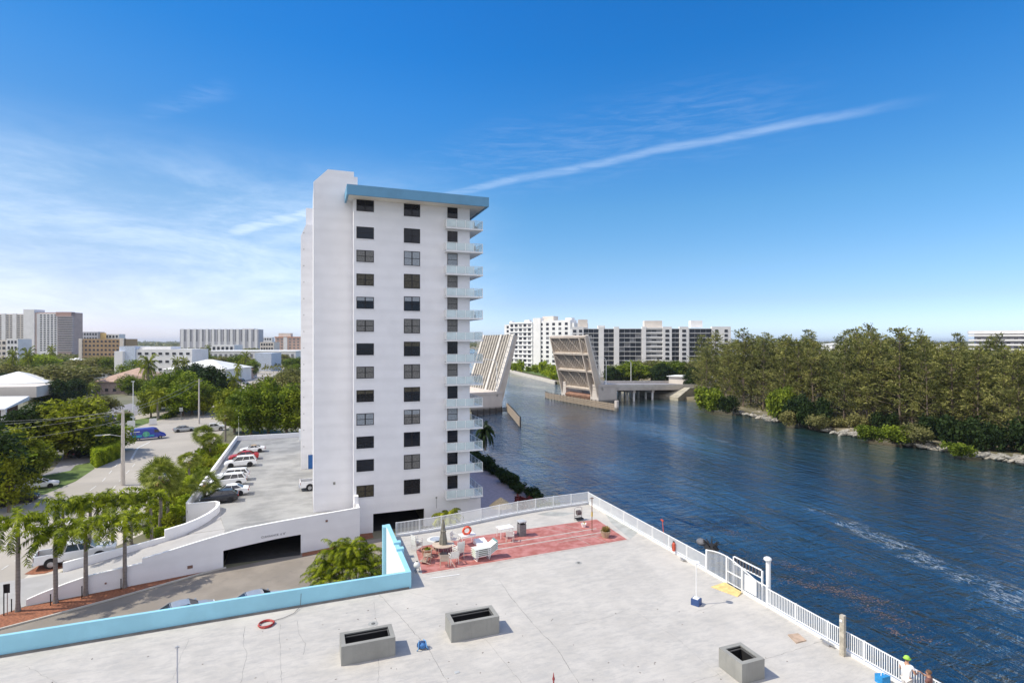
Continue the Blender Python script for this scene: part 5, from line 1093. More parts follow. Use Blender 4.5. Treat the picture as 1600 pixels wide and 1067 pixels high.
# ================================================================== VEGETATION
def rnd(r, a, b): return r.uniform(a, b)
def leafquad(m_, p, s, r, flat=.0, asp=1.0):
    a = Vector((r.gauss(0, 1), r.gauss(0, 1), r.gauss(0, 1) * (1 - flat))).normalized(); b = a.cross(Vector((r.gauss(0, 1), r.gauss(0, 1), r.gauss(0, 1)))).normalized()
    a *= s * asp; b *= s * .6
    m_.v += [tuple(p - a), tuple(p + b), tuple(p + a), tuple(p - b)]; o = len(m_.v) - 4; m_.f.append((o, o + 1, o + 2, o + 3)); m_.mi.append(0)
def make_broadleaf(name, seed, leafm, h=10, rx=4.3, rz=4.7, n_cl=52, per=95, ls=.26, open_=.0, label='tree', base=.2):
    r = random.Random(seed); t = thing(name, label, 'tree', (0, 0, 0)); tr = MB(); cr = MB()
    hb = h * base; top = Vector((r.uniform(-.3, .3), r.uniform(-.3, .3), h * .55)); tr.tube([(0, 0, -.2), (r.uniform(-.15, .15), .1, hb), top], [.30, .22, .12], 8)
    cz = h - rz
    for k in range(n_cl):
        while True:
            d = Vector((r.uniform(-1, 1), r.uniform(-1, 1), r.uniform(-1, 1)))
            if .35 < d.length < 1: break
        wob = 1 + .25 * math.sin(3 * math.atan2(d.y, d.x) + seed)
        c = Vector((d.x * rx * wob * .85, d.y * rx * .85 * wob, cz + d.z * rz * .85)); cr_ = r.uniform(.22, .42) * min(rx, rz) * 1.05
        if k % 2 == 0: s0 = Vector((0, 0, hb)).lerp(top, r.random()); tr.tube([s0, s0.lerp(c, .55) + Vector((0, 0, -.25)), c], [.1, .06, .025], 5)
        for j in range(per):
            q = Vector((r.gauss(0, 1), r.gauss(0, 1), r.gauss(0, .8))); q = q.normalized() * cr_ * (r.random() ** .45)
            leafquad(cr, c + q, ls * r.uniform(.6, 1.3), r, .35)
    tr.build('trunk', M_bark, t); cr.build('crown', leafm, t); return t
def make_pine(seed, h=19, label='pine'):
    r = random.Random(seed); t = thing('pine_tree', label, 'pine tree', (0, 0, 0)); tr = MB(); cr = MB(); lean = Vector((r.uniform(-1, 1), r.uniform(-1, 1), 0))
    ax = lambda f: Vector((lean.x * f * f, lean.y * f * f, h * f)); tr.tube([ax(0) - Vector((0, 0, .5)), ax(.3), ax(.6), ax(.98)], [.22, .16, .10, .02], 7)
    nb = 66
    for k in range(nb):
        f = .10 + .88 * (k / nb) ** .85 * r.uniform(.92, 1.04); f = min(f, .99); a = k * 2.4 + r.uniform(-.4, .4); L_ = h * (.27 * (1 - f) ** .8 + .02) * r.uniform(.45, 1.35); p0 = ax(f)
        e = r.uniform(.35, .85); tip = p0 + Vector((math.cos(a) * L_, math.sin(a) * L_, L_ * e)); mid = p0.lerp(tip, .5) + Vector((0, 0, -.1 * L_))
        tr.tube([p0, mid, tip], [.06, .035, .012], 4, False)
        n = int(16 + 34 * L_ / 4)
        for j in range(n):
            g_ = .22 + .8 * r.random() ** .6; p = (p0.lerp(mid, g_ * 2) if g_ < .5 else mid.lerp(tip, g_ * 2 - 1)) + Vector((r.gauss(0, .34), r.gauss(0, .34), r.gauss(0, .2)))
            d = (Vector((math.cos(a), math.sin(a), .5)) + Vector((r.gauss(0, .7), r.gauss(0, .7), r.gauss(0, .6)))).normalized() * r.uniform(.28, .6); b = d.cross(Vector((r.gauss(0, 1), r.gauss(0, 1), r.gauss(0, 1)))).normalized() * r.uniform(.06, .13)
            o = len(cr.v); cr.v += [tuple(p - b), tuple(p + b), tuple(p + d + b * .5), tuple(p + d - b * .5)]; cr.f.append((o, o + 1, o + 2, o + 3)); cr.mi.append(0)
    tr.build('trunk', M_bark, t); cr.build('crown', M_pine, t); return t
def frond(m_, o, az, el, L_, droop, ll, n, r, wide=.055, plume=.0):
    d = Vector((math.cos(az), math.sin(az), 0)); side = Vector((-d.y, d.x, 0)); pts = []
    p = Vector(o); e = el; st = L_ / n
    for k in range(n + 1):
        pts.append((p.copy(), e)); p = p + (d * math.cos(e) + Vector((0, 0, math.sin(e)))) * st; e -= droop / n * (1 + k / n)
    for k in range(n):
        a, b = pts[k][0], pts[k + 1][0]; w_ = .03 * (1 - k / n) + .008; i = len(m_.v)
        m_.v += [tuple(a - side * w_), tuple(a + side * w_), tuple(b + side * w_ * .8), tuple(b - side * w_ * .8)]; m_.f.append((i, i + 1, i + 2, i + 3)); m_.mi.append(0)
        f = k / n
        if f < .12: continue
        ln = ll * math.sin(math.pi * min(1, .12 + f * .86)) ** .55; fw = (b - a).normalized(); up = side.cross(fw)
        for sub in (0, .5):
            q = a.lerp(b, sub)
            for s in (-1, 1):
                dr = (side * s * r.uniform(.8, 1) + fw * r.uniform(.3, .6) + up * r.uniform(-.1 - plume, .25 + plume) + Vector((0, 0, -r.uniform(.15, .55)))).normalized() * ln * r.uniform(.8, 1.1); mid = q + dr * .5 + Vector((0, 0, .04 * ln)); tp = q + dr + Vector((0, 0, -.22 * ln)); wv = fw * wide
                i = len(m_.v); m_.v += [tuple(q - wv * .6), tuple(q + wv * .6), tuple(mid + wv), tuple(tp), tuple(mid - wv)]; m_.f += [(i, i + 1, i + 2, i + 4), (i + 4, i + 2, i + 3)]; m_.mi += [0, 0]
def make_royal(seed, h=6.1, L_=3.7, nf=15, leafm=None, label='palm', tr_r=.19, ll=.66, el=(.2, 1.4), droop=2.05, plume=.6, shaft=True, name='royal_palm', wide=.05):
    r = random.Random(seed); t = thing(name, label, 'palm tree', (0, 0, 0)); tr = MB(); lean = r.uniform(-.25, .25)
    n = 9; tr.tube([(lean * (k / n) ** 2, 0, h * k / n - (.2 if k == 0 else 0)) for k in range(n + 1)], [tr_r * (1.25 if k == 0 else (.88 if k < 3 else 1.0) * (1 - .25 * k / n)) for k in range(n + 1)], 10); tr.build('trunk', M_palmbark, t)
    if shaft: MB().tube([(lean, 0, h), (lean, 0, h + .55), (lean, 0, h + 1.0)], [tr_r * .72, tr_r * .6, tr_r * .3], 8).build('crownshaft', M_leafb, t)
    cr = MB(); top = Vector((lean, 0, h + (.9 if shaft else .1)))
    for k in range(nf): frond(cr, top, k * 2.4 + r.uniform(-.2, .2), el[0] + (el[1] - el[0]) * (k / nf) + r.uniform(-.1, .1), L_ * r.uniform(.85, 1.1), droop * r.uniform(.8, 1.1), ll, 22, r, wide, plume)
    cr.build('crown', leafm or M_palm, t); return t
def make_sabal(seed, h=5.2, R_=1.7, label='palm'):
    r = random.Random(seed); t = thing('fan_palm', label, 'palm tree', (0, 0, 0)); MB().tube([(0, 0, -.3), (.05, .03, h * .5), (0, 0, h)], [.2, .16, .17], 9).build('trunk', M_palmbark, t); cr = MB()
    for k in range(46):
        a = k * 2.4; e = -1.0 + 2.4 * (k / 46) + r.uniform(-.1, .1); d = Vector((math.cos(a) * math.cos(e), math.sin(a) * math.cos(e), math.sin(e))); c = Vector((0, 0, h + .1)) + d * R_ * r.uniform(.5, .72)
        sd = d.cross(Vector((0, 0, 1))).normalized(); up = sd.cross(d); rl = r.uniform(-1.2, 1.2); sd, up = sd * math.cos(rl) + up * math.sin(rl), up * math.cos(rl) - sd * math.sin(rl); i = len(cr.v); cr.v += [(0, 0, h), tuple(c + sd * .02), tuple(c - sd * .02)]; cr.f.append((i, i + 1, i + 2)); cr.mi.append(0)
        for j in range(13):
            b = -1.5 + 3.0 * j / 12; dd = (d * math.cos(b) + sd * math.sin(b)).normalized(); L_ = R_ * .62 * r.uniform(.85, 1.1); tp = c + dd * L_ + Vector((0, 0, -.25 * L_)) + up * .1; pw = dd.cross(up).normalized() * .055; m2 = c + dd * L_ * .5 + up * .05
            i = len(cr.v); cr.v += [tuple(c), tuple(m2 + pw), tuple(tp), tuple(m2 - pw)]; cr.f.append((i, i + 1, i + 2, i + 3)); cr.mi.append(0)
    cr.build('crown', M_fan, t); sk = MB()
    for k in range(26):
        a = k * 2.4; c = Vector((0, 0, h - .1)); tp = c + Vector((math.cos(a) * .5, math.sin(a) * .5, -r.uniform(.6, 1.2))); pw = Vector((-math.sin(a), math.cos(a), 0)) * .14; i = len(sk.v); sk.v += [tuple(c - pw * .3), tuple(c + pw * .3), tuple(tp + pw), tuple(tp - pw)]; sk.f.append((i, i + 1, i + 2, i + 3)); sk.mi.append(0)
    sk.build('dead_fronds', M_dry, t); return t
def make_bush(name, seed, leafm, label='bush', rx=1.5, rz=1.2, n=1500, ls=.13, cat='bush'):
    r = random.Random(seed); t = thing(name, label, cat, (0, 0, 0)); cr = MB(); tr = MB()
    for k in range(16):
        a = r.uniform(0, 6.28); f = r.uniform(.1, .75); c = Vector((math.cos(a) * rx * f, math.sin(a) * rx * f, rz * r.uniform(.45, 1.25))); tr.tube([(c.x * .2, c.y * .2, -.1), c], [.05, .02], 4)
        for j in range(n // 16):
            q = Vector((r.gauss(0, 1), r.gauss(0, 1), r.gauss(0, .8))).normalized() * rx * .42 * r.random() ** .4; p = c + q
            if p.z > 0: leafquad(cr, p, ls * r.uniform(.7, 1.4), r, .3)
    tr.build('stems', M_bark, t); cr.build('foliage', leafm, t); return t

def h_at(p, ytop): return ztop(p, ytop)
def w_m(p, wpx): return wpx * depth(p) / F_PX
# --- broadleaf crowns of the left-hand streets:  (xc, ytop, ybase, width px, kind, label)
BK = {'g': ('shade_tree', 31, M_leaf), 'G': ('shade_tree', 32, M_leaf), 'o': ('shade_tree', 33, M_leafo), 'd': ('shade_tree', 34, M_leafd), 'y': ('shade_tree', 35, M_leafg), 'b': ('shade_tree', 36, M_leafb), 'O': ('shade_tree', 37, M_leafo)}
BKK = {k: Kind(make_broadleaf(v[0], v[1], v[2], per=110)) for k, v in BK.items()}
LT = [
 (-62, 640, 800, 150, 'd', 'large dark tree cut by the left edge of the view, nearer the camera'), (-50, 660, 765, 120, 'G', 'green tree cut by the left edge of the view beyond the dark one'), (14, 700, 800, 60, 'o', 'small olive tree with a thin trunk beside the black SUV'),
 (104, 616, 716, 100, 'o', 'large olive-green shade tree above the left parking lot'), (60, 628, 718, 90, 'd', 'very dark shade tree left of the large olive-green one'), (28, 640, 725, 60, 'd', 'dark tree in front of the carport house'),
 (10, 662, 752, 62, 'O', 'light green tree at the left edge beside the side road'), (50, 688, 748, 62, 'O', 'small yellowish tree on the lawn strip by the dark car'), (150, 655, 712, 62, 'g', 'low green tree over the clipped hedge'), (182, 663, 705, 44, 'b', 'bright green tree right of the clipped hedge tree'),
 (157, 612, 652, 48, 'y', 'round grey-green tree at the car park behind the utility pole'), (103, 562, 616, 92, 'y', 'broad grey-green tree behind the white hip-roofed house'), (64, 553, 588, 44, 'b', 'bright green tree far behind the broad grey-green one'), (150, 551, 590, 56, 'y', 'grey-green tree in front of the tan mid-rise'),
 (178, 556, 590, 40, 'g', 'small green tree right of the tan mid-rise trees'), (20, 562, 604, 50, 'y', 'dull tree over the roof at the left edge'), (44, 560, 590, 36, 'G', 'green tree between the bungalow and the huge condominium'), (86, 592, 640, 40, 'd', 'dark tree at the corner of the white hip-roofed house'),
 (72, 612, 640, 36, 'b', 'bright bush-like tree beside the white house wall'), (250, 584, 640, 50, 'G', 'green tree in the big clump left of the tower, leftmost'), (270, 574, 645, 56, 'g', 'green tree in the big clump left of the tower, second from left'), (300, 580, 648, 60, 'G', 'green tree in the big clump, middle'),
 (322, 570, 640, 62, 'd', 'dark tree in the big clump beside the distant road'), (345, 584, 636, 44, 'd', 'dark tree at the right end of the big clump'), (285, 600, 650, 50, 'b', 'yellow-green tree at the front of the big clump'), (236, 605, 652, 36, 'O', 'olive tree at the front left of the big clump'), (318, 612, 648, 36, 'O', 'orange-tinged tree at the front of the big clump'),
 (300, 566, 610, 40, 'd', 'dark round tree in front of the large white hip roof'), (366, 604, 676, 52, 'O', 'yellow-green tree at the corner behind the garage roof'), (392, 596, 682, 60, 'g', 'green tree behind the garage roof, left of centre'), (420, 590, 682, 62, 'G', 'green tree behind the garage roof, centre'), (448, 596, 682, 60, 'g', 'green tree behind the garage roof, next to the tower'),
 (470, 604, 684, 56, 'O', 'yellow-green tree half hidden by the tower edge'), (440, 575, 640, 60, 'y', 'olive-grey tree on the right side of the distant road'), (462, 568, 620, 44, 'y', 'olive-grey tree further along the distant road near the tower'), (412, 586, 650, 48, 'y', 'olive-grey tree lowest along the right side of the distant road'), (380, 622, 676, 44, 'b', 'bright small tree at the street corner left of the garage trees'),
 (345, 553, 580, 30, 'y', 'small tree in the belt behind the big white hall, right'), (320, 551, 578, 34, 'g', 'small tree in the belt behind the big white hall, left'), (372, 552, 582, 28, 'g', 'small tree near the tall date palm'), (460, 556, 582, 30, 'g', 'small far tree above the distant road by the tower'), (395, 560, 590, 20, 'g', 'small street tree beside the pale blue building'), (438, 550, 572, 26, 'y', 'small far tree left of the salmon block'),
 (240, 556, 590, 34, 'y', 'small tree in front of the office wing'), (206, 562, 600, 40, 'G', 'green tree between the office and the tiled houses'), (118, 590, 628, 30, 'd', 'dark tree left of the date palm'), (195, 640, 664, 20, 'g', 'small green tree behind the tall utility pole'), (135, 572, 600, 24, 'G', 'green tree beside the bright white low roof'), (8, 582, 612, 34, 'd', 'dark tree at the left edge above the white roof')]
for i, (x, yt, yb, wpx, k, lab) in enumerate(LT):
    p = P(x, yb, 0); hh = max(2.5, h_at(p, yt)); ww = w_m(p, wpx) / 7.4
    BKK[k].put(p, i * 1.3, (ww, ww, hh / 10.2), lab, 'broadleaf trees of the streets left of the tower', 'tree')
rb_ = random.Random(44)
for i in range(46):
    x = rb_.uniform(-40, 350) if i < 34 else rb_.uniform(450, 476); yb = rb_.uniform(572, 618) if i < 34 else rb_.uniform(576, 612); p = P(x, yb, 0)
    if 330 < x < 425 or (225 < x < 385 and yb > 600): continue
    hh = rb_.uniform(6, 10); ww = rb_.uniform(.9, 1.5); BKK[rb_.choice('gGyodO')].put(p, i, (ww, ww, hh / 10.2), 'x', 'background trees of the city belt', 'tree')
# trees behind the bridge approach
RT = [(972, 566, 300, 50, 'g'), (992, 562, 300, 60, 'G'), (1018, 556, 310, 74, 'y'), (1048, 560, 300, 60, 'g'), (1075, 558, 300, 50, 'y'), (956, 572, 290, 34, 'd'), (1100, 556, 300, 50, 'G'), (1125, 552, 320, 50, 'g'), (1035, 566, 285, 44, 'd'), (1085, 572, 250, 34, 'd')]
RTL = ('green tree right of the raised leaf, second from left', 'green tree right of the raised leaf, third from left', 'largest grey-green spreading tree behind the bridge approach', 'green tree right of the largest spreading tree', 'grey-green tree above the flat-roofed park building', 'dark small tree right beside the raised leaf', 'green tree behind the right end of the bridge approach', 'green tree under the end of the long white condominium', 'dark tree below the largest spreading tree', 'dark tree in front of the flat-roofed park building')
for i, (x, yt, d, wpx, k) in enumerate(RT):
    p = D(x, d); p.z = -.3; ww = w_m(p, wpx) / 8.6; hh = ztop(p, yt); BKK[k].put(p, i * 2.1, (ww, ww, hh / 10.2), RTL[i], 'broadleaf trees behind the bridge approach', 'tree')
# garden shrubs and trees beside the white condo on the far bank
FB = Kind(make_bush('garden_shrub', 51, M_leafb, rx=2.2, rz=1.6, n=900, ls=.25)); 
for i, (x, d) in enumerate(((796, 440), (806, 425), (815, 420), (826, 415), (836, 400), (846, 390), (852, 372), (858, 360), (864, 345), (866, 330), (800, 455), (848, 410))):
    p = D(x, d); FB.put(p, i, (1.6, 1.6, 1.5 + (i % 3) * .8), 'bright garden shrub on the lawn below the white condo across the river', 'garden shrubs on the far bank lawn', 'shrub')
patch('lawn', [tuple(D(x, d)[:2]) for x, d in ((800, 452), (868, 330), (876, 330), (900, 420))], .03, M_grass)
MBp = MB(); 
# --- pines of the park
PK_ = [Kind(make_pine(s)) for s in (61, 62, 63, 64, 65)]
rp_ = random.Random(99)
SHORE = [(1088, 632), (1140, 643), (1200, 655), (1250, 665), (1300, 675), (1350, 682), (1400, 692), (1450, 700), (1500, 708), (1550, 716), (1600, 724), (1660, 734)]
def shore_y(x):
    for (a, ya), (b, yb) in zip(SHORE, SHORE[1:]):
        if a <= x <= b: return ya + (yb - ya) * (x - a) / (b - a)
    return SHORE[-1][1]
cnt = 0
PL = []
for row, (off, n) in enumerate(((9, 19), (17, 18), (27, 17), (40, 16), (56, 16), (76, 15))):
    for k in range(n):
        x = 1092 + (1640 - 1092) * (k + rp_.uniform(.1, .9)) / n; p0 = P(x, shore_y(x) - 1, WZ); dd = depth(p0) + off + rp_.uniform(-3, 3); p = D(x, dd); p.z = -.4
        yt = 528 + rp_.gauss(5, 11) + (6 if row < 2 else 0) - (4 if 1180 < x < 1240 or 1320 < x < 1480 else 0) + (12 if x > 1500 else 0)
        PL.append((x, p, yt, row))
PL += [(1366, P(1366, 668, -.4), 506, 9), (1409, P(1409, 664, -.4), 516, 9), (1224, P(1224, 640, -.4), 522, 9), (1440, P(1440, 660, -.4), 515, 9), (1498, P(1498, 660, -.4), 520, 9), (1162, P(1162, 636, -.4), 525, 9)]
SPEC = {1366: 'tallest pine with an open ragged top standing above all the others', 1409: 'thin-topped pine right of the tallest one', 1224: 'narrow-topped pine near the left part of the park', 1440: 'open-topped pine left of the long bright roof', 1498: 'sparse pine top just left of the hotel', 1162: 'slim pine top right of the long white condominium'}
for i, (x, p, yt, row) in enumerate(PL):
    hh = max(8, ztop(p, yt) + .4); s = hh / 19.0; wd = s * rp_.uniform(.95, 1.3)
    if row == 9: wd = s * .7
    PK_[i % 5].put(p, rp_.uniform(0, 6.28), (wd, wd, s), SPEC.get(x, 'feathery Australian pine standing among the crowd of pines in the riverside park') if row == 9 else 'feathery Australian pine standing among the crowd of pines in the riverside park', 'Australian pines of the riverside park', 'pine tree')['row'] = row
# --- mangroves on the shore
MG = Kind(make_bush('mangrove', 71, M_mang, rx=2.6, rz=2.0, n=2600, ls=.2)); MGD = Kind(make_bush('mangrove', 72, M_leafd, rx=2.6, rz=2.0, n=2600, ls=.2)); MGG = Kind(make_bush('mangrove', 73, M_leafg, rx=2.6, rz=2.0, n=2200, ls=.2))
MGL = [(1113, 642, 52, 38, MG, 'bright green rounded mangrove at the left end of the park shore'), (1136, 645, 34, 26, MGD, 'dark mangrove right of the bright green one'), (1218, 656, 44, 52, MG, 'green mangrove above the shore rocks, left of the darkest ones'), (1242, 662, 46, 44, MGD, 'dark mangrove mass at the left centre of the shore, left'), (1268, 668, 50, 46, MGD, 'dark mangrove mass at the left centre of the shore, right'), (1232, 664, 30, 24, MGG, 'greyish mangrove low over the water, left'), (1276, 671, 34, 24, MGG, 'greyish mangrove low over the water, right'),
 (1362, 688, 46, 24, MG, 'bright low mangrove at the water, right of the rubble rocks'), (1396, 692, 52, 30, MG, 'bright low mangrove at the water, second along'), (1385, 676, 40, 32, MGD, 'dark bush behind the bright low mangroves'), (1432, 696, 48, 34, MGG, 'greyish mangrove right of the bright low ones'), (1462, 690, 50, 40, MGD, 'dark mangrove at the right, smaller'), (1508, 702, 64, 52, MGD, 'dark mangrove at the right, largest and darkest'), (1540, 706, 50, 44, MGD, 'dark mangrove at the right, beside the largest'), (1498, 712, 44, 22, MG, 'bright low shrub in front of the largest dark mangrove'), (1575, 700, 60, 50, MGG, 'greyish scrub near the right edge of the shore'), (1304, 670, 34, 20, MGG, 'small grey scrub behind the rubble rocks'), (1340, 672, 36, 26, MGG, 'grey scrub left of the bright low mangroves'), (1098, 634, 20, 12, MG, 'small bright shrub on the bank by the bridge'), (1615, 712, 70, 60, MGD, 'dark shrub cut by the right edge of the view')]
for i, (x, yb, wpx, hpx, K_, lab) in enumerate(MGL):
    p = P(x, yb, -.9); ww = w_m(p, wpx) / 5.0; hh = hpx * depth(p) / F_PX / 3.2; K_.put(p, i * 1.9, (ww, ww, hh), lab, 'mangroves and scrub on the park shore', 'mangrove')
# --- shore rocks
def make_rock(seed):
    r = random.Random(seed); m_ = MB(); m_.ball((0, 0, .15), .6, 9, (1, .8, .6)); m_.v = [tuple(Vector(v) * r.uniform(.8, 1.2)) for v in m_.v]; return proto('rock', m_, M_rock)
RK = [make_rock(s) for s in (1, 2, 3, 4)]; rk = random.Random(5); nrk = 0
for i in range(230):
    seg = rk.choice([(1146, 1200), (1288, 1352), (1288, 1352), (1400, 1440), (1450, 1530), (1530, 1640), (1530, 1640), (1195, 1215)]); x = rk.uniform(*seg); p = P(x, shore_y(x) - rk.uniform(-2.5, 5.5), -1.3); s = rk.uniform(.6, 1.9)
    o = RK[i % 4].copy(); o.name = 'shore_rock'; sc.collection.objects.link(o); o.location = (p.x, p.y, -1.35 + rk.uniform(0, .6)); o.rotation_euler = (rk.uniform(-.4, .4), rk.uniform(-.4, .4), rk.uniform(0, 6)); o.scale = (s * 1.3, s, s * .7)
    tag(o, 'grey-tan rock in the broken rubble line along the park shore', 'rock', 'rocks along the park shore')
# undergrowth on the park floor and light clearings
ug = MB(); ru = random.Random(8)
for i in range(9000):
    x = ru.uniform(1100, 1660); p0 = P(x, shore_y(x) - 2, WZ); dd = depth(p0) + ru.uniform(4, 60); p = D(x, dd); p.z = -.3 + abs(ru.gauss(0, .7)); leafquad(ug, p, ru.uniform(.2, .5), ru, .4)
tag(ug.build('undergrowth', M_leafg), 'scrubby undergrowth across the floor of the riverside park', 'undergrowth', kind='stuff')
fw = MB(); rf_ = random.Random(12)
def canopy(m_, n, x0, x1, d0, d1, hz, s0, s1):
    for i in range(n):
        f = rf_.random(); dd = d0 * (d1 / d0) ** f; x = rf_.uniform(x0, x1); p = D(x, dd); s = (s0 + (s1 - s0) * f)
        p.z = hz * rf_.uniform(.5, 1.0) * (1 + .25 * math.sin(p.x * .05) * math.cos(p.y * .043)); leafquad(m_, p, s * rf_.uniform(.6, 1.3), rf_, .5)
canopy(fw, 26000, 1060, 1720, 270, 1500, 6.5, 1.1, 5.0); canopy(fw, 9000, 1060, 1720, 1500, 9000, 9, 7, 30); canopy(fw, 9000, 900, 1100, 380, 2500, 8, 1.5, 8)
tag(fw.build('far_woods', M_leafg), 'far low tree cover stretching to the horizon beyond the park', 'woods', kind='stuff')
fw = MB(); canopy(fw, 22000, -120, 480, 380, 1600, 6.5, .9, 4.0); canopy(fw, 8000, -120, 800, 1600, 9000, 9, 7, 30)
tag(fw.build('far_woods', M_leafg), 'far low tree cover of the city left of the tower', 'woods', kind='stuff')
# --- palms
RY = [Kind(make_royal(s)) for s in (81, 82, 83)]
gp = 'tall royal palms by the garage ramp'
for i, (x, yb, ycr, lab) in enumerate(((28, 955, 838, 'royal palm at the far left of the mulch bed, thick leaning trunk'), (87, 942, 850, 'royal palm second from left in the mulch bed'), (134, 930, 838, 'royal palm third from left in the mulch bed'), (195, 918, 826, 'royal palm fourth from left in the mulch bed, beside the wall lamp'))):
    p = P(x, yb, 0); h_ = ztop(p, ycr); RY[i % 3].put(p, i * 1.7, (1, 1, h_ / 6.1), lab, gp)
RYS = Kind(make_royal(85, 5.0, 3.3, 15)); gp2 = 'royal palms along the street side of the ramp'
for i, (x, yb, ycr, lab) in enumerate(((101, 884, 806, 'royal palm behind the ramp wall, left of the white pickup'), (140, 874, 800, 'royal palm behind the ramp, above the white pickup'), (176, 866, 796, 'royal palm behind the ramp, right end of the white pickup'), (237, 848, 788, 'royal palm behind the ramp with a thin straight trunk, rightmost'), (205, 850, 792, 'royal palm behind the ramp, second from the right'))):
    p = P(x, yb, 0); h_ = ztop(p, ycr); RYS.put(p, i * 2.3, (.95, .95, h_ / 5.0), lab, gp2)
SB = [Kind(make_sabal(s)) for s in (91, 92)]; gs = 'sabal fan palms beside the garage'
for i, (x, yb, yc, sc_, lab) in enumerate(((250, 832, 742, 1.15, 'large fan palm left of the garage corner, front'), (262, 824, 748, 1.1, 'large fan palm left of the garage corner, behind its neighbour'), (320, 812, 752, 1.1, 'dark fan palm standing in front of the parked dark hatchback'), (296, 760, 718, 1.0, 'small fan palm on the street side of the garage'), (318, 722, 678, 1.15, 'fan palm at the upper left of the garage, left twin'), (328, 724, 688, 1.15, 'fan palm at the upper left of the garage, right twin'), (352, 690, 648, 1.2, 'fan palm at the street corner beside the lamp pole'), (186, 612, 597, 1.3, 'fan palm in front of the mauve two-storey house'), (236, 780, 745, .9, 'short fan palm between the utility pole and garage'))):
    p = P(x, yb, 0); h_ = ztop(p, yc); k_ = h_ / 5.3; SB[i % 2].put(p if k_ > .8 * sc_ else p + Vector((0, 0, h_ - 5.3 * .8 * sc_)), i * 1.1, (sc_, sc_, max(k_, .8 * sc_)), lab, gs)
DT = Kind(make_royal(101, 4.5, 4.2, 34, M_leafo, 'palm', .45, .6, (-.5, 1.4), 1.3, .1, False, 'date_palm')); gd_ = 'feather palms along the far streets'
for i, (x, yb, yc, wpx, lab) in enumerate(((140, 626, 606, 42, 'broad date palm on the far side of the car park'), (247, 655, 620, 40, 'date palm on the median by the intersection'), (384, 584, 560, 22, 'tall date palm beside the distant road'), (232, 612, 572, 36, 'coconut-like palm left of the white hall'), (276, 606, 572, 20, 'slim palm in front of the white hall roof, left'), (288, 606, 572, 18, 'slim palm in front of the white hall roof, right'), (44, 600, 560, 24, 'slim palm left of the huge condominium trees'), (20, 604, 562, 20, 'slim palm at the left edge of the tree belt'), (205, 590, 560, 22, 'slim palm by the white office'), (325, 570, 548, 12, 'tiny palm in front of the long low white roof'), (80, 578, 551, 16, 'tiny palm under the huge condominium'), (365, 640, 600, 26, 'palm at the near end of the distant road'), (372, 600, 575, 16, 'small palm on the median of the distant road'))):
    p = P(x, yb, 0); h_ = max(2, ztop(p, yc)); s = w_m(p, wpx) / 8; DT.put(p, i * 1.9, (s, s, h_ / 4.6), lab, gd_)
# areca palm clump by the parapet: each stem a palm of its own
AR = Kind(make_royal(105, 2.6, 2.4, 15, M_palm, 'palm', .08, .46, (.6, 1.45), 1.6, .15, False, 'areca_palm', .026)); ra = random.Random(3)
for i, (x, yb, yc) in enumerate(((498, 928, 902), (515, 926, 885), (530, 922, 868), (548, 920, 860), (566, 918, 868), (580, 916, 885), (590, 924, 905), (520, 930, 905), (545, 928, 888), (568, 928, 895), (505, 922, 895), (536, 914, 880), (557, 912, 875), (600, 922, 912))):
    p = P(x, yb, 0); h_ = max(1, ztop(p, yc)); AR.put(p, i * 1.4, (1, 1, h_ / 2.7), 'arching areca palm in the dense clump behind the aqua parapet', 'areca palms in the clump behind the aqua parapet')
p = Vector((15.8, 64.2, 0)); SB2 = Kind(make_royal(107, 1.2, 2.2, 22, M_leafo, 'palm', .18, .5, (-.1, 1.4), 1.5, .1, False, 'bushy_palm'))
SB2.put(p, 0, 1.15, 'short bushy palm in front of the tower wall beside the garage opening')
dp = P(758, 700, 0); SB3 = Kind(make_royal(108, 1.2, 2.2, 22, M_leafd, 'palm', .18, .5, (-.1, 1.4), 1.5, .1, False, 'bushy_palm')); SB3.put(dp, 1, (1.3, 1.3, 2.4), 'dark tall palm behind the lower balconies at the waterfront')
# waterfront garden
GB = Kind(make_bush('garden_bush', 75, M_leafd, rx=1.5, rz=1.1, n=1500, ls=.15)); rg = random.Random(17)
for i in range(22):
    y = 70.5 + i * 1.45; GB.put((30.2 + rg.uniform(-.8, .6), y, 0), i, rg.uniform(.65, 1.1), 'dark dense bush in the hedge row along the near seawall', 'bushes along the near seawall', 'bush')
PB = Kind(make_bush('croton_bush', 76, M_purple, rx=1.1, rz=.9, n=900, ls=.16))
for i, (x, y) in enumerate(((26.8, 68.8), (28.4, 69.2), (27.6, 70.4))): PB.put((x, y, 0), i, 1, 'dark red croton bush at the end of the pink terrace, ' + ('left', 'right', 'behind')[i], 'croton bushes on the pink terrace', 'bush')
GS = Kind(make_bush('green_bush', 77, M_leaf, rx=1.2, rz=.8, n=900, ls=.14))
for i, (x, y) in enumerate(((29.8, 67.2), (30.8, 66.0), (29.2, 65.2))): GS.put((x, y, 0), i, 1, 'green bush at the near end of the seawall garden, ' + ('far', 'middle', 'near')[i], 'green bushes by the terrace', 'bush')
th = thing('thatched_umbrella', 'pale straw parasol top showing above the roof railing on the pink terrace', 'parasol', (22.6, 64.6, 0))
MB().lathe([(1.5, 2.2), (.8, 2.8), (.05, 3.3), (0, 3.3)], 12, (22.6, 64.6, 0)).build('straw_top', mat('straw', (.52, .40, .24), .95, .2, 6), th); MB().tube([(22.6, 64.6, 0), (22.6, 64.6, 2.9)], .06, 6).build('pole', M_bark, th)
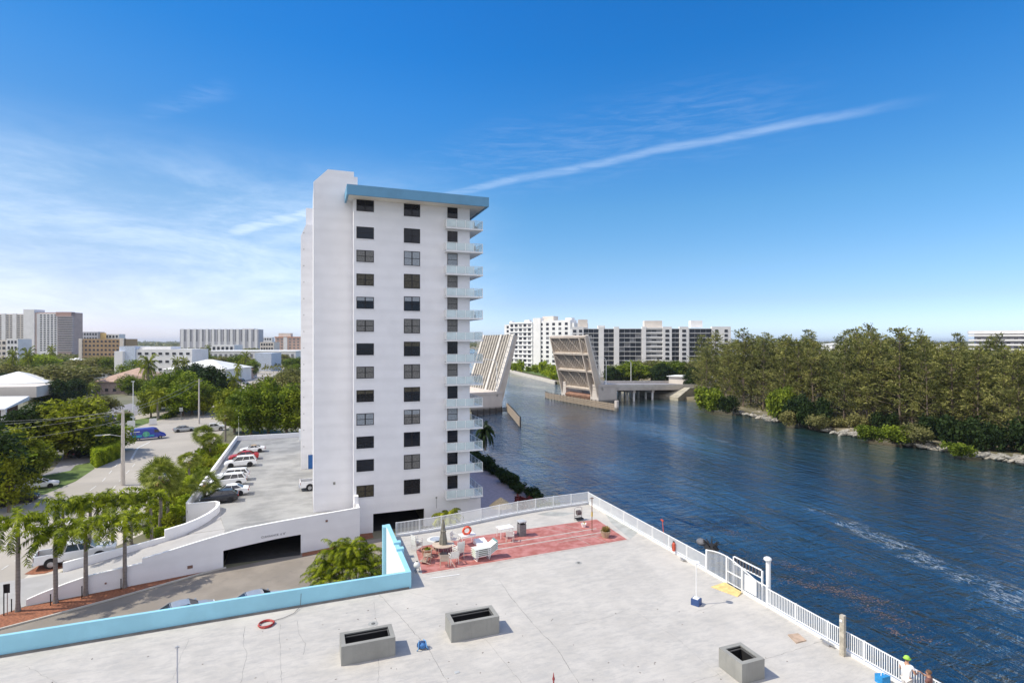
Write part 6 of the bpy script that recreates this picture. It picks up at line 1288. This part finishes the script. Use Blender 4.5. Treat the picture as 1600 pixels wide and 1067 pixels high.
# shrubs along the garage and streets
SH = Kind(make_bush('roadside_shrub', 78, M_leafb, rx=1.6, rz=1.3, n=1300, ls=.16)); SHo = Kind(make_bush('roadside_shrub', 79, M_leafo, rx=1.6, rz=1.3, n=1300, ls=.16))
for i in range(20):
    f = i / 19; x = -15.2 - (i % 3) * 1.1; y = 76 + f * 46; (SH if i % 2 else SHo).put((x, y, 0), i, 1.0 + .5 * ((i * 7) % 5) / 5, 'shrub in the dense planting along the street side of the garage', 'shrubs along the garage wall', 'shrub')
for i, (x, y) in enumerate(((247, 838), (255, 840), (262, 832), (232, 838))): SH.put(P(x, y, 0), i, .55, 'low clipped shrub at the foot of the garage corner palms', 'low shrubs by the garage corner', 'shrub')
hg = thing('clipped_hedge', 'long box-clipped bright green hedge by the street corner', 'hedge', tuple(P(166, 722, 0)))
hm = MB(); rh = random.Random(4); ha, hb_, hc_, hd = P(150, 731, 0), P(186, 716, 0), P(190, 700, 0), P(142, 722, 0); hh = 2.7
for i in range(9000):
    u_, v_ = rh.random(), rh.random(); p = ha.lerp(hb_, u_).lerp(hd.lerp(hc_, u_), v_); k = rh.random()
    if k < .5: p = ha.lerp(hb_, u_); p.z = rh.random() * hh
    elif k < .8: p.z = hh + rh.uniform(-.12, .08)
    else: p = (ha.lerp(hd, v_) if rh.random() < .5 else hb_.lerp(hc_, v_)); p.z = rh.random() * hh
    leafquad(hm, p + Vector((rh.gauss(0, .08), rh.gauss(0, .08), 0)), .17, rh, .3)
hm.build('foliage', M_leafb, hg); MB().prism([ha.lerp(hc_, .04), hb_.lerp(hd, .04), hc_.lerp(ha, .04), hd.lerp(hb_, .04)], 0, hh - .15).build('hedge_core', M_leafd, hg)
h2 = thing('clipped_hedge', 'low dark hedge strip on the median left of the date palm', 'hedge', tuple(P(270, 650, 0))); hm = MB()
a_, b_ = P(258, 655, 0), P(284, 641, 0)
for i in range(1500): p = a_.lerp(b_, rh.random()); p.z = rh.random() * 1.4; leafquad(hm, p + Vector((rh.gauss(0, .4), rh.gauss(0, .4), 0)), .3, rh, .3)
hm.build('foliage', M_leaf, h2)
# floating seaweed
sw = MB(); rs = random.Random(31)
for (x, y, sx, sy, n, ang) in ((1100, 820, 34, 8, 260, .35), (1145, 862 - 30, 22, 6, 130, .35), (1180, 815, 16, 5, 70, .5), (1240, 885, 46, 6, 300, .28), (1270, 915, 46, 7, 360, .25), (1340, 930, 40, 9, 420, .3), (1380, 960, 34, 9, 260, .45), (1330, 895, 30, 4, 90, .3), (1440, 1000, 20, 5, 60, .2), (1200, 795, 14, 6, 60, .6), (1060, 815, 16, 4, 60, -.1), (1395, 985, 14, 5, 80, .6)):
    for i in range(n):
        gx, gy = rs.gauss(0, sx * .8), rs.gauss(0, sy * .5); p = P(x + gx, y + gx * ang * .9 + gy, WZ); a = rs.uniform(0, 3.1); s = rs.uniform(.03, .13)
        d = Vector((math.cos(a), math.sin(a), 0)) * s; e = Vector((-d.y, d.x, 0)) * rs.uniform(.2, .5); sw.add([p - d, p - e, p + d, p + e], [(0, 1, 2, 3)])
for i in range(len(sw.v)): sw.v[i] = (sw.v[i][0], sw.v[i][1], WZ + .012)
tag(sw.build('seaweed', mat('seaweed_brown', (.17, .115, .10), .9, .3, 3)), 'brown floating seaweed drifting in streaks on the near river', 'seaweed', kind='stuff')
# ================================================================== VEHICLES
def loft(m_, st, sect):       # st: list of stations -> ring of points via sect(station)
    rings = [sect(q) for q in st]; n = len(rings[0]); o = len(m_.v)
    for r_ in rings: m_.v += [tuple(p) for p in r_]
    for i in range(len(rings) - 1):
        for k in range(n): m_.f.append((o + i * n + k, o + i * n + (k + 1) % n, o + (i + 1) * n + (k + 1) % n, o + (i + 1) * n + k)); m_.mi.append(0)
    m_.f += [tuple(o + k for k in range(n - 1, -1, -1)), tuple(o + (len(rings) - 1) * n + k for k in range(n))]; m_.mi += [0, 0]
CARS = {
 # length, width, body stations (x, z bottom, z belt, half width), greenhouse (x windscreen foot, roof front, roof rear, rear foot, z roof), wheelbase, wheel r
 'sedan': (4.7, 1.82, [(-2.35, .45, .72, .72), (-2.25, .28, .95, .84), (-1.7, .22, 1.02, .90), (-.6, .20, .98, .91), (.8, .20, .95, .91), (1.6, .22, .88, .90), (2.15, .26, .74, .82), (2.35, .40, .60, .68)], (1.05, .30, -.95, -1.75, 1.43), 2.7, .32),
 'suv': (4.75, 1.9, [(-2.35, .5, .95, .78), (-2.28, .35, 1.12, .88), (-1.8, .28, 1.16, .94), (-.5, .26, 1.12, .95), (.8, .26, 1.08, .95), (1.5, .28, 1.04, .93), (2.1, .32, .92, .86), (2.36, .45, .74, .72)], (1.15, .45, -1.85, -2.22, 1.72), 2.75, .37),
 'hatch': (4.4, 1.82, [(-2.2, .48, .85, .74), (-2.12, .3, 1.05, .86), (-1.6, .24, 1.1, .91), (-.5, .22, 1.03, .92), (.8, .22, .98, .92), (1.5, .24, .9, .90), (2.0, .28, .78, .82), (2.2, .42, .62, .68)], (1.1, .3, -1.45, -2.05, 1.52), 2.6, .33),
 'coupe': (4.3, 1.8, [(-2.15, .45, .7, .72), (-2.05, .28, .92, .86), (-1.5, .22, .98, .90), (-.5, .2, .92, .90), (.8, .2, .9, .90), (1.5, .22, .8, .88), (2.0, .26, .66, .8), (2.15, .38, .54, .66)], (.75, .15, -.7, -1.45, 1.3), 2.5, .33),
}
def make_car(kind, pm, label='car', name=None, cat='car', roofm=None):
    L_, W_, st, gh, wb, wr = CARS[kind]; t = thing(name or {'suv': 'suv', 'sedan': 'sedan_car', 'hatch': 'hatchback', 'coupe': 'convertible'}[kind], label, cat, (0, 0, 0)); b = MB()
    def sect(q): x, z0, z1, w_ = q; m_ = z0 + (z1 - z0) * .55; return [(x, -w_ * .86, z0), (x, -w_, z0 + .14), (x, -w_, m_), (x, -w_ * .95, z1 - .05), (x, -w_ * .86, z1), (x, w_ * .86, z1), (x, w_ * .95, z1 - .05), (x, w_, m_), (x, w_, z0 + .14), (x, w_ * .86, z0)]
    loft(b, st, sect); body = b.build('body', pm, t, smooth=False)
    xf, xrf, xrr, xr, zr = gh; zb = st[3][2] - .04; wl = W_ / 2 * .86; wt = W_ / 2 * .68
    g_ = MB(); v = [(xf, -wl, zb), (xf, wl, zb), (xr, wl, zb + .03), (xr, -wl, zb + .03), (xrf, -wt, zr - .04), (xrf, wt, zr - .04), (xrr, wt, zr - .04), (xrr, -wt, zr - .04)]
    g_.add(v, [(0, 1, 5, 4), (1, 2, 6, 5), (2, 3, 7, 6), (3, 0, 4, 7), (4, 5, 6, 7)]); g_.build('windows', M_cglass, t)
    r_ = MB(); xm = (xrf + xrr) / 2; loft(r_, [(xrf + .08, zr - .055, .9), (xrf - .15, zr - .01, 1.0), (xm, zr + .02, 1.02), (xrr + .15, zr - .01, 1.0), (xrr - .06, zr - .06, .92)], lambda q: [(q[0], -wt * q[2], q[1] - .05), (q[0], -wt * q[2] * .9, q[1]), (q[0], wt * q[2] * .9, q[1]), (q[0], wt * q[2], q[1] - .05)]); r_.build('roof', roofm or pm, t)
    p_ = MB()
    for s in (-1, 1):
        p_.beam((xf, s * wl, zb), (xrf, s * wt, zr - .04), .07, .06); p_.beam((xr, s * wl, zb), (xrr, s * wt, zr - .04), .14 if kind != 'sedan' else .09, .08)
        for f in ((.5,) if kind in ('sedan', 'coupe') else (.42, .74)): p_.beam((xf + (xr - xf) * f, s * wl * 1.005, zb), (xrf + (xrr - xrf) * f, s * wt * 1.01, zr - .05), .06, .03)
    p_.build('pillars', pm, t)
    for sx in (-1, 1):
        for sy in (-1, 1):
            x, y = sx * wb / 2, sy * (W_ / 2 - .12); w_ = MB(); w_.tube([(x, y - .11, wr), (x, y + .11, wr)], wr, 16); o = w_.build('wheel', M_tyre, t); q = MB(); ys = y + sy * .115; q.tube([(x, ys - .01, wr), (x, ys + .012, wr)], wr * .62, 10); q.build('rim', M_rim, o)
    a = MB()
    for sx in (-1, 1):
        for sy in (-1, 1): x, y = sx * wb / 2, sy * (W_ / 2 + .004); a.tube([(x, y - .012, wr + .05), (x, y + .006, wr + .05)], wr * 1.16, 16)
    a.build('wheel_arches', M_black, t)
    for s in (-1, 1):
        x = st[-2][0]; q = MB(); q.box(x - .12, x + .12, s * .62 - .16, s * .62 + .16, st[-2][2] - .17, st[-2][2] - .03); q.build('headlight', M_lampw, t)
        x = st[0][0]; q = MB(); q.box(x - .03, x + .15, s * .66 - .14, s * .66 + .14, st[0][2] - .08, st[0][2] + .1); q.build('tail_light', M_lampr, t)
        q = MB(); q.obox((xf - .15, s * (W_ / 2 + .06), zb + .08), (.14, .18, .12)); q.build('mirror', pm, t)
    q = MB(); x = st[-1][0]; q.box(x - .05, x + .01, -.45, .45, .45, .6); q.build('grille', M_black, t)
    return t
pw, pk, prd, psl, pbl = paint('white', (.82, .82, .82)), paint('black', (.02, .02, .025)), paint('red', (.42, .02, .02)), paint('silver', (.42, .44, .46), .4), paint('blue', (.04, .12, .3))
W_SUV, W_SED, B_HAT, R_SED, W_CPE, S_SED, K_SUV = (Kind(make_car('suv', pw)), Kind(make_car('sedan', pw)), Kind(make_car('hatch', pk)), Kind(make_car('sedan', prd)), Kind(make_car('coupe', pw, roofm=mat('tan_top', (.35, .27, .18), .8))), Kind(make_car('sedan', psl)), Kind(make_car('suv', pk)))
gk = 'cars parked on the garage roof'
def place(K_, v, deg, lab, grp=None, cat='car', s=1): return K_.put(tuple(v), R(deg), s, lab, grp, cat)
place(B_HAT, (-10.4, 77.6, DZ), 184, 'black hatchback nearest the camera on the garage roof', gk)
place(W_SED, (-9.6, 80.6, DZ), 181, 'white sedan beside the black hatchback on the garage roof', gk)
place(W_SUV, (-10.4, 86.0, DZ), 182, 'white SUV in the middle of the garage row, nearer of the adjoining pair', gk)
place(W_SUV, (-10.3, 89.0, DZ), 181, 'white SUV in the middle of the garage row, farther of the adjoining pair', gk)
place(W_SUV, (-10.1, 98.6, DZ), 184, 'white SUV parked right in front of the red car', gk)
place(R_SED, (-10.2, 104.2, DZ), 183, 'red sedan between the white SUV and the white tan-topped car', gk)
place(W_CPE, (-9.4, 110.6, DZ), 183, 'white tan-topped coupe at the far end of the garage row', gk)
# pickups
def make_pickup(pm, label, L_=5.9):
    t = thing('pickup_truck', label, 'pickup truck', (0, 0, 0)); b = MB(); W_ = 2.0; h_ = L_ / 2
    def sect(q): x, z0, z1, w_ = q; return [(x, -w_ * .9, z0), (x, -w_, z0 + .15), (x, -w_, z1 - .1), (x, -w_ * .93, z1), (x, w_ * .93, z1), (x, w_, z1 - .1), (x, w_, z0 + .15), (x, w_ * .9, z0)]
    loft(b, [(-h_ + 2.05, .5, 1.22, .98), (-h_ + 2.2, .45, 1.28, 1.0), (h_ - 1.6, .45, 1.28, 1.0), (h_ - .3, .5, 1.2, .96), (h_, .6, 1.05, .85)], sect)
    b.box(-h_ + .05, -h_ + 2.05, -1, -.9, .5, 1.27); b.box(-h_ + .05, -h_ + 2.05, .9, 1, .5, 1.27); b.box(-h_, -h_ + .08, -.98, .98, .5, 1.27); b.build('body', pm, t)
    MB().box(-h_ + .08, -h_ + 2.05, -.9, .9, .62, .7).build('truck_bed', M_black, t)
    g_ = MB(); x0, x1 = -h_ + 2.1, h_ - 1.5; v = [(x1, -.9, 1.27), (x1, .9, 1.27), (x0, .9, 1.27), (x0, -.9, 1.27), (x1 - .75, -.76, 1.84), (x1 - .75, .76, 1.84), (x0 + .2, .76, 1.84), (x0 + .2, -.76, 1.84)]; g_.add(v, [(0, 1, 5, 4), (1, 2, 6, 5), (2, 3, 7, 6), (3, 0, 4, 7), (4, 5, 6, 7)]); g_.build('windows', M_cglass, t)
    r_ = MB(); r_.box(x0 + .15, x1 - .7, -.78, .78, 1.83, 1.9)
    r_.build('roof', pm, t); p_ = MB()
    for s in (-1, 1):
        p_.beam((x1, s * .9, 1.27), (x1 - .75, s * .76, 1.84), .08, .06); p_.beam((x0, s * .9, 1.27), (x0 + .2, s * .76, 1.84), .12, .06); p_.beam(((x0 + x1) / 2, s * .91, 1.27), ((x0 + x1) / 2 - .2, s * .77, 1.84), .07, .04)
    p_.build('pillars', pm, t)
    for sx in (-1, 1):
        for sy in (-1, 1):
            x, y = sx * 1.75, sy * .9; w_ = MB(); w_.tube([(x, y - .13, .4), (x, y + .13, .4)], .4, 16); o = w_.build('wheel', M_tyre, t); q = MB(); q.tube([(x, y + sy * .12, .4), (x, y + sy * .145, .4)], .25, 10); q.build('rim', M_rim, o)
            q = MB(); q.tube([(x, sy * .995, .5), (x, sy * 1.006, .5)], .48, 16); q.build('wheel_arch', M_black, t)
    for s in (-1, 1):
        q = MB(); q.box(-h_ - .01, -h_ + .1, s * .88 - .1, s * .88 + .1, .85, 1.2); q.build('tail_light', M_lampr, t); q = MB(); q.box(h_ - .18, h_ + .0, s * .68 - .17, s * .68 + .17, .85, 1.02); q.build('headlight', M_lampw, t)
    MB().box(-h_ - .12, -h_ + .02, -.95, .95, .42, .56).build('bumper', M_steel, t); return t
PU = Kind(make_pickup(pw, 'x')); PUB = None
place(PU, (2.0, 80.3, DZ), 4, 'white pickup on the garage roof, its front hidden behind the tower', gk, 'pickup truck')
p = P(122, 878, 0); place(PU, (-22.3, 68.9, 0), 11, 'large white pickup parked at the kerb behind the palms', None, 'pickup truck', 1.12)
q_ = P(332, 673, 0); place(PU, q_, 14, 'white pickup at the intersection behind the fan palms', None, 'pickup truck')
place(S_SED, P(288, 674, 0), 15, 'silver-white sedan following the blue van at the intersection', None, 'car', 1.05)
place(S_SED, (P(404, 930, 1.1).x, P(404, 930, 1.1).y, 0), 14, 'grey car partly hidden below the aqua parapet, its roof rail showing, right of the other', None, 'car'); place(S_SED, (P(288, 946, 1.1).x, P(288, 946, 1.1).y, 0), 16, 'silver car roof showing above the aqua parapet at the left', None, 'car')
place(K_SUV, P(28, 785, 0), 12, 'black SUV in the shade at the lower left edge', None, 'car'); place(W_SED, P(62, 762, 0), 14, 'white sedan beyond the black SUV at the left', None, 'car'); place(K_SUV, P(-12, 792, 0), 12, 'black SUV cut by the left edge of the view', None, 'car')
place(K_SUV, P(128, 713, 0), 60, 'black SUV in shade by the clipped hedge', None, 'car')
for i, (x, y, K_, lab) in enumerate(((172, 662, K_SUV, 'black SUV in the car park left of the tall pole'), (196, 657, S_SED, 'pale car in the car park right of the tall pole'), (152, 664, K_SUV, 'black SUV in the car park, leftmost in the row'), (20, 668, W_SED, 'white car under the carport at the left'), (34, 676, W_SED, 'white sedan nosed into the dark tree at the left'), (228, 655, None, ''))):
    if K_: place(K_, P(x, y, 0), 20 + i * 4, lab, None, 'car')
place(W_SED, P(270, 748, 0), 65, 'white car on the road seen between the fan palms', None, 'car'); place(W_SUV, P(215, 823, 0), 40, 'white SUV on the road behind the royal palm crowns', None, 'car')
gfar = 'cars on the distant road'
for i, (x, y, K_) in enumerate(((357, 611, S_SED), (366, 606, W_SED), (378, 596, K_SUV), (392, 588, W_SUV), (398, 583, R_SED), (407, 579, W_SED), (398, 590, W_SED), (414, 576, S_SED), (422, 572, K_SUV), (385, 601, S_SED), (430, 570, W_SUV), (440, 565, S_SED), (448, 561, W_SED))):
    place(K_, P(x, y, 0), 75, 'car in the traffic of the distant road, number %s from the intersection end' % ('one two three four five six seven eight nine ten eleven twelve thirteen'.split()[i]), gfar, 'car')
# blue van
vt = thing('delivery_van', 'blue van with green and turquoise graphics at the intersection', 'van', (0, 0, 0)); b = MB(); pv = paint('van_blue', (.03, .06, .42))
def vs(q): x, z0, z1, w_ = q; return [(x, -w_ * .9, z0), (x, -w_, z0 + .2), (x, -w_ * .97, z1 - .25), (x, -w_ * .82, z1), (x, w_ * .82, z1), (x, w_ * .97, z1 - .25), (x, w_, z0 + .2), (x, w_ * .9, z0)]
loft(b, [(-3.4, .45, 2.55, .95), (-3.3, .4, 2.68, 1.0), (1.0, .4, 2.7, 1.0), (1.6, .4, 2.5, 1.0), (2.25, .4, 1.55, 1.0), (3.1, .45, 1.2, .95), (3.4, .55, .95, .85)], vs); b.build('body', pv, vt)
v = MB(); v.add([(1.66, -.82, 2.42), (1.66, .82, 2.42), (2.28, .85, 1.58), (2.28, -.85, 1.58)], [(0, 3, 2, 1)]); v.v = [(x + .03, y, z + .03) for x, y, z in v.v]; v.build('windscreen', M_cglass, vt)
for s in (-1, 1):
    v = MB(); v.add([(1.0, s * 1.0, 1.6), (2.1, s * 1.0, 1.55), (1.65, s * .985, 2.25), (1.0, s * .985, 2.3)], [(0, 1, 2, 3)]); v.v = [(x, y + s * .02, z) for x, y, z in v.v]; v.build('side_window', M_cglass, vt)
    v = MB(); v.lathe([(.62, 0), (.62, .01), (0, .01)], 20); v.v = [(x * 1.15 - .6, s * 1.02, y * 1.05 + 1.35) for x, y, z in v.v]; v.build('round_graphic', mat('van_green', (.10, .42, .30), .4, .3, 3), vt)
    v = MB(); v.box(-3.2, -1.4, s * 1.01 - .01, s * 1.01 + .01, .75, 1.25); v.box(-.1, 1.0, s * 1.01 - .01, s * 1.01 + .01, .75, 1.15); v.build('turquoise_graphic', mat('van_turquoise', (.03, .38, .55), .4), vt)
    v = MB(); v.box(-3.1, -1.8, s * 1.005 - .01, s * 1.005 + .01, 1.95, 2.12); v.build('white_graphic', M_whitec, vt)
    for x in (-2.1, 2.2): w_ = MB(); w_.tube([(x, s * .78, .36), (x, s * 1.01, .36)], .36, 14); o = w_.build('wheel', M_tyre, vt); w_ = MB(); w_.tube([(x, s * 1.0, .36), (x, s * 1.02, .36)], .2, 10); w_.build('rim', M_rim, o)
    v = MB(); v.box(3.15, 3.42, s * .68 - .15, s * .68 + .15, .85, 1.05); v.build('headlight', M_lampw, vt)
vt.location = P(232, 686, 0); vt.rotation_euler = (0, 0, R(21))

# ================================================================== POLES AND WIRES
def upole(label, p, zt, r_=.2):
    t = thing('utility_pole', label, 'utility pole', tuple(p), 'concrete utility poles'); MB().tube([p, (p.x, p.y, zt)], [r_ * 1.3, r_ * .8], 8).build('pole', mat('pole_concrete', (.52, .48, .44), .9, .05, 1), t)
    m_ = MB(); m_.beam((p.x - .9, p.y - .5, zt - .5), (p.x + .9, p.y + .5, zt - .5), .12, .12); m_.build('crossarm', M_wood, t)
    for s in (-1, 0, 1): MB().lathe([(0, 0), (.07, .02), (.05, .12), (.08, .16), (0, .3)], 8, (p.x + s * .8, p.y + s * .45, zt - .45 + (.3 if s == 0 else 0))).build('insulator', M_frame, t)
    return t
p1 = P(192, 758, 0); z1_ = ztop(p1, 640); upole('tall concrete utility pole at the street corner by the clipped hedge', p1, z1_, .26)
p2 = P(311, 662, 0); z2_ = ztop(p2, 592); upole('slender concrete utility pole at the intersection behind the fan palms', p2, z2_)
p3 = P(208, 662, 0); t = thing('street_lamp', 'tall thin pale lamp pole on the far side of the intersection', 'street lamp', tuple(p3)); MB().tube([p3, (p3.x, p3.y, ztop(p3, 596))], [.16, .08], 8).build('pole', M_rail, t); MB().obox((p3.x, p3.y, ztop(p3, 596)), (.8, .3, .15)).build('lamp_head', M_rail, t)
p4 = P(373, 684, 0); t = thing('street_lamp', 'thin pale pole at the upper left corner of the garage roof', 'street lamp', tuple(p4)); MB().tube([p4, (p4.x, p4.y, ztop(p4, 640))], .09, 8).build('pole', M_rail, t); MB().obox((p4.x - .3, p4.y, ztop(p4, 640)), (.8, .25, .12)).build('lamp_head', M_rail, t)
p5 = P(283, 655, 0); t = thing('sign_post', 'small road sign on the median by the intersection', 'sign', tuple(p5)); MB().tube([p5, (p5.x, p5.y, 3.2)], .05, 6).build('post', M_steel, t); MB().obox((p5.x, p5.y - .06, 2.9), (.9, .04, 1.1)).build('panel', mat('sign_back', (.4, .42, .4), .6), t)
for x, y, lab in ((239, 664, 'white square sign board on the median, right'), (205, 668, 'white low sign board on the median, left')):
    p = P(x, y, 0); t = thing('sign_board', lab, 'sign', tuple(p)); MB().obox((p.x, p.y, 1.0), (1.7, .15, 1.6), R(15)).build('panel', M_farw, t); MB().obox((p.x, p.y, .1), (1.9, .4, .2), R(15)).build('base', M_side, t)
pe = P(-160, 760, 0); ze = 9.4
wg = 'overhead wires of the left streets'
for k, (a, b, lab) in enumerate((((p1.x - .8, p1.y - .45, z1_ - .3), (pe.x - 3, pe.y, ze + 1.2), 'top overhead wire running down to the left edge'), ((p1.x, p1.y, z1_), (pe.x, pe.y, ze), 'second overhead wire running down to the left edge'), ((p1.x + .8, p1.y + .45, z1_ - .3), (pe.x + 2.5, pe.y, ze - 1.2), 'third overhead wire running down to the left edge'),
        ((p1.x, p1.y, z1_ - 1.6), (pe.x + 4, pe.y, ze - 3.2), 'lowest overhead wire at the left'),
        ((p1.x - .8, p1.y - .45, z1_ - .3), (p2.x - .8, p2.y - .45, z2_ - .3), 'upper overhead wire between the two utility poles'), ((p1.x + .8, p1.y + .45, z1_ - .3), (p2.x + .8, p2.y + .45, z2_ - .3), 'lower overhead wire between the two utility poles'))):
    a, b = Vector(a), Vector(b); pts = [a.lerp(b, i / 12) - Vector((0, 0, 4 * .9 * (i / 12) * (1 - i / 12))) for i in range(13)]
    o = MB().tube(pts, .022, 5).build('overhead_wire', mat('wire_grey', (.30, .30, .29), .6), loc=tuple(a)); tag(o, lab, 'wire', wg)
ar = thing('street_lamp', 'grey lamp arm reaching left from the corner utility pole', 'street lamp', (p1.x, p1.y, 8.0)); zl = ztop(p1, 682); MB().tube([(p1.x, p1.y, zl), (p1.x - 1.8, p1.y + .4, zl + .35), (p1.x - 3.0, p1.y + .6, zl + .3)], .05, 6).build('arm', M_steel, ar); MB().obox((p1.x - 3.4, p1.y + .7, zl + .28), (.9, .32, .16)).build('lamp_head', M_steel, ar)
# bollards and small signs at the ramp mouth
gb2 = 'thin dark posts in the mulch bed'
for i, (x, y, h_, lab) in enumerate(((6, 962, 2.6, 'thin dark post at the far left edge of the mulch bed'), (18, 956, 1.1, 'short dark stake in the mulch left of the first palm'), (79, 946, 1.0, 'short dark stake left of the second palm'), (128, 935, 1.1, 'short dark stake left of the third palm'), (189, 921, 1.0, 'short dark stake left of the fourth palm'))):
    p = P(x, y, 0); o = MB().tube([p, (p.x, p.y, h_ * .9), (p.x, p.y, h_)], [.045, .045, .06], 6).build('mulch_post', M_frame, loc=tuple(p)); tag(o, lab, 'post', gb2)
p = P(11.5, 960, 0); t = thing('sign_post', 'small dark sign on a thin post at the ramp mouth', 'sign', tuple(p)); MB().tube([p, (p.x, p.y, 2.4)], .035, 6).build('post', M_steel, t); MB().obox((p.x, p.y - .03, 2.2), (.36, .03, .75)).build('panel', M_frame, t)
p = P(81, 886, 0); t = thing('sign_post', 'small dark two-bar sign at the head of the ramp wall', 'sign', tuple(p)); MB().tube([p, (p.x, p.y, 1.2)], .03, 6).build('post', M_frame, t); MB().obox((p.x, p.y, 1.15), (.5, .04, .3)).build('panel', M_frame, t)

for x, yb, yt, lab in ((1458, 655, 608, 'pale park lamp post among the pines, leftmost'), (1502, 650, 584, 'pale park lamp post among the pines, tallest'), (1540, 640, 578, 'pale park lamp post among the pines, farthest'), (1569, 640, 602, 'pale park lamp post among the pines, rightmost')):
    p = P(x, yb, -.35); t = thing('lamp_post', lab, 'lamp post', tuple(p), 'park lamp posts'); zt = ztop(p, yt); MB().tube([p, (p.x, p.y, zt)], .16, 8).build('pole', M_farw, t); MB().obox((p.x, p.y, zt), (.9, .4, .3)).build('lamp_head', M_farw, t)
HZ = 7e-5
hm_ = bpy.data.materials.new('haze'); hm_.use_nodes = True; hm_.node_tree.nodes.clear(); ht_ = NT(hm_.node_tree)
hv = ht_.node('ShaderNodeVolumePrincipled', ins={'Color': (.80, .88, 1.0, 1), 'Density': HZ, 'Anisotropy': .2}); ho = ht_.node('ShaderNodeOutputMaterial', ins={1: hv.outputs[0]})
tag(MB().box(-14500, 14500, -500, 14500, -6, 70).build('haze', hm_), None, None, kind='stuff')
# ================================================================== LABELS BY PLACE
def ordn(i): return '%d%s' % (i, 'th' if 10 <= i % 100 <= 20 else {1: 'st', 2: 'nd', 3: 'rd'}.get(i % 10, 'th'))
def scr(o): l = o.location; d = l.x * ST + l.y * CT; return 800 + F_PX * (l.x * CT - l.y * ST) / d, d
def relabel(group, fmt, key=lambda o: scr(o)[0], pick=lambda o: True, side='left'):
    L = sorted([o for o in sc.objects if o.get('group') == group and o.parent is None and pick(o)], key=key)
    for i, o in enumerate(L): o['label'] = fmt % ordn(i + 1)
for row, nm in enumerate(('front row along the water', 'second row from the water', 'third row from the water', 'fourth row from the water', 'fifth row from the water', 'rearmost row')):
    relabel('Australian pines of the riverside park', 'feathery park pine in the ' + nm + ', %s from the left', pick=lambda o: o.get('row') == row)
relabel('rocks along the park shore', 'rubble rock on the park shore left of the darkest mangroves, %s from the left', pick=lambda o: scr(o)[0] < 1250)
relabel('rocks along the park shore', 'rubble rock in the pale pile before the low bright mangroves, %s from the left', pick=lambda o: 1250 <= scr(o)[0] < 1380)
relabel('rocks along the park shore', 'rubble rock on the shore below the low bright mangroves, %s from the left', pick=lambda o: 1380 <= scr(o)[0] < 1530)
relabel('rocks along the park shore', 'rubble rock at the right end of the park shore, %s from the left', pick=lambda o: 1530 <= scr(o)[0])
relabel('areca palms in the clump behind the aqua parapet', 'arching areca palm in the clump behind the aqua parapet, %s from the left')
relabel('shrubs along the garage wall', 'shrub in the planting outside the garage wall, %s counted from the camera end', key=lambda o: scr(o)[1])
relabel('bushes along the near seawall', 'dark bush in the row along the near seawall, %s from the camera end', key=lambda o: scr(o)[1])
relabel('garden shrubs on the far bank lawn', 'bright shrub on the lawn below the white condo over the river, %s from the left')
relabel('background trees of the city belt', 'tree in the city belt behind the near streets, %s from the left')
relabel('low shrubs by the garage corner', 'low clipped shrub at the foot of the garage corner palms, %s from the left')
